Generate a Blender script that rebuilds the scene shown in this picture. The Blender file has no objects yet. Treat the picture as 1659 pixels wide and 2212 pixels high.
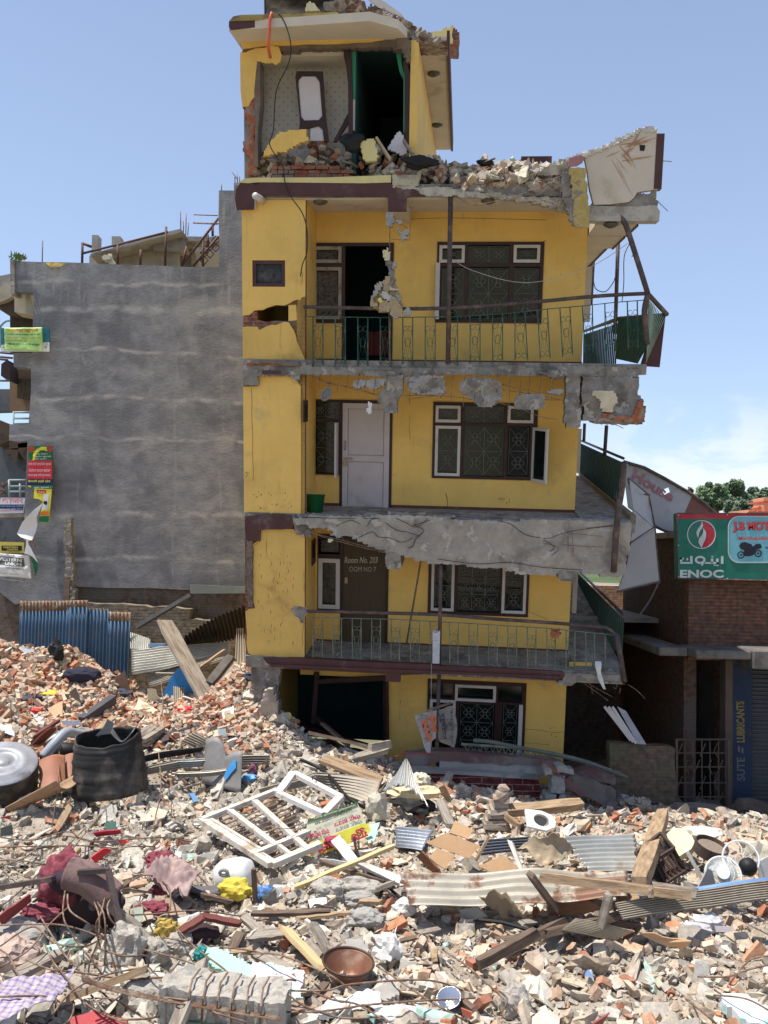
import bpy,bmesh,math,random
import numpy as np
from mathutils import Vector,Matrix,noise
from mathutils.geometry import tessellate_polygon
rnd=random.Random(7)
sc=bpy.context.scene
C=sc.collection
R=math.radians

# ------------------------------------------------------------------ camera, sky, sun, exposure
FPX,CX,CY=1912.0,829.5,1106.0 
PITCH,ROLL,EYE=R(2.5),0.02,4.8
_R0,_F0,_U0=Vector((1,0,0)),Vector((0,math.cos(PITCH),math.sin(PITCH))),Vector((0,-math.sin(PITCH),math.cos(PITCH)))
CR=_R0*math.cos(ROLL)+_U0*math.sin(ROLL)
CU=-_R0*math.sin(ROLL)+_U0*math.cos(ROLL)
CF=_F0
CAM=Vector((0,0,EYE))
cam=bpy.data.cameras.new('camera')
cam.sensor_fit='VERTICAL';cam.sensor_height=24;cam.lens=12/(CY/FPX)
cam.clip_end=6000;cam.clip_start=0.1
camo=bpy.data.objects.new('camera',cam);C.objects.link(camo)
camo.matrix_world=Matrix(((CR.x,CU.x,-CF.x,0),(CR.y,CU.y,-CF.y,0),(CR.z,CU.z,-CF.z,EYE),(0,0,0,1)))
sc.camera=camo

SUN=Vector((-0.30,-0.07,0.95)).normalized() 
world=bpy.data.worlds.new('World');sc.world=world;world.use_nodes=True
nt=world.node_tree
bg=nt.nodes['Background'];bg.inputs[1].default_value=0.13
sky=nt.nodes.new('ShaderNodeTexSky');sky.sky_type='NISHITA';sky.sun_disc=False
sky.sun_elevation=math.asin(SUN.z);sky.sun_rotation=math.atan2(SUN.x,SUN.y)
sky.altitude=1300;sky.air_density=1.0;sky.dust_density=1.4;sky.ozone_density=2.5
# thin clouds low on the right, laid out on the sky's own directions
tc=nt.nodes.new('ShaderNodeTexCoord');mp=nt.nodes.new('ShaderNodeMapping');mp.inputs['Scale'].default_value=(1,1,2.6)
ns=nt.nodes.new('ShaderNodeTexNoise');ns.inputs['Scale'].default_value=7.5;ns.inputs['Detail'].default_value=10;ns.inputs['Roughness'].default_value=.62;ns.inputs['Distortion'].default_value=.4
nt.links.new(tc.outputs['Generated'],mp.inputs[0]);nt.links.new(mp.outputs[0],ns.inputs[0])
sep=nt.nodes.new('ShaderNodeSeparateXYZ');nt.links.new(tc.outputs['Generated'],sep.inputs[0])
def mrange(nt,src,a,b,c=0,d=1):
 n=nt.nodes.new('ShaderNodeMapRange');n.interpolation_type='SMOOTHSTEP'
 nt.links.new(src,n.inputs[0]);n.inputs[1].default_value=a;n.inputs[2].default_value=b;n.inputs[3].default_value=c;n.inputs[4].default_value=d
 return n.outputs[0]
def mmath(nt,op,a,b):
 n=nt.nodes.new('ShaderNodeMath');n.operation=op
 for i,v in enumerate((a,b)):
  if isinstance(v,(int,float)):n.inputs[i].default_value=v
  else:nt.links.new(v,n.inputs[i])
 return n.outputs[0]
low=mrange(nt,sep.outputs[2],0.20,0.04)
side=mrange(nt,sep.outputs[0],0.16,0.34)
cl=mrange(nt,mmath(nt,'ADD',ns.outputs[0],mmath(nt,'MULTIPLY',low,0.16)),0.49,0.66)
cl=mmath(nt,'MULTIPLY',mmath(nt,'MULTIPLY',cl,mrange(nt,sep.outputs[2],0.205,0.08)),side)
hz=mrange(nt,sep.outputs[2],1.0,-0.02,0.10,0.42)
mx=nt.nodes.new('ShaderNodeMix');mx.data_type='RGBA'
tint=nt.nodes.new('ShaderNodeMix');tint.data_type='RGBA';tint.blend_type='MULTIPLY';tint.inputs[0].default_value=1
nt.links.new(sky.outputs[0],tint.inputs[6]);tint.inputs[7].default_value=(1.0,0.985,0.98,1)
hzm=nt.nodes.new('ShaderNodeMix');hzm.data_type='RGBA';nt.links.new(hz,hzm.inputs[0])
nt.links.new(tint.outputs[2],hzm.inputs[6]);hzm.inputs[7].default_value=(3.9,4.6,5.9,1)
nt.links.new(mmath(nt,'MULTIPLY',cl,0.75),mx.inputs[0]);nt.links.new(hzm.outputs[2],mx.inputs[6]);mx.inputs[7].default_value=(5.4,5.6,6.1,1)
nt.links.new(mx.outputs[2],bg.inputs[0])
sl=bpy.data.lights.new('sun','SUN');sl.energy=4.6;sl.angle=R(0.53);sl.color=(1,0.955,0.88)
so=bpy.data.objects.new('sun',sl);C.objects.link(so);so.rotation_euler=(-SUN).to_track_quat('-Z','Y').to_euler();so.location=(-8,-4,40)
sc.view_settings.view_transform='Standard';sc.view_settings.look='None';sc.view_settings.gamma=1
sc.view_settings.exposure=0.55
sc.render.film_transparent=False
sc.cycles.max_bounces=8;sc.cycles.diffuse_bounces=5

# ------------------------------------------------------------------ measuring helpers
ZM={'A':(474.4,0,.3268),'B':(813.2,244,.4085),'C':(501.5,366,.28594),'D':(515,779.3,.28594),'E':(881,779.3,.3513),
'F':(515,1138.5,.28594),'G':(813.2,1152,.3513),'H':(1219.8,935.2,.3431),'I':(0,379.5,.3268),'J':(0,881,.3268),
'K':(0,1287.6,.3513),'L':(0,1734.9,.3513),'M':(406.6,1558.7,.3268),'N':(813.2,1558.7,.3268),'O':(1184.6,1626.5,.28594),
'P':(542.2,1829.8,.38725),'X':(0,0,1),'Q':(1341.8,1328.3,.20838),'S':(1423.1,975.9,.1422),'T':(0,691.2,.08578),'U':(0,948.8,.14095)}
def px(k,x,y):
 a,b,s=ZM[k];return(a+x*s,b+y*s)
def ray(k,x,y):
 X,Y=px(k,x,y)
 return(CR*((X-CX)/FPX)+CU*((CY-Y)/FPX)+CF)
def at(k,x,y,Y): 
 d=ray(k,x,y);return CAM+d*(Y/d.y)
# ------------------------------------------------------------------ terrain
_ctl=[(0,1398,19),(110,1408,18.8),(200,1468,18.4),(290,1528,18),(350,1545,17.8),(430,1525,17.6),(490,1485,17.6),(535,1440,17.8),
(0,1480,17.7),(150,1500,17.4),(100,1560,16.6),(300,1572,16.6),(450,1570,16.5),(545,1530,17.0),(560,1600,16.0),
(50,1640,15.4),(250,1640,15.4),(450,1640,15.4),(620,1640,15.5),(700,1630,16.6),(830,1650,16.7),(950,1690,16.8),(1200,1720,16.8),(1350,1760,16.3),(1500,1765,16.8),(1650,1765,16.8),
(100,1740,13.8),(400,1740,14),(700,1740,14.2),(1000,1770,14.3),(1300,1785,14.3),(1600,1785,14.5),
(100,1850,12),(500,1850,12.2),(900,1850,12.4),(1300,1850,12.6),(1600,1850,12.6),(100,1950,10.6),(500,1950,10.7),(900,1950,10.8),(1300,1950,11),(1600,1950,11),
(100,2060,9.3),(500,2060,9.4),(900,2060,9.4),(1300,2060,9.6),(1600,2060,9.6),(0,2212,7.9),(500,2212,7.9),(900,2212,8),(1300,2212,8.1),(1659,2212,8.1)]
_cp=np.array([tuple(at('X',a,b,c))for a,b,c in _ctl]+
[(-9.5,20.5,2.2),(-6,20.6,0.9),(-4,20.6,.8),(-2.6,20.5,1.2),(0,21,.0),(4,21,-.2),(8,21,-.3),(12,17,-.1),(12,12,.3),(-12,19,2.9),(-12,14,1.2),(-10,9,.6),(8,7,.5),(-6,6.5,.55),(0,6,.5),(6,6,.5),(5,18.5,.0),(8,18.5,-.2),(1.5,19.5,.0)])
def hgt_np(X,Y):
 d=(X[:,None]-_cp[None,:,0])**2+(Y[:,None]-_cp[None,:,1])**2
 w=1/(d+0.16)**2
 return(w*_cp[None,:,2]).sum(1)/w.sum(1)
GX0,GX1,GY0,GY1,GS=-13.0,13.0,5.5,21.6,0.09
gnx,gny=int((GX1-GX0)/GS)+1,int((GY1-GY0)/GS)+1
_gx,_gy=np.meshgrid(np.linspace(GX0,GX1,gnx),np.linspace(GY0,GY1,gny))
_gz=hgt_np(_gx.ravel(),_gy.ravel()).reshape(gny,gnx)
_nz=np.array([noise.noise(Vector((x*.9,y*.9,3)))*.14+noise.noise(Vector((x*2.6,y*2.6,9)))*.07 for x,y in zip(_gx.ravel(),_gy.ravel())]).reshape(gny,gnx)
_gz=_gz+_nz
_in=(_gx>-2.1)&(_gx<3.9)&(_gy>17.15);_gz=np.where(_in,np.minimum(_gz,.25),_gz)
def H(x,y):
 fx=min(max((x-GX0)/(GX1-GX0)*(gnx-1),0),gnx-1.001);fy=min(max((y-GY0)/(GY1-GY0)*(gny-1),0),gny-1.001)
 i,j=int(fx),int(fy);a,b=fx-i,fy-j
 return float(_gz[j,i]*(1-a)*(1-b)+_gz[j,i+1]*a*(1-b)+_gz[j+1,i]*(1-a)*b+_gz[j+1,i+1]*a*b)
def G(k,x,y,h=0.0): 
 d=ray(k,x,y);d=d/d.y;t=6.0
 while t<30:
  p=CAM+d*t
  if p.z<H(p.x,p.y)+h:break
  t+=.04
 return p

# ------------------------------------------------------------------ mesh builder
ORG={}
class MB:
 def __init__(s):s.v=[];s.f=[];s.m=[];s.c=[]
 def add(s,vs,fs,m=0):
  o=len(s.v);s.v+=[Vector(q)for q in vs]
  for f in fs:s.f.append([i+o for i in f]);s.m.append(m)
  return s
 def box(s,a,b,m=0,mat=None,jit=0):
  x0,y0,z0=a;x1,y1,z1=b
  vs=[Vector(q)for q in((x0,y0,z0),(x1,y0,z0),(x1,y1,z0),(x0,y1,z0),(x0,y0,z1),(x1,y0,z1),(x1,y1,z1),(x0,y1,z1))]
  if jit:vs=[q+Vector((rnd.uniform(-jit,jit),rnd.uniform(-jit,jit),rnd.uniform(-jit,jit)))for q in vs]
  if mat is not None:vs=[mat@q for q in vs]
  return s.add(vs,[(0,3,2,1),(4,5,6,7),(0,1,5,4),(1,2,6,5),(2,3,7,6),(3,0,4,7)],m)
 def hexa(s,v8,m=0):return s.add(v8,[(0,3,2,1),(4,5,6,7),(0,1,5,4),(1,2,6,5),(2,3,7,6),(3,0,4,7)],m)
 def beam(s,p,q,w,h,up=Vector((0,0,1)),m=0):
  p,q=Vector(p),Vector(q);x=(q-p).normalized();y=up.cross(x)
  if y.length<1e-4:y=Vector((0,1,0)).cross(x)
  y.normalize();z=x.cross(y)
  o=[(-1,-1),(1,-1),(1,1),(-1,1)]
  vs=[e+y*(a*w/2)+z*(b*h/2)for e in(p,q)for a,b in o]
  return s.add(vs,[(0,1,2,3),(7,6,5,4),(0,4,5,1),(1,5,6,2),(2,6,7,3),(3,7,4,0)],m)
 def tube(s,pts,r,n=6,m=0,closed=False,r1=None):
  pts=[Vector(q)for q in pts];L=len(pts);rings=[];prev=None
  for i,q in enumerate(pts):
   if closed:t=pts[(i+1)%L]-pts[i-1]
   else:t=pts[min(i+1,L-1)]-pts[max(i-1,0)]
   if t.length<1e-9:t=Vector((0,0,1))
   t.normalize()
   if prev is None:a=t.orthogonal().normalized()
   else:
    a=prev-t*prev.dot(t)
    if a.length<1e-6:a=t.orthogonal()
    a.normalize()
   prev=a;b=t.cross(a);rr=r if r1 is None else r+(r1-r)*i/max(L-1,1)
   rings.append([q+(a*math.cos(2*math.pi*k/n)+b*math.sin(2*math.pi*k/n))*rr for k in range(n)])
  vs=[v for g in rings for v in g];fs=[]
  for i in range(L if closed else L-1):
   j=(i+1)%L
   for k in range(n):fs.append((i*n+k,i*n+(k+1)%n,j*n+(k+1)%n,j*n+k))
  if not closed:fs+=[tuple(range(n))[::-1],tuple((L-1)*n+k for k in range(n))]
  return s.add(vs,fs,m)
 def lathe(s,prof,n=32,mat=None,m=0,a0=0,a1=2*math.pi,fn=None):
  full=abs(a1-a0-2*math.pi)<1e-6;cols=n if full else n+1;vs=[];fs=[]
  for i in range(cols):
   a=a0+(a1-a0)*i/n
   for j,(r,z)in enumerate(prof):
    q=Vector((r*math.cos(a),r*math.sin(a),z))
    if fn:q=fn(q,a,j)
    vs.append(mat@q if mat is not None else q)
  P=len(prof)
  for i in range(n):
   i2=(i+1)%cols
   for j in range(P-1):fs.append((i*P+j,i2*P+j,i2*P+j+1,i*P+j+1))
  return s.add(vs,fs,m)
 def poly(s,outer,holes,f3,t0,t1,m=0,side=True): 
  loops=[outer]+list(holes);flat=[q for l in loops for q in l]
  tri=tessellate_polygon([[Vector((q[0],q[1],0))for q in l]for l in loops])
  N=len(flat);vs=[f3(q[0],q[1],t0)for q in flat]+[f3(q[0],q[1],t1)for q in flat]
  fs=[tuple(t)for t in tri]+[tuple(i+N for i in t)[::-1]for t in tri];o=0
  if side:
   for l in loops:
    n=len(l)
    for i in range(n):fs.append((o+i,o+(i+1)%n,N+o+(i+1)%n,N+o+i))
    o+=n
  return s.add(vs,fs,m)
 def grid(s,fn,nu,nv,m=0):
  vs=[fn(i/nu,j/nv)for j in range(nv+1)for i in range(nu+1)]
  fs=[(j*(nu+1)+i,j*(nu+1)+i+1,(j+1)*(nu+1)+i+1,(j+1)*(nu+1)+i)for j in range(nv)for i in range(nu)]
  return s.add(vs,fs,m)
 def blob(s,c,r,seed=0,amp=.25,sub=3,f=1.5,m=0,sq=(1,1,1),rot=None,flat=None):
  bm=bmesh.new();bmesh.ops.create_icosphere(bm,subdivisions=sub,radius=1);vs=[]
  for v in bm.verts:
   q=v.co.copy();n=.8*noise.noise(q*f+Vector((seed*7.3,seed,0)))+.22*abs(noise.noise(q*f*2.2+Vector((seed,3.1,0))))*2+.09*noise.noise(q*f*4.5+Vector((0,seed,5)))-.1
   q=q*(1+min(amp,.38)*n*1.5);q=Vector((q.x*sq[0],q.y*sq[1],q.z*sq[2]))*r
   if flat is not None:q.z=max(q.z,-flat*r)
   if rot is not None:q=rot@q
   vs.append(q+Vector(c))
  fs=[[v.index for v in f_.verts]for f_ in bm.faces];bm.free()
  return s.add(vs,fs,m)

def tag(o,label=None,cat=None,group=None,kind=None):
 if label:o['label']=label
 if cat:o['category']=cat
 if group:o['group']=group
 if kind:o['kind']=kind
 return o
def obj(name,mb,mat,parent=None,smooth=False,solid=None,bevel=None,fix=False):
 me=bpy.data.meshes.new(name)
 if parent is None:
  lo=Vector([min(v[i]for v in mb.v)for i in range(3)]);hi=Vector([max(v[i]for v in mb.v)for i in range(3)])
  org=Vector(((lo.x+hi.x)/2,(lo.y+hi.y)/2,lo.z))
 else:org=ORG.get(parent.name,Vector((0,0,0)))
 me.from_pydata([v-org for v in mb.v],[],mb.f);me.validate()
 for mm in(mat if isinstance(mat,(list,tuple))else[mat]):me.materials.append(mm)
 if len(me.polygons)==len(mb.m):me.polygons.foreach_set('material_index',mb.m)
 if smooth:me.polygons.foreach_set('use_smooth',[True]*len(me.polygons))
 if fix or solid:
  bm=bmesh.new();bm.from_mesh(me);bmesh.ops.recalc_face_normals(bm,faces=bm.faces);bm.to_mesh(me);bm.free()
 o=bpy.data.objects.new(name,me);C.objects.link(o)
 if parent is None:o.location=org;ORG[o.name]=org
 else:o.parent=parent;ORG[o.name]=org
 if bevel:b=o.modifiers.new('bevel','BEVEL');b.width=bevel;b.segments=1;b.limit_method='ANGLE'
 if solid:b=o.modifiers.new('solid','SOLIDIFY');b.thickness=solid;b.offset=0
 return o
def thing(name,label,cat,loc,group=None):
 o=bpy.data.objects.new(name,None);C.objects.link(o);o.location=loc;o.empty_display_size=.2
 ORG[o.name]=Vector(loc);return tag(o,label,cat,group)
def copy_obj(o,parent=None):
 c=o.copy();C.objects.link(c)
 if parent:c.parent=parent
 ORG[c.name]=ORG.get(o.name,Vector());return c

def smooth_path(pts,n=6):
 pts=[Vector(p)for p in pts];out=[]
 for i in range(len(pts)-1):
  p0=pts[max(i-1,0)];p1=pts[i];p2=pts[i+1];p3=pts[min(i+2,len(pts)-1)]
  for k in range(n):
   t=k/n
   out.append(.5*((2*p1)+(-p0+p2)*t+(2*p0-5*p1+4*p2-p3)*t*t+(-p0+3*p1-3*p2+p3)*t**3))
 return out+[pts[-1]]
def ragged(pts,step=.12,amp=.04,closed=True): 
 out=[];L=len(pts)
 for i in range(L if closed else L-1):
  a=Vector(pts[i][:2]).to_3d();b=Vector(pts[(i+1)%L][:2]).to_3d();n=max(1,int((b-a).length/step));d=(b-a).normalized();e=Vector((-d.y,d.x,0))
  for k in range(n):
   q=a.lerp(b,k/n)+(e*rnd.uniform(-amp,amp)if k else Vector());out.append((q.x,q.y))
 return out
def text_mb(body,off=.0,ext=0.0):
 c=bpy.data.curves.new('lettering','FONT');c.body=body;c.size=1;c.offset=off;c.extrude=ext;c.resolution_u=3
 o=bpy.data.objects.new('lettering',c);C.objects.link(o)
 dg=bpy.context.evaluated_depsgraph_get();me=bpy.data.meshes.new_from_object(o.evaluated_get(dg))
 vs=[v.co.copy()for v in me.vertices];fs=[tuple(p.vertices)for p in me.polygons]
 bpy.data.objects.remove(o);bpy.data.curves.remove(c);bpy.data.meshes.remove(me);return vs,fs
def put_text(mb,body,q00,q10,q01,box=(0,0,1,1),off=.01,lift=.006,m=0,warp=None,shear=0):
 """stretch the words over the box (u0, v0, u1, v1) of the board whose corner is q00, bottom edge to q10, left edge to q01"""
 vs,fs=text_mb(body,off)
 if not vs:return
 x0=min(v.x for v in vs);x1=max(v.x for v in vs);y0=min(v.y for v in vs);y1=max(v.y for v in vs)
 ex,ey=(q10-q00),(q01-q00);n=ex.cross(ey).normalized()
 out=[]
 for v in vs:
  a=(v.x-x0)/(x1-x0);b=(v.y-y0)/(y1-y0)
  a+=shear*(b-.5)
  u=box[0]+(box[2]-box[0])*a;w=box[1]+(box[3]-box[1])*b
  out.append(warp(u,w)if warp else q00+ex*u+ey*w+n*lift)
 mb.add(out,fs,m)

# ------------------------------------------------------------------ materials
MATS={}
def mat(name,col,rough=.8,var=.14,vs=3.0,col2=None,s2=1.4,thr=(.5,.62),bump=.25,bs=40,metal=0,stretch=None,streak=None,spec=.3,world_co=False,col3=None,s3=6,thr3=(.58,.62)):
 if name in MATS:return MATS[name]
 m=bpy.data.materials.new(name);m.use_nodes=True;t=m.node_tree;b=t.nodes['Principled BSDF'];L=t.links
 b.inputs['Roughness'].default_value=rough;b.inputs['Metallic'].default_value=metal;b.inputs['Specular IOR Level'].default_value=spec
 if world_co:co=t.nodes.new('ShaderNodeNewGeometry').outputs['Position']
 else:co=t.nodes.new('ShaderNodeTexCoord').outputs['Object']
 if stretch:
  mpn=t.nodes.new('ShaderNodeMapping');mpn.inputs['Scale'].default_value=stretch;L.new(co,mpn.inputs[0]);cs=mpn.outputs[0]
 else:cs=co
 def nz(scale,c,det=6,ro=.6,dist=0):
  n=t.nodes.new('ShaderNodeTexNoise');n.inputs['Scale'].default_value=scale;n.inputs['Detail'].default_value=det;n.inputs['Roughness'].default_value=ro;n.inputs['Distortion'].default_value=dist;L.new(c,n.inputs[0]);return n.outputs[0]
 def mix(fac,a,bcol):
  n=t.nodes.new('ShaderNodeMix');n.data_type='RGBA';L.new(fac,n.inputs[0])
  for i,v in((6,a),(7,bcol)):
   if isinstance(v,tuple):n.inputs[i].default_value=(*v,1)
   else:L.new(v,n.inputs[i])
  return n.outputs[2]
 c=tuple(col)
 cur=mix(mrange(t,nz(vs,cs),.25,.75),tuple(max(0,v*(1-var))for v in c),tuple(v*(1+var)for v in c))
 if col2:cur=mix(mrange(t,nz(s2,cs,9,.65,.3),*thr),cur,tuple(col2))
 if col3:cur=mix(mrange(t,nz(s3,co,5,.6,.5),*thr3),cur,tuple(col3))
 if streak:
  mpn=t.nodes.new('ShaderNodeMapping');mpn.inputs['Scale'].default_value=(9,9,.8);L.new(co,mpn.inputs[0])
  cur=mix(mmath(t,'MULTIPLY',mrange(t,nz(1.5,mpn.outputs[0],8,.7),.55,.8),streak[1]),cur,tuple(streak[0]))
 L.new(cur,b.inputs['Base Color'])
 if bump:
  bn=t.nodes.new('ShaderNodeBump');bn.inputs['Strength'].default_value=bump;bn.inputs['Distance'].default_value=.02
  L.new(nz(bs,cs,8,.7),bn.inputs['Height']);L.new(bn.outputs[0],b.inputs['Normal'])
 MATS[name]=m;return m
def brickmat(name,c1,c2,mortar,sx=1.0,scale=1.0,dirt=None,bump=.8,coord='Object',msize=.012,thr=(.5,.62)):
 if name in MATS:return MATS[name]
 m=bpy.data.materials.new(name);m.use_nodes=True;t=m.node_tree;b=t.nodes['Principled BSDF'];L=t.links;b.inputs['Roughness'].default_value=.9;b.inputs['Specular IOR Level'].default_value=.2
 co=t.nodes.new('ShaderNodeTexCoord').outputs[coord];s=t.nodes.new('ShaderNodeSeparateXYZ');L.new(co,s.inputs[0])
 wn=t.nodes.new('ShaderNodeTexNoise');wn.inputs['Scale'].default_value=2.2;wn.inputs['Detail'].default_value=5;L.new(co,wn.inputs[0])
 cb=t.nodes.new('ShaderNodeCombineXYZ');L.new(mmath(t,'ADD',s.outputs[0],s.outputs[1]),cb.inputs[0])
 L.new(mmath(t,'ADD',s.outputs[2],mmath(t,'MULTIPLY',wn.outputs[0],.05)),cb.inputs[1])
 bt=t.nodes.new('ShaderNodeTexBrick');L.new(cb.outputs[0],bt.inputs[0]);bt.inputs['Color1'].default_value=(*c1,1);bt.inputs['Color2'].default_value=(*c2,1);bt.inputs['Mortar'].default_value=(*mortar,1)
 bt.inputs['Scale'].default_value=1;bt.inputs['Brick Width'].default_value=.24*scale;bt.inputs['Row Height'].default_value=.072*scale;bt.inputs['Mortar Size'].default_value=msize*scale;bt.inputs['Mortar Smooth'].default_value=.3;bt.inputs['Bias'].default_value=-.1
 n2=t.nodes.new('ShaderNodeTexNoise');n2.inputs['Scale'].default_value=1.3;n2.inputs['Detail'].default_value=9;n2.inputs['Roughness'].default_value=.68;L.new(co,n2.inputs[0])
 n3=t.nodes.new('ShaderNodeTexNoise');n3.inputs['Scale'].default_value=9;n3.inputs['Detail'].default_value=6;L.new(co,n3.inputs[0])
 mv=t.nodes.new('ShaderNodeMix');mv.data_type='RGBA';mv.blend_type='MULTIPLY';mv.inputs[0].default_value=1;L.new(bt.outputs[0],mv.inputs[6])
 cr=t.nodes.new('ShaderNodeCombineColor');vv=mrange(t,n3.outputs[0],.2,.8,.55,1.35)
 for i in range(3):L.new(vv,cr.inputs[i])
 L.new(cr.outputs[0],mv.inputs[7]);cur=mv.outputs[2]
 if dirt:
  md=t.nodes.new('ShaderNodeMix');md.data_type='RGBA';L.new(mrange(t,n2.outputs[0],*thr),md.inputs[0]);L.new(cur,md.inputs[6]);md.inputs[7].default_value=(*dirt,1);cur=md.outputs[2]
 L.new(cur,b.inputs['Base Color'])
 hb=mmath(t,'ADD',mmath(t,'MULTIPLY',bt.outputs[1],-1),mmath(t,'MULTIPLY',n3.outputs[0],.7))
 bn=t.nodes.new('ShaderNodeBump');bn.inputs['Strength'].default_value=bump;bn.inputs['Distance'].default_value=.02;L.new(hb,bn.inputs['Height']);L.new(bn.outputs[0],b.inputs['Normal'])
 MATS[name]=m;return m
def wallpaper(name): 
 m=mat(name,(.60,.57,.53),.85,.10,2,(.42,.39,.35),.9,(.55,.75),.1,20);t=m.node_tree;b=t.nodes['Principled BSDF'];L=t.links
 co=t.nodes.new('ShaderNodeTexCoord').outputs['Object'];mp_=t.nodes.new('ShaderNodeMapping');mp_.inputs['Rotation'].default_value=(0,R(45),0);mp_.inputs['Scale'].default_value=(9,0.001,9);L.new(co,mp_.inputs[0])
 v=t.nodes.new('ShaderNodeTexVoronoi');v.inputs['Randomness'].default_value=0;v.inputs['Scale'].default_value=1;L.new(mp_.outputs[0],v.inputs[0])
 f=mrange(t,v.outputs[0],.16,.10);n=t.nodes.new('ShaderNodeMix');n.data_type='RGBA';L.new(f,n.inputs[0])
 L.new(b.inputs['Base Color'].links[0].from_socket,n.inputs[6]);n.inputs[7].default_value=(.36,.30,.22,1);L.new(n.outputs[2],b.inputs['Base Color']);return m
def tintmat(name,rough=.9,bump=.7,bs=55,var=.25):
 m=bpy.data.materials.new(name);m.use_nodes=True;t=m.node_tree;b=t.nodes['Principled BSDF'];L=t.links;b.inputs['Roughness'].default_value=rough;b.inputs['Specular IOR Level'].default_value=.2
 a=t.nodes.new('ShaderNodeAttribute');a.attribute_name='Tint';co=t.nodes.new('ShaderNodeTexCoord').outputs['Object']
 n=t.nodes.new('ShaderNodeTexNoise');n.inputs['Scale'].default_value=14;n.inputs['Detail'].default_value=7;n.inputs['Roughness'].default_value=.7;L.new(co,n.inputs[0])
 vv=mrange(t,n.outputs[0],.3,.7,1-var,1+var);cr=t.nodes.new('ShaderNodeCombineColor')
 for i in range(3):L.new(vv,cr.inputs[i])
 mv=t.nodes.new('ShaderNodeMix');mv.data_type='RGBA';mv.blend_type='MULTIPLY';mv.inputs[0].default_value=1;L.new(a.outputs[0],mv.inputs[6]);L.new(cr.outputs[0],mv.inputs[7])
 # dust lying over parts of each piece
 n4=t.nodes.new('ShaderNodeTexNoise');n4.inputs['Scale'].default_value=7;n4.inputs['Detail'].default_value=8;L.new(co,n4.inputs[0])
 du=t.nodes.new('ShaderNodeMix');du.data_type='RGBA';L.new(mrange(t,n4.outputs[0],.5,.75,0,.75),du.inputs[0]);L.new(mv.outputs[2],du.inputs[6]);du.inputs[7].default_value=(.46,.41,.35,1)
 L.new(du.outputs[2],b.inputs['Base Color'])
 n2=t.nodes.new('ShaderNodeTexNoise');n2.inputs['Scale'].default_value=bs;n2.inputs['Detail'].default_value=6;n2.inputs['Roughness'].default_value=.75;L.new(co,n2.inputs[0])
 bn=t.nodes.new('ShaderNodeBump');bn.inputs['Strength'].default_value=bump;bn.inputs['Distance'].default_value=.015;L.new(n2.outputs[0],bn.inputs['Height']);L.new(bn.outputs[0],b.inputs['Normal'])
 return m
YEL=mat('yellow_paint',(.80,.515,.14),.75,.09,1.1,(.60,.38,.12),1.0,(.50,.78),.14,25,streak=((.24,.15,.06),.38),col3=(.58,.42,.17),s3=2.2,thr3=(.55,.8))
YEL2=mat('weathered_yellow_paint',(.70,.455,.125),.78,.1,1.3,(.50,.31,.09),1.4,(.5,.75),.15,25,streak=((.10,.06,.03),.65))
CREAM=mat('cream_paint',(.62,.55,.44),.8,.08,1.5,(.42,.36,.28),1.3,(.55,.75),.15,25)
MAR=mat('maroon_paint',(.085,.036,.036),.6,.18,2.5,(.17,.12,.11),1.8,(.58,.75),.2,30)
WOODM=mat('maroon_wood',(.045,.020,.018),.5,.2,4,None,bump=.15)
WHITE=mat('white_paint',(.56,.52,.49),.55,.08,3,(.38,.33,.29),2.5,(.58,.75),.1,20)
CONC=mat('broken_concrete',(.27,.245,.215),.95,.25,4,(.15,.135,.12),2.2,(.48,.62),1.0,22,col3=(.40,.37,.33),s3=5)
CONCL=mat('plain_concrete',(.33,.31,.28),.9,.2,2.2,(.20,.185,.165),1.5,(.5,.68),.35,30)
BRK=brickmat('old_brick',(.30,.085,.04),(.22,.07,.04),(.22,.19,.16),dirt=(.20,.17,.14),thr=(.5,.66))
GLASS=mat('dark_glass',(.008,.012,.011),.08,.3,3,bump=.02,spec=.6)
GRILLE=mat('grey_green_grille_paint',(.15,.16,.14),.6,.1,6,bump=0)
GREEN=mat('green_railing_paint',(.02,.085,.06),.5,.2,5,(.16,.15,.12),5,(.5,.68),.1,60)
GREEND=mat('dusty_green_railing_paint',(.11,.15,.11),.6,.25,5,(.22,.20,.16),5,(.45,.65),.1,60)
PIPE=mat('brown_steel_pipe',(.075,.055,.05),.5,.25,5,(.16,.10,.08),7,(.5,.65),.1,60)
REB=mat('rusty_rebar',(.17,.095,.06),.8,.35,9,(.26,.2,.15),12,(.45,.6),.3,90)
DARKIN=mat('shaded_green_room_paint',(.02,.06,.065),.7,.2,1,bump=.1)
BLACK=mat('black_rubber',(.012,.012,.012),.6,.2,5,bump=.1)
GALV=mat('galvanised_sheet',(.42,.41,.37),.42,.2,2.0,(.30,.20,.12),1.7,(.56,.72),.15,50,metal=.35,spec=.5)
GALVR=mat('rusty_sheet',(.40,.36,.29),.5,.2,2.0,(.21,.115,.075),1.9,(.52,.60),.2,50,metal=.25)
GALVD=mat('dull_dusty_sheet',(.36,.31,.24),.7,.2,2.0,(.22,.15,.10),1.9,(.52,.68),.2,50,metal=.1)
WOOD=mat('old_timber',(.36,.25,.15),.8,.3,4,(.20,.13,.08),3,(.48,.65),.5,22,stretch=(.6,5,5))
WOODD=mat('dark_timber',(.15,.105,.075),.8,.3,4,(.08,.055,.04),3,(.48,.65),.5,22,stretch=(.6,5,5))
WOODG=mat('weathered_grey_timber',(.30,.26,.21),.85,.3,4,(.18,.14,.11),3,(.48,.65),.5,22,stretch=(.6,5,5))
PLY=mat('plywood',(.55,.34,.18),.7,.12,2,(.42,.25,.13),3,(.5,.7),.2,30)
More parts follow.
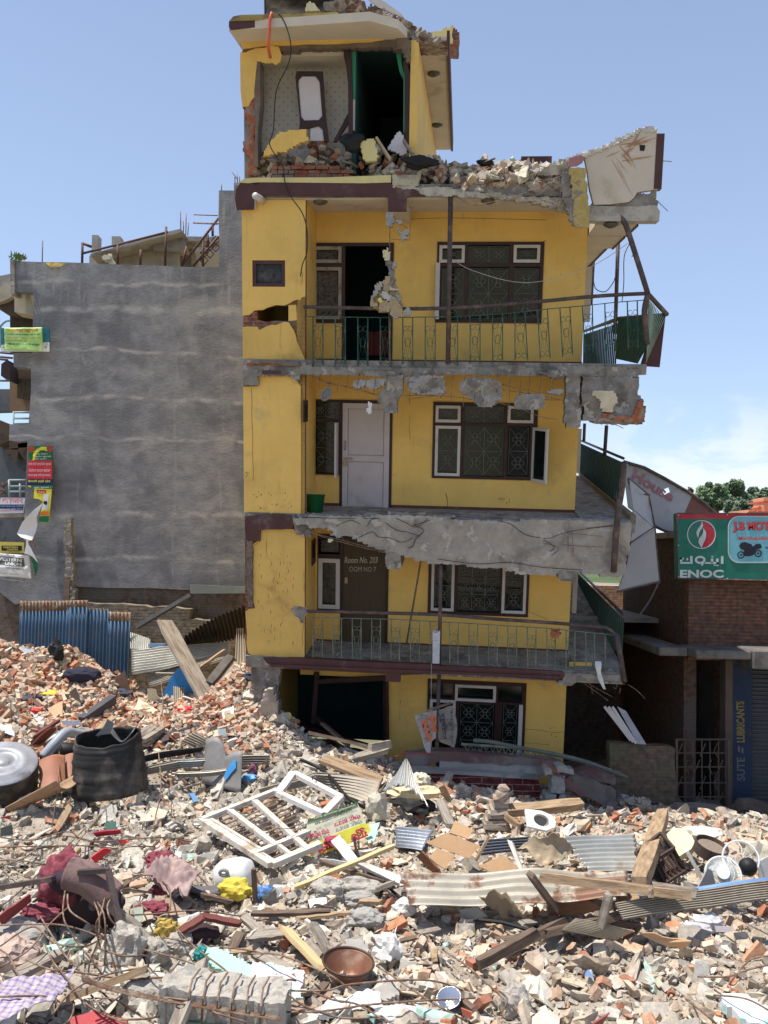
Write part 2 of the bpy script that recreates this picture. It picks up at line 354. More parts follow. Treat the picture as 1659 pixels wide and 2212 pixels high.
# ------------------------------------------------------------------ leaning building: its own frame
_J=(CR*.1+CU*.145+CF).normalized();_U=(CR*.015+CU-CF*.15);_U=(_U-_J*_U.dot(_J)).normalized();_I=_J.cross(_U)
_d=ray('X',950,1440);BO=CAM+_d*17.5-_U*2.75
BM=Matrix(((_I.x,_J.x,_U.x,BO.x),(_I.y,_J.y,_U.y,BO.y),(_I.z,_J.z,_U.z,BO.z),(0,0,0,1)));BMI=BM.inverted()
_cl=BMI@CAM;_bm3=BMI.to_3x3()
def bp(k,x,y,Y=0.0):
 d=_bm3@ray(k,x,y);return _cl+d*((Y-_cl.y)/d.y)
def bx(k,x,y,X):
 d=_bm3@ray(k,x,y);return _cl+d*((X-_cl.x)/d.x)
def bz(k,x,y,Z):
 d=_bm3@ray(k,x,y);return _cl+d*((Z-_cl.z)/d.z)
def w(p):return BM@Vector(p)
# ------------------------------------------------------------------ the leaning yellow guest house
def inpoly(x,y,P):
 c=False;j=len(P)-1
 for i in range(len(P)):
  if(P[i][1]>y)!=(P[j][1]>y)and x<(P[j][0]-P[i][0])*(y-P[i][1])/(P[j][1]-P[i][1])+P[i][0]:c=not c
  j=i
 return c
def rough(mb,P,y0,y1,res=.05,amp=.05,f=3.0,m=0,jit=.3,f3=None,seed=0):
 x0=min(p[0]for p in P);x1=max(p[0]for p in P);z0=min(p[1]for p in P);z1=max(p[1]for p in P)
 nx=int((x1-x0)/res)+2;nz_=int((z1-z0)/res)+2;keep=set()
 for i in range(nx):
  for j in range(nz_):
   if inpoly(x0+(i+.5)*res-res*.5,z0+(j+.5)*res-res*.5,P):keep.add((i,j))
 vid={};vs=[];f3=f3 or(lambda a,b,t:(a,t,b));r=random.Random(seed+5)
 def V(i,j,s):
  k=(i,j,s)
  if k not in vid:
   rr=random.Random(i*7919+j*104729+seed);X=x0+(i-.5)*res+rr.uniform(-jit,jit)*res;Z=z0+(j-.5)*res+rr.uniform(-jit,jit)*res
   q=Vector((X*f,seed,Z*f));n=noise.noise(q)+.6*noise.noise(q*2.7)+.35*noise.noise(q*6)
   vid[k]=len(vs);vs.append(f3(X,Z,(y0-n*amp)if s==0 else y1))
  return vid[k]
 fs=[]
 for i,j in keep:
  fs.append((V(i,j,0),V(i+1,j,0),V(i+1,j+1,0),V(i,j+1,0)))
  fs.append((V(i,j+1,1),V(i+1,j+1,1),V(i+1,j,1),V(i,j,1)))
  for di,dj,a,b in((-1,0,(i,j+1),(i,j)),(1,0,(i+1,j),(i+1,j+1)),(0,-1,(i,j),(i+1,j)),(0,1,(i+1,j+1),(i,j+1))):
   if(i+di,j+dj)not in keep:fs.append((V(*a,1),V(*b,1),V(*b,0),V(*a,0)))
 return mb.add(vs,fs,m)
def P2(k,pts,Y):
 out=[]
 for x,y in pts:
  q=bp(k,x,y,Y);out.append((q.x,q.z))
 return out
def rct(k,x0,y0,x1,y1,Y):
 a,b,c,d=bp(k,x0,y0,Y),bp(k,x1,y0,Y),bp(k,x0,y1,Y),bp(k,x1,y1,Y)
 return(a.x+c.x)/2,(c.z+d.z)/2,(b.x+d.x)/2,(a.z+b.z)/2
def rp(r):return[(r[0],r[1]),(r[2],r[1]),(r[2],r[3]),(r[0],r[3])]
XZ=lambda a,b,t:(a,t,b)
B=bpy.data.objects.new('damaged_building',None);C.objects.link(B);B.matrix_world=BM;ORG['damaged_building']=Vector((0,0,0))
tag(B,'four storey yellow plastered guest house leaning forward, its front balconies and top floor torn open','building')
XL,XB,XR,XG,YB,YF=-3.62,-2.50,2.48,3.50,7.0,-1.25
Z1,Z2,Z3,Z4,Z5=3.20,5.93,8.68,11.42,13.95

# openings of the recessed front wall
W3=rct('B',318,682,880,1110,0);D3=rct('C',612,555,1215,1482,0)
D3w=rct('C',612,1160,832,1482,0)
W2=rct('E',152,258,793,728,0);D2=rct('D',540,296,1160,1142,0)
W1=rct('G',318,150,938,503,0);D1=rct('F',598,60,1132,905,0)
W0=rct('G',310,907,914,1420,0);O0=rct('F',560,1130,1115,1700,0)
def door_poly(D,xs,zs): 
 return[(D[0],zs),(xs,zs),(xs,D[1]-.0),(D[2],D[1]),(D[2],D[3]),(D[0],D[3])]
d3=door_poly(D3,bp('C',830,1300,0).x,bp('C',700,1160,0).z)
d2=door_poly(D2,bp('D',765,900,0).x,bp('D',650,860,0).z)
d1=door_poly(D1,bp('F',770,700,0).x,bp('F',650,628,0).z)
front=[(XB,Z1-.1),(O0[0]-.6,Z1-.1),(O0[0]-.6,O0[3]),(O0[2],O0[3]),(O0[2],-.2),(XR,-.2),(XR,Z4+.1),(XB,Z4+.1)]
front=[(XB-.3,O0[3]),(O0[2],O0[3]),(O0[2],-.2),(XR,-.2),(XR,Z4+.1),(XB-.3,Z4+.1)]
bnd=[-.2,Z1-.24,Z2-.24,Z3-.24,Z4+.1];fm=MB()
fm.poly([(XB-.3,O0[3]),(O0[2],O0[3]),(O0[2],-.2),(XR,-.2),(XR,bnd[1]),(XB-.3,bnd[1])],[rp(W0)],XZ,0,.16)
for i,hs_ in((1,[rp(W1),d1]),(2,[rp(W2),d2]),(3,[rp(W3),d3])):fm.poly([(XB-.3,bnd[i]),(XR,bnd[i]),(XR,bnd[i+1]),(XB-.3,bnd[i+1])],hs_,XZ,0,.16)
obj('front_wall',fm,YEL,B,fix=True)
# shell: side walls, back wall
sh=MB();sh.box((XL+.02,-1.0,3.1),(XL+.14,YB,Z4));sh.box((XR-.14,.16,-.2),(XR-.002,YB,Z4));sh.box((XL+.14,YB-.14,-.2),(XR-.14,YB,Z4))
sh.box((XL+.02,-.8,-.6),(XL+.14,YB,3.1));sh.box((XL+.14,YB-.3,-.6),(XR,YB-.15,.2))
obj('side_wall',sh,YEL,B)
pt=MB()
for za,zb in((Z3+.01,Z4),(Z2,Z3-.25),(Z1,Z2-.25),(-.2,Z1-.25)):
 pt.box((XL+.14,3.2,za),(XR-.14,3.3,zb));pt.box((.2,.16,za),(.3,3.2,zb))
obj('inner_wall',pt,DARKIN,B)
# bay on the left: brick core with a sheet of plaster on it
hole3=P2('C',[(185,1072),(240,1052),(330,1025),(400,1030),(482,1022),(488,1138),(420,1146),(320,1143),(255,1150),(190,1138)],-1.14)
bw=rct('C',152,686,400,886,-1.15)
core=MB().poly([(XL,3.12),(XB,3.12),(XB,Z4),(XL,Z4)],[hole3,rp(bw)],XZ,-1.128,-1.0)
obj('bay_brickwork',core,BRK,B,fix=True)
up=P2('C',[(75,1103),(128,1100),(150,1082),(168,1065),(235,1060),(262,1045),(330,1024),(390,1028),(440,1008),(465,990),(497,982),(512,990),(525,968),(532,960)],-1.15)
up[0]=(XL-.005,up[0][1]);up[-1]=(XB+.005,up[-1][1])
pl=MB().poly(up+[(XB+.005,Z4),(XL-.005,Z4)],[rp(bw)],XZ,-1.15,-1.13)
obj('bay_plaster',pl,YEL,B,fix=True)
lo=P2('C',[(80,1448),(75,1190),(115,1186),(190,1188),(205,1214),(250,1190),(300,1172),(330,1176),(395,1150),(430,1158),(445,1185),(465,1215),(480,1255),(488,1300),(515,1355),(532,1392),(536,1446)],-1.15)
lo[0]=(XL-.005,lo[0][1]);lo[1]=(XL-.005,lo[1][1]);lo[-1]=(XB+.005,lo[-1][1])
obj('bay_plaster',MB().poly(lo,[],XZ,-1.15,-1.13),YEL2,B,fix=True)
b2=P2('D',[(148,100),(250,105),(400,102),(412,125),(440,150),(455,172),(470,190),(472,600),(472,1155),(300,1165),(170,1160),(55,1172),(48,800),(40,195),(145,192),(150,150)],-1.15)
b2=[(max(q[0],XL-.005)if q[0]>-3.3 or True else q[0],q[1])for q in b2]
b2=[(XL-.005,q[1])if q[0]<-3.52 else((XB+.005,q[1])if q[0]>-2.56 else q)for q in b2]
obj('bay_plaster',MB().poly(b2,[],XZ,-1.15,-1.13),YEL,B,fix=True)
nt1=P2('F',[(400,640),(398,615),(430,597),(480,605),(515,600),(522,640),(515,665),(492,690),(490,725),(470,725),(465,690),(430,675)],-1.15)
b1=P2('F',[(165,22),(300,15),(420,15),(430,45),(470,55),(500,70),(535,75),(540,580),(540,985),(400,990),(250,985),(100,970),(72,950),(60,880),(66,800),(52,640),(80,618),(125,614),(112,560),(110,300),(116,180),(108,130),(160,95)],-1.15)
b1=[(XB+.005,q[1])if q[0]>-2.48 or(q[0]>-2.56)else q for q in b1]
obj('bay_plaster',MB().poly(b1,[nt1],XZ,-1.15,-1.13),YEL2,B,fix=True)
bs=MB();bs.box((XB-.3,-1.128,3.12),(XB-.002,0,Z4));obj('bay_side_wall',bs,YEL,B)
# little window on the bay side at two floors, and the square bay window
for k,r in(('D',(492,300,522,468)),('F',(556,108,580,275))):
 q0=bx(k,r[0],r[1],XB+.01);q1=bx(k,r[2],r[3]-10,XB+.01)
 f=obj('window',MB().box((XB,q0.y,q1.z),(XB+.02,q1.y,q0.z)),WOODM,B)
 obj('pane',MB().box((XB+.02,q0.y+.08,q1.z+.08),(XB+.025,q1.y-.08,q0.z-.08)),GLASS,f)
def frame_mb(r,t,y0,y1,mb=None):
 mb=mb or MB();x0,z0,x1,z1=r
 mb.box((x0,y0,z0),(x0+t,y1,z1));mb.box((x1-t,y0,z0),(x1,y1,z1));mb.box((x0+t,y0,z0),(x1-t,y1,z0+t));mb.box((x0+t,y0,z1-t),(x1-t,y1,z1));return mb
f=obj('window',frame_mb(bw,.06,-1.13,-1.02),MAR,B);x0,z0,x1,z1=bw
obj('board',MB().box((x0+.06,-1.09,z0+.06),(x1-.06,-1.07,z1-.06)),mat('dusty_black_board',(.03,.032,.035),.6,.4,8,(.09,.09,.09),6,(.5,.7)),f)

def circ(cx,cz,r,y,n=10,a0=0,a1=2*math.pi):
 return[(cx+r*math.cos(a0+(a1-a0)*i/n),y,cz+r*math.sin(a0+(a1-a0)*i/n))for i in range(n+(0 if abs(a1-a0-2*math.pi)<1e-6 else 1))]
def grille_mb(x0,z0,x1,z1,nx,nz,y,r=.006,fl=.3):
 mb=MB();mb.tube([(x0,y,z0),(x1,y,z0),(x1,y,z1),(x0,y,z1)],r,4,closed=True)
 w_,h_=(x1-x0)/nx,(z1-z0)/nz
 for i in range(1,nx):mb.tube([(x0+i*w_,y,z0),(x0+i*w_,y,z1)],r,4)
 for j in range(1,nz):mb.tube([(x0,y,z0+j*h_),(x1,y,z0+j*h_)],r,4)
 for i in range(nx):
  for j in range(nz):
   cx,cz=x0+(i+.5)*w_,z0+(j+.5)*h_;s=min(w_,h_)
   for a,b in((1,1),(1,-1),(-1,1),(-1,-1)):
    mb.tube([(cx+a*w_*.07,y,cz+b*h_*.07),(cx+a*w_*.5,y,cz+b*h_*.5)],r*.9,4)
   for a,b in((1,0),(-1,0),(0,1),(0,-1)):
    mb.tube(circ(cx+a*s*.2,cz+b*s*.2,s*.13,y,9),r,4,closed=True)
 return mb
def window(k,outer,cells,Y=0,fm_=WOODM,wt=.055):
 x0,z0,x1,z1=outer;fr=frame_mb(outer,.07,Y-.025,Y+.10);cs=[]
 for c in cells:
  r=rct(k,*c[:4],Y);cs.append((r,c[4],c[5]if len(c)>5 else(1,2)))
 xs=sorted({round(v,2)for r,*_ in cs for v in(r[0],r[2])})
 # mullions fill everything between the cells
 holes=[rp((r[0],r[1],r[2],r[3]))for r,*_ in cs]
 fr=MB().poly(rp(outer),holes,XZ,Y-.025,Y+.10)
 f=obj('window',fr,fm_,B,fix=True)
 for r,ty,(nx,nz)in cs:
  a,b,c,d=r
  if ty in 'WV':
   obj('casement',frame_mb((a+.01,b+.01,c-.01,d-.01),wt,Y-.045,Y+.0),WHITE,f);a,b,c,d=a+wt,b+wt,c-wt,d-wt
  obj('pane',MB().box((a-.01,Y+.07,b-.01),(c+.01,Y+.08,d+.01)),GLASS if ty!='D' else BLACK,f)  # open cells have no glass: a black sheet stands for the dark room
  if nx:obj('grille',grille_mb(a+.03,b+.03,c-.03,d-.03,nx,nz,Y+(.045 if ty!='V' else.05)),GRILLE,f)
 return f
# floor 3
window('B',W3,[(330,698,470,796,'W',(1,1)),(486,698,704,796,'G',(2,1)),(722,696,868,796,'W',(1,1)),(340,814,464,1096,'G',(1,2)),(484,814,700,1096,'G',(2,2)),(722,814,860,1096,'G',(1,2))])
# floor 2
f2=window('E',W2,[(168,272,328,382,'W',(1,1)),(348,280,594,384,'G',(2,1)),(610,274,776,386,'W',(1,1)),(164,396,326,710,'W',(1,2)),(344,402,592,712,'G',(2,2)),(612,402,748,712,'D',(1,2))])
f1=window('G',W1,[(334,168,482,478,'W',(1,2)),(498,168,760,486,'G',(3,3)),(768,200,924,494,'W',(1,2))])
f0=window('G',W0,[(322,920,470,1010,'G',(0,0)),(480,928,738,1034,'W',(0,0)),(748,936,896,1040,'G',(0,0)),(322,1016,486,1400,'W',(0,0)),(504,1046,724,1400,'G',(2,3)),(768,1050,868,1400,'G',(1,3))])
r=rct('G',870,1050,894,1400,0);obj('casement',MB().box((r[0],-.05,r[1]),(r[2],-.028,r[3])),WHITE,f0)
# open casement leaf on floor 2, hinged on the right
p_=rct('E',748,408,760,738,0);q_=rct('E',735,408,808,742,-.2)
mb=MB();hx,hz0,hz1=p_[2]+.02,p_[1],p_[3];ang=R(62)
T=Matrix.Translation((hx,-.03,0))@Matrix.Rotation(-ang,4,'Z')
fr=frame_mb((0,hz0,.50,hz1),.055,-.02,.02);mb.add([T@v for v in fr.v],fr.f);o_=obj('casement',mb,WHITE,f2)
obj('pane',MB().box((.05,-.004,hz0+.05),(.45,.004,hz1-.05),mat=T),GLASS,f2)
# narrow frame of an open leaf left of the floor 3 window
r=rct('B',312,796,334,1092,-.02);obj('casement',MB().box((r[0],-.14,r[1]),(r[2],-.03,r[3])),WHITE,B)

# doors with sidelights
PATT=mat('patterned_curtain',(.16,.13,.10),.9,.3,22,(.05,.03,.025),16,(.5,.56),0)
def doorset(k,D,poly,side,top,dr,Y=0,lite='curtain'):
 sd=rct(k,*side,Y);tp=rct(k,*top,Y);d_=rct(k,*dr,Y)
 f=obj('door_frame',MB().poly(poly,[rp(sd),rp(tp),[(d_[0],poly[2][1]+.03),(d_[2],poly[2][1]+.03),(d_[2],d_[3]),(d_[0],d_[3])]],XZ,Y-.025,Y+.10),WOODM,B,fix=True)
 return f,sd,tp,d_
f,sd,tp,d_=doorset('C',D3,d3,(616,740,828,1132),(616,584,828,708),(852,580,1188,1476))
for r,nn in((sd,(1,2)),(tp,(1,1))):
 obj('casement',frame_mb(r,.06,-.045,0),mat('faded_white_paint',(.34,.29,.24),.7,.2,6,(.22,.15,.1),5,(.5,.62)),f)
 obj('curtain',MB().box((r[0]+.05,.07,r[1]+.05),(r[2]-.05,.08,r[3]-.05)),PATT,f);obj('grille',grille_mb(r[0]+.1,r[1]+.08,r[2]-.1,r[3]-.08,*nn,.04),GRILLE,f)
cu=MB().grid(lambda u,v:(d_[0]+.35+.55*u,.6+.03*math.sin(u*26),d_[1]+.2+.45*v),30,4)
obj('red_cloth',mb:=cu,mat('dark_red_cloth',(.16,.035,.03),.9,.2,5),B)
f,sd,tp,d_=doorset('D',D2,d2,(548,462,752,850),(548,312,762,438),(788,322,1140,1140))
for r,nn in((sd,(1,2)),(tp,(2,1))):
 obj('pane',MB().box((r[0],.07,r[1]),(r[2],.08,r[3])),GLASS,f);obj('grille',grille_mb(r[0]+.06,r[1]+.04,r[2]-.04,r[3]-.04,*nn,.035),GRILLE,f)
lf=rct('D',738,466,764,874,-.1);obj('casement',MB().box((lf[0],-.32,lf[1]),(lf[0]+.035,-.03,lf[3])),WHITE,f)
x0,z0,x1,z1=d_;zm=rct('D',790,715,1140,760,0)
dm=frame_mb((x0,z0,x1,z1),.10,-.05,.0);dm.box((x0+.1,-.05,zm[1]),(x1-.1,0,zm[3]));dm.box((x0+.115,-.022,z0+.115),(x1-.115,-.0,zm[1]-.015));dm.box((x0+.115,-.022,zm[3]+.015),(x1-.115,-.0,z1-.115));dm.box((x0+.1,-.008,z0+.1),(x1-.1,.004,z1-.1))
dl=obj('door',dm,mat('pinkish_white_door_paint',(.50,.44,.43),.6,.06,2,(.36,.31,.29),1.6,(.55,.75)),B)
hd=MB();q=bp('D',806,640,-.06);hd.tube([(q.x,-.07,q.z+.09),(q.x,-.09,q.z+.05),(q.x,-.09,q.z-.05),(q.x,-.07,q.z-.09)],.012,5)
q=bp('D',825,738,-.06);hd.box((q.x-.07,-.08,q.z-.015),(q.x+.09,-.055,q.z+.015));hd.box((q.x-.07,-.09,q.z-.15),(q.x-.02,-.06,q.z-.02));obj('handle',hd,mat('worn_brass',(.3,.25,.18),.4,metal=.7),dl)
f,sd,tp,d_=doorset('F',D1,d1,(606,236,768,614),(608,92,766,204),(790,88,1112,890))
obj('casement',frame_mb(sd,.08,-.045,0),WHITE,f)
for r in(sd,tp):obj('pane',MB().box((r[0]+.03,.05,r[1]+.03),(r[2]-.03,.06,r[3]-.03)),mat('dusty_glass',(.06,.055,.045),.3,.4,14,(.02,.018,.015),10,(.45,.6),.05,spec=.5),f)
x0,z0,x1,z1=d_
dl=obj('door',MB().box((x0,-.0,z0),(x1,.04,z1)),mat('olive_brown_door_paint',(.075,.052,.028),.6,.15,2,(.05,.035,.025),2,(.5,.7),.1,15,stretch=(6,1,.6)),B)
tx=MB();LET=mat('white_lettering',(.62,.60,.52),.7,.1,bump=0)
a=bp('F',805,272,-.002);b_=bp('F',1052,272,-.002);c_=bp('F',805,225,-.002);put_text(tx,'Room No. 203',a,b_,c_,off=.012,shear=.03)
a=bp('F',838,335,-.002);b_=bp('F',1040,338,-.002);c_=bp('F',838,298,-.002);put_text(tx,'OOM NO 7',a,b_,c_,off=-.005)
obj('lettering',tx,mat('chalky_lettering',(.42,.40,.32),.8,.2,bump=0),dl)
q=bp('F',812,400,0);obj('handle',MB().box((q.x-.02,-.04,q.z-.06),(q.x+.04,-.0,q.z+.06)),mat('worn_brass',(1,1,1)),dl)
# skirting bands
for k,ya,yb,xa,xb,segs in(('C',1432,1482,XB,XR,[(XB,d3[1][0]),(D3[2],XR)]),('D',1080,1140,XB,XR,[(XB,d2[1][0]),(D2[2],XR)]),('F',858,905,XB,XR,[(XB,d1[1][0]),(D1[2],XR)])):
 za=bp(k,900,ya,0).z;zb=bp(k,900,yb,0).z-.12;mb=MB()
 for s0,s1 in segs:mb.box((s0,-.015,zb),(s1+(.01 if s1==XR else 0),-.001,za))
 obj('skirting',mb,mat('red_brown_skirting',(.12,.045,.035),.7,.15,3,(.2,.14,.11),3,(.55,.7)),B)

# ---- floor slabs, beams and their broken edges
obj('floor_slab',MB().box((XL+.01,-1.18,Z1-.24),(3.34,YB,Z1-.02)),CONC,B)
obj('floor_slab',MB().box((XL+.01,-1.18,Z2-.2),(3.40,YB,Z2-.03)),CONC,B)
obj('floor_slab',MB().box((XL+.01,-1.18,Z3-.19),(3.44,YB,Z3-.01)),CONC,B)
# floor 3 slab edge, grey and chewed, on the bay side a brick strip
e3=P2('C',[(80,1452),(180,1456),(300,1450),(545,1452),(560,1480),(760,1490),(900,1498),(1200,1492),(1659,1510)],-1.25)+P2('B',[(700,1335),(860,1345),(1080,1340),(1390,1350),(1385,1395),(1200,1400),(1080,1392),(860,1385),(600,1392),(300,1385)],-1.25)+P2('C',[(1500,1575),(1310,1555),(1000,1540),(940,1552),(700,1548),(520,1552),(500,1612),(470,1590),(440,1560),(195,1552),(190,1610),(85,1610)],-1.25)
obj('slab_edge',rough(MB(),e3,-1.24,-1.1,.035,.03,seed=3),CONC,B)
st=P2('C',[(100,1456),(300,1458),(500,1454),(512,1480),(380,1484),(120,1486)],-1.25)
obj('slab_edge',rough(MB(),st,-1.27,-1.2,.035,.015,seed=4),BRK,B)
# right end: grey block with bare cream patch
bk=P2('E',[(1068,100),(1418,100),(1412,200),(1440,240),(1458,300),(1450,380),(1400,402),(1300,396),(1090,375),(1075,330),(1085,290),(1062,250),(1070,180)],-1.28)
obj('broken_beam',rough(MB(),bk,-1.28,-.6,.045,.05,seed=5),CONC,B)
obj('cream_patch',rough(MB(),P2('E',[(1130,180),(1200,190),(1270,185),(1290,240),(1260,290),(1255,320),(1195,320),(1180,240),(1140,215)],-1.33),-1.36,-1.27,.03,.01,seed=6),mat('bare_cream_plaster',(.58,.5,.36),.85,.15,5),B)
obj('brick_edge',rough(MB(),P2('E',[(1195,322),(1300,338),(1380,340),(1418,250),(1440,240),(1456,300),(1448,372),(1390,385),(1280,360),(1195,342)],-1.33),-1.36,-1.27,.035,.02,seed=7),mat('raw_orange_brick',(.36,.12,.06),.9,.3,9,(.3,.25,.2),6,(.5,.62),.8,40),B)
ck=P2('E',[(968,96),(1058,96),(1062,170),(1050,230),(1070,300),(1065,405),(1000,418),(972,395),(960,320),(975,240),(965,170)],-1.25)
obj('broken_column',rough(MB(),ck,-1.25,-1.0,.04,.06,seed=8),CONC,B)
# floor 2: the long hanging beam
bm_=P2('D',[(410,1175),(480,1180),(560,1175),(700,1165),(1000,1172),(1300,1180)],-1.28)+P2('E',[(0,948),(200,965),(560,985),(900,975),(1380,1000),(1372,1100),(1350,1230),(1335,1325),(1230,1330),(1060,1300),(940,1285),(900,1320),(720,1320),(560,1275),(400,1265),(240,1250),(120,1240)],-1.28)+P2('F',[(1230,215),(1130,190),(1020,155),(900,100),(850,65),(740,80),(700,60),(720,20)],-1.28)+P2('D',[(600,1270),(480,1240),(430,1230)],-1.28)
obj('broken_beam',rough(MB(),bm_,-1.28,-1.02,.045,.035,f=2,seed=9),mat('cracked_beam_concrete',(.36,.325,.28),.95,.22,2.4,(.22,.195,.17),1.6,(.5,.66),.9,20,col3=(.46,.43,.38),s3=4),B)
for k,pts,sd_ in(('F',[(1105,165),(1230,190),(1230,290),(1205,330),(1160,322),(1105,305)],11),('E',[(905,1290),(1035,1290),(1035,1350),(1000,1362),(940,1350)],12),('F',[(1380,225),(1480,240),(1470,270),(1390,262)],13)):
 obj('beam_stub',rough(MB(),P2(k,pts,-1.27),-1.27,-.5,.04,.04,seed=sd_),CONC,B)
ck=MB()
for k,pts in(('D',[(740,1255),(850,1210),(960,1255),(1010,1200),(1080,1195),(1140,1245),(1200,1275),(1290,1300),(1370,1320)]),('D',[(900,1340),(1010,1290),(1060,1330),(1150,1345),(1240,1370),(1320,1340)]),('D',[(1190,1190),(1260,1220),(1350,1250),(1440,1190)]),('D',[(1440,1200),(1350,1230),(1330,1240),(1400,1280),(1340,1340),(1310,1400),(1280,1421)]),
('E',[(560,985),(640,1010),(720,1060),(800,1090),(880,1085),(960,1060),(1080,1030),(1250,1010)]),('E',[(840,1100),(900,1150),(870,1190),(930,1220)]),('E',[(180,1225),(420,1245),(620,1235),(820,1270),(1080,1285)]),('D',[(430,1195),(560,1190),(700,1195),(860,1190),(1060,1195)])):
 q=[bp(k,a+rnd.uniform(-9,9),b+rnd.uniform(-7,7),-1.295)for a,b in pts];ck.tube(smooth_path([v+Vector((0,rnd.uniform(-.01,.01),0))for v in q],3),.006,4)
obj('crack',ck,BLACK,B)
obj('corner_beam',MB().poly(P2('D',[(52,1176),(200,1162),(330,1160),(418,1172),(410,1262),(330,1275),(165,1275),(162,1362),(60,1360),(48,1250)],-1.22),[],XZ,-1.22,-1.12),MAR,B,fix=True)
obj('corner_beam',rough(MB(),P2('D',[(35,70),(150,68),(145,100),(150,190),(32,192)],-1.22),-1.24,-1.1,.035,.02,seed=14),CONC,B)
obj('corner_beam',rough(MB(),P2('D',[(172,68),(318,75),(310,98),(230,106),(180,95)],-1.27),-1.275,-1.2,.03,.01,seed=15),MAR,B)
obj('slab_edge',rough(MB(),P2('D',[(400,1170),(520,1185),(700,1170),(1160,1150),(1659,1168),(1659,1180),(1400,1185),(1000,1180),(520,1205),(540,1250),(480,1290),(420,1262)],-1.26),-1.24,-1.1,.035,.03,seed=16),CONC,B)
# broken plaster below bay corners
obj('slab_edge',rough(MB(),P2('F',[(420,10),(560,15),(540,75),(500,78),(430,45)],-1.2),-1.21,-1.1,.03,.02,seed=17),CONC,B)
obj('notch',rough(MB(),nt1,-1.155,-1.12,.025,.01,seed=18),CONC,B)
obj('brick_quoin',rough(MB(),P2('F',[(62,100),(108,105),(112,600),(62,612)],-1.18),-1.2,-1.1,.035,.02,seed=19),mat('dusty_grey_brick',(.20,.15,.12),.9,.3,8,(.12,.1,.085),6,(.5,.6),.8,30),B)
# floor 1: maroon fascia with its stub beams, chewed right end
obj('fascia',MB().poly(P2('F',[(185,992),(540,995),(1000,1022),(1400,1038)],-1.25)+P2('G',[(400,815),(800,832),(1145,852),(1160,868),(1150,888),(1100,905),(800,885),(390,862)],-1.25)+P2('F',[(1225,1120),(1222,1172),(1112,1168),(1112,1110),(700,1088),(600,1085),(350,1070),(340,1058),(230,1040)],-1.25),[],XZ,-1.25,-1.13),MAR,B,fix=True)
obj('fascia_moulding',MB().beam(bp('F',240,1042,-1.26),bp('G',1130,885,-1.26),.05,.05),MAR,B)
obj('slab_edge',rough(MB(),P2('G',[(1145,850),(1240,855),(1350,870),(1500,868),(1540,905),(1480,905),(1300,890),(1250,888),(1200,935),(1150,940),(1100,920),(1150,885)],-1.2),-1.24,-.9,.035,.04,seed=20),CONC,B)
obj('broken_column',rough(MB(),P2('F',[(90,985),(200,1000),(320,1060),(300,1180),(285,1230),(300,1380),(285,1480),(260,1560),(150,1590),(110,1300),(100,1100)],-1.1),-1.12,-.85,.04,.05,seed=21),CONC,B)
obj('slanting_slab',rough(MB(),P2('F',[(205,1225),(260,1215),(300,1345),(275,1560),(245,1610),(150,1600),(165,1350)],-1.35),-1.4,-1.3,.04,.02,seed=22),mat('pinkish_broken_plaster',(.42,.34,.28),.9,.15,4,(.3,.26,.22),3),B)
obj('soffit_paint',MB().box((XL+.1,-1.1,Z1-.26),(3.3,-.03,Z1-.245)),MAR,B)
# opening into the ground floor: frame members hanging askew
ob=MB()
for a,b_,k in(((592,1095),(562,1480),'F'),((590,1165),(1112,1140),'F'),((1112,1135),(1118,1640),'F'),((560,1420),(840,1650),'F'),((340,1470),(1000,1660),'F')):
 ob.beam(bp(k,*a,-.05),bp(k,*b_,-.08),.07,.09)
obj('broken_frame',ob,WOODM,B)
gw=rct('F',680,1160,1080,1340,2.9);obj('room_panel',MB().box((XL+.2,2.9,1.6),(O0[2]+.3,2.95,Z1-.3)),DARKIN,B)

# ---- roof slab with fascia, soffit paint, stub beam, sagging right end
rf=[(XL-.12,-1.22),(2.3,-1.2),(2.3,YB),(XL-.12,YB)]
obj('roof_slab',MB().poly(rf,[],lambda a,b,t:(a,b,t),Z4+.02,Z4+.22),CONC,B,fix=True)
obj('soffit_paint',MB().box((XL+.05,-1.15,Z4-.015),(2.3,-.002,Z4+.017)),CREAM,B)
fa=P2('C',[(30,150),(60,102),(150,100),(175,125),(215,100),(1175,104),(1400,150),(1450,198),(1320,200),(1318,316),(1178,314),(1175,200),(160,198),(160,300),(32,304),(22,230)],-1.27)
obj('fascia',MB().poly(fa,[],XZ,-1.27,-1.215),MAR,B,fix=True)
sb=rct('C',1180,200,1316,312,-1.2);obj('stub_beam',MB().box((sb[0],-1.21,sb[1]),(sb[2],-.002,Z4-.018)),CREAM,B)
sb=rct('C',40,200,180,304,-1.2);obj('stub_beam',MB().box((XL-.1,-1.21,sb[1]),(sb[2],-1.155,Z4-.018)),CREAM,B)
obj('parapet_band',MB().poly(P2('C',[(50,98),(90,70),(150,62),(700,60),(1200,42),(1200,98),(1000,104),(400,98),(180,96),(120,104)],-1.28),[],XZ,-1.28,-1.1),mat('pale_yellow_paint',(.66,.56,.26),.8,.08,2,(.45,.38,.2),2,(.55,.75)),B,fix=True)
obj('parapet_end',rough(MB(),P2('C',[(1205,42),(1290,45),(1410,50),(1415,110),(1400,132),(1200,130)],-1.27),-1.28,-1.1,.035,.03,seed=30),mat('flaking_plaster',(.46,.42,.3),.9,.2,6,(.3,.26,.2),5,(.48,.6),.8,30),B)
obj('slab_edge',rough(MB(),P2('C',[(1190,130),(1410,130),(1659,130),(1659,212),(1500,205),(1440,195),(1380,150),(1200,140)],-1.25),-1.27,-1.2,.03,.02,seed=31),mat('chalky_broken_edge',(.46,.42,.34),.95,.25,6,(.3,.27,.22),5,(.48,.62),1,30),B)
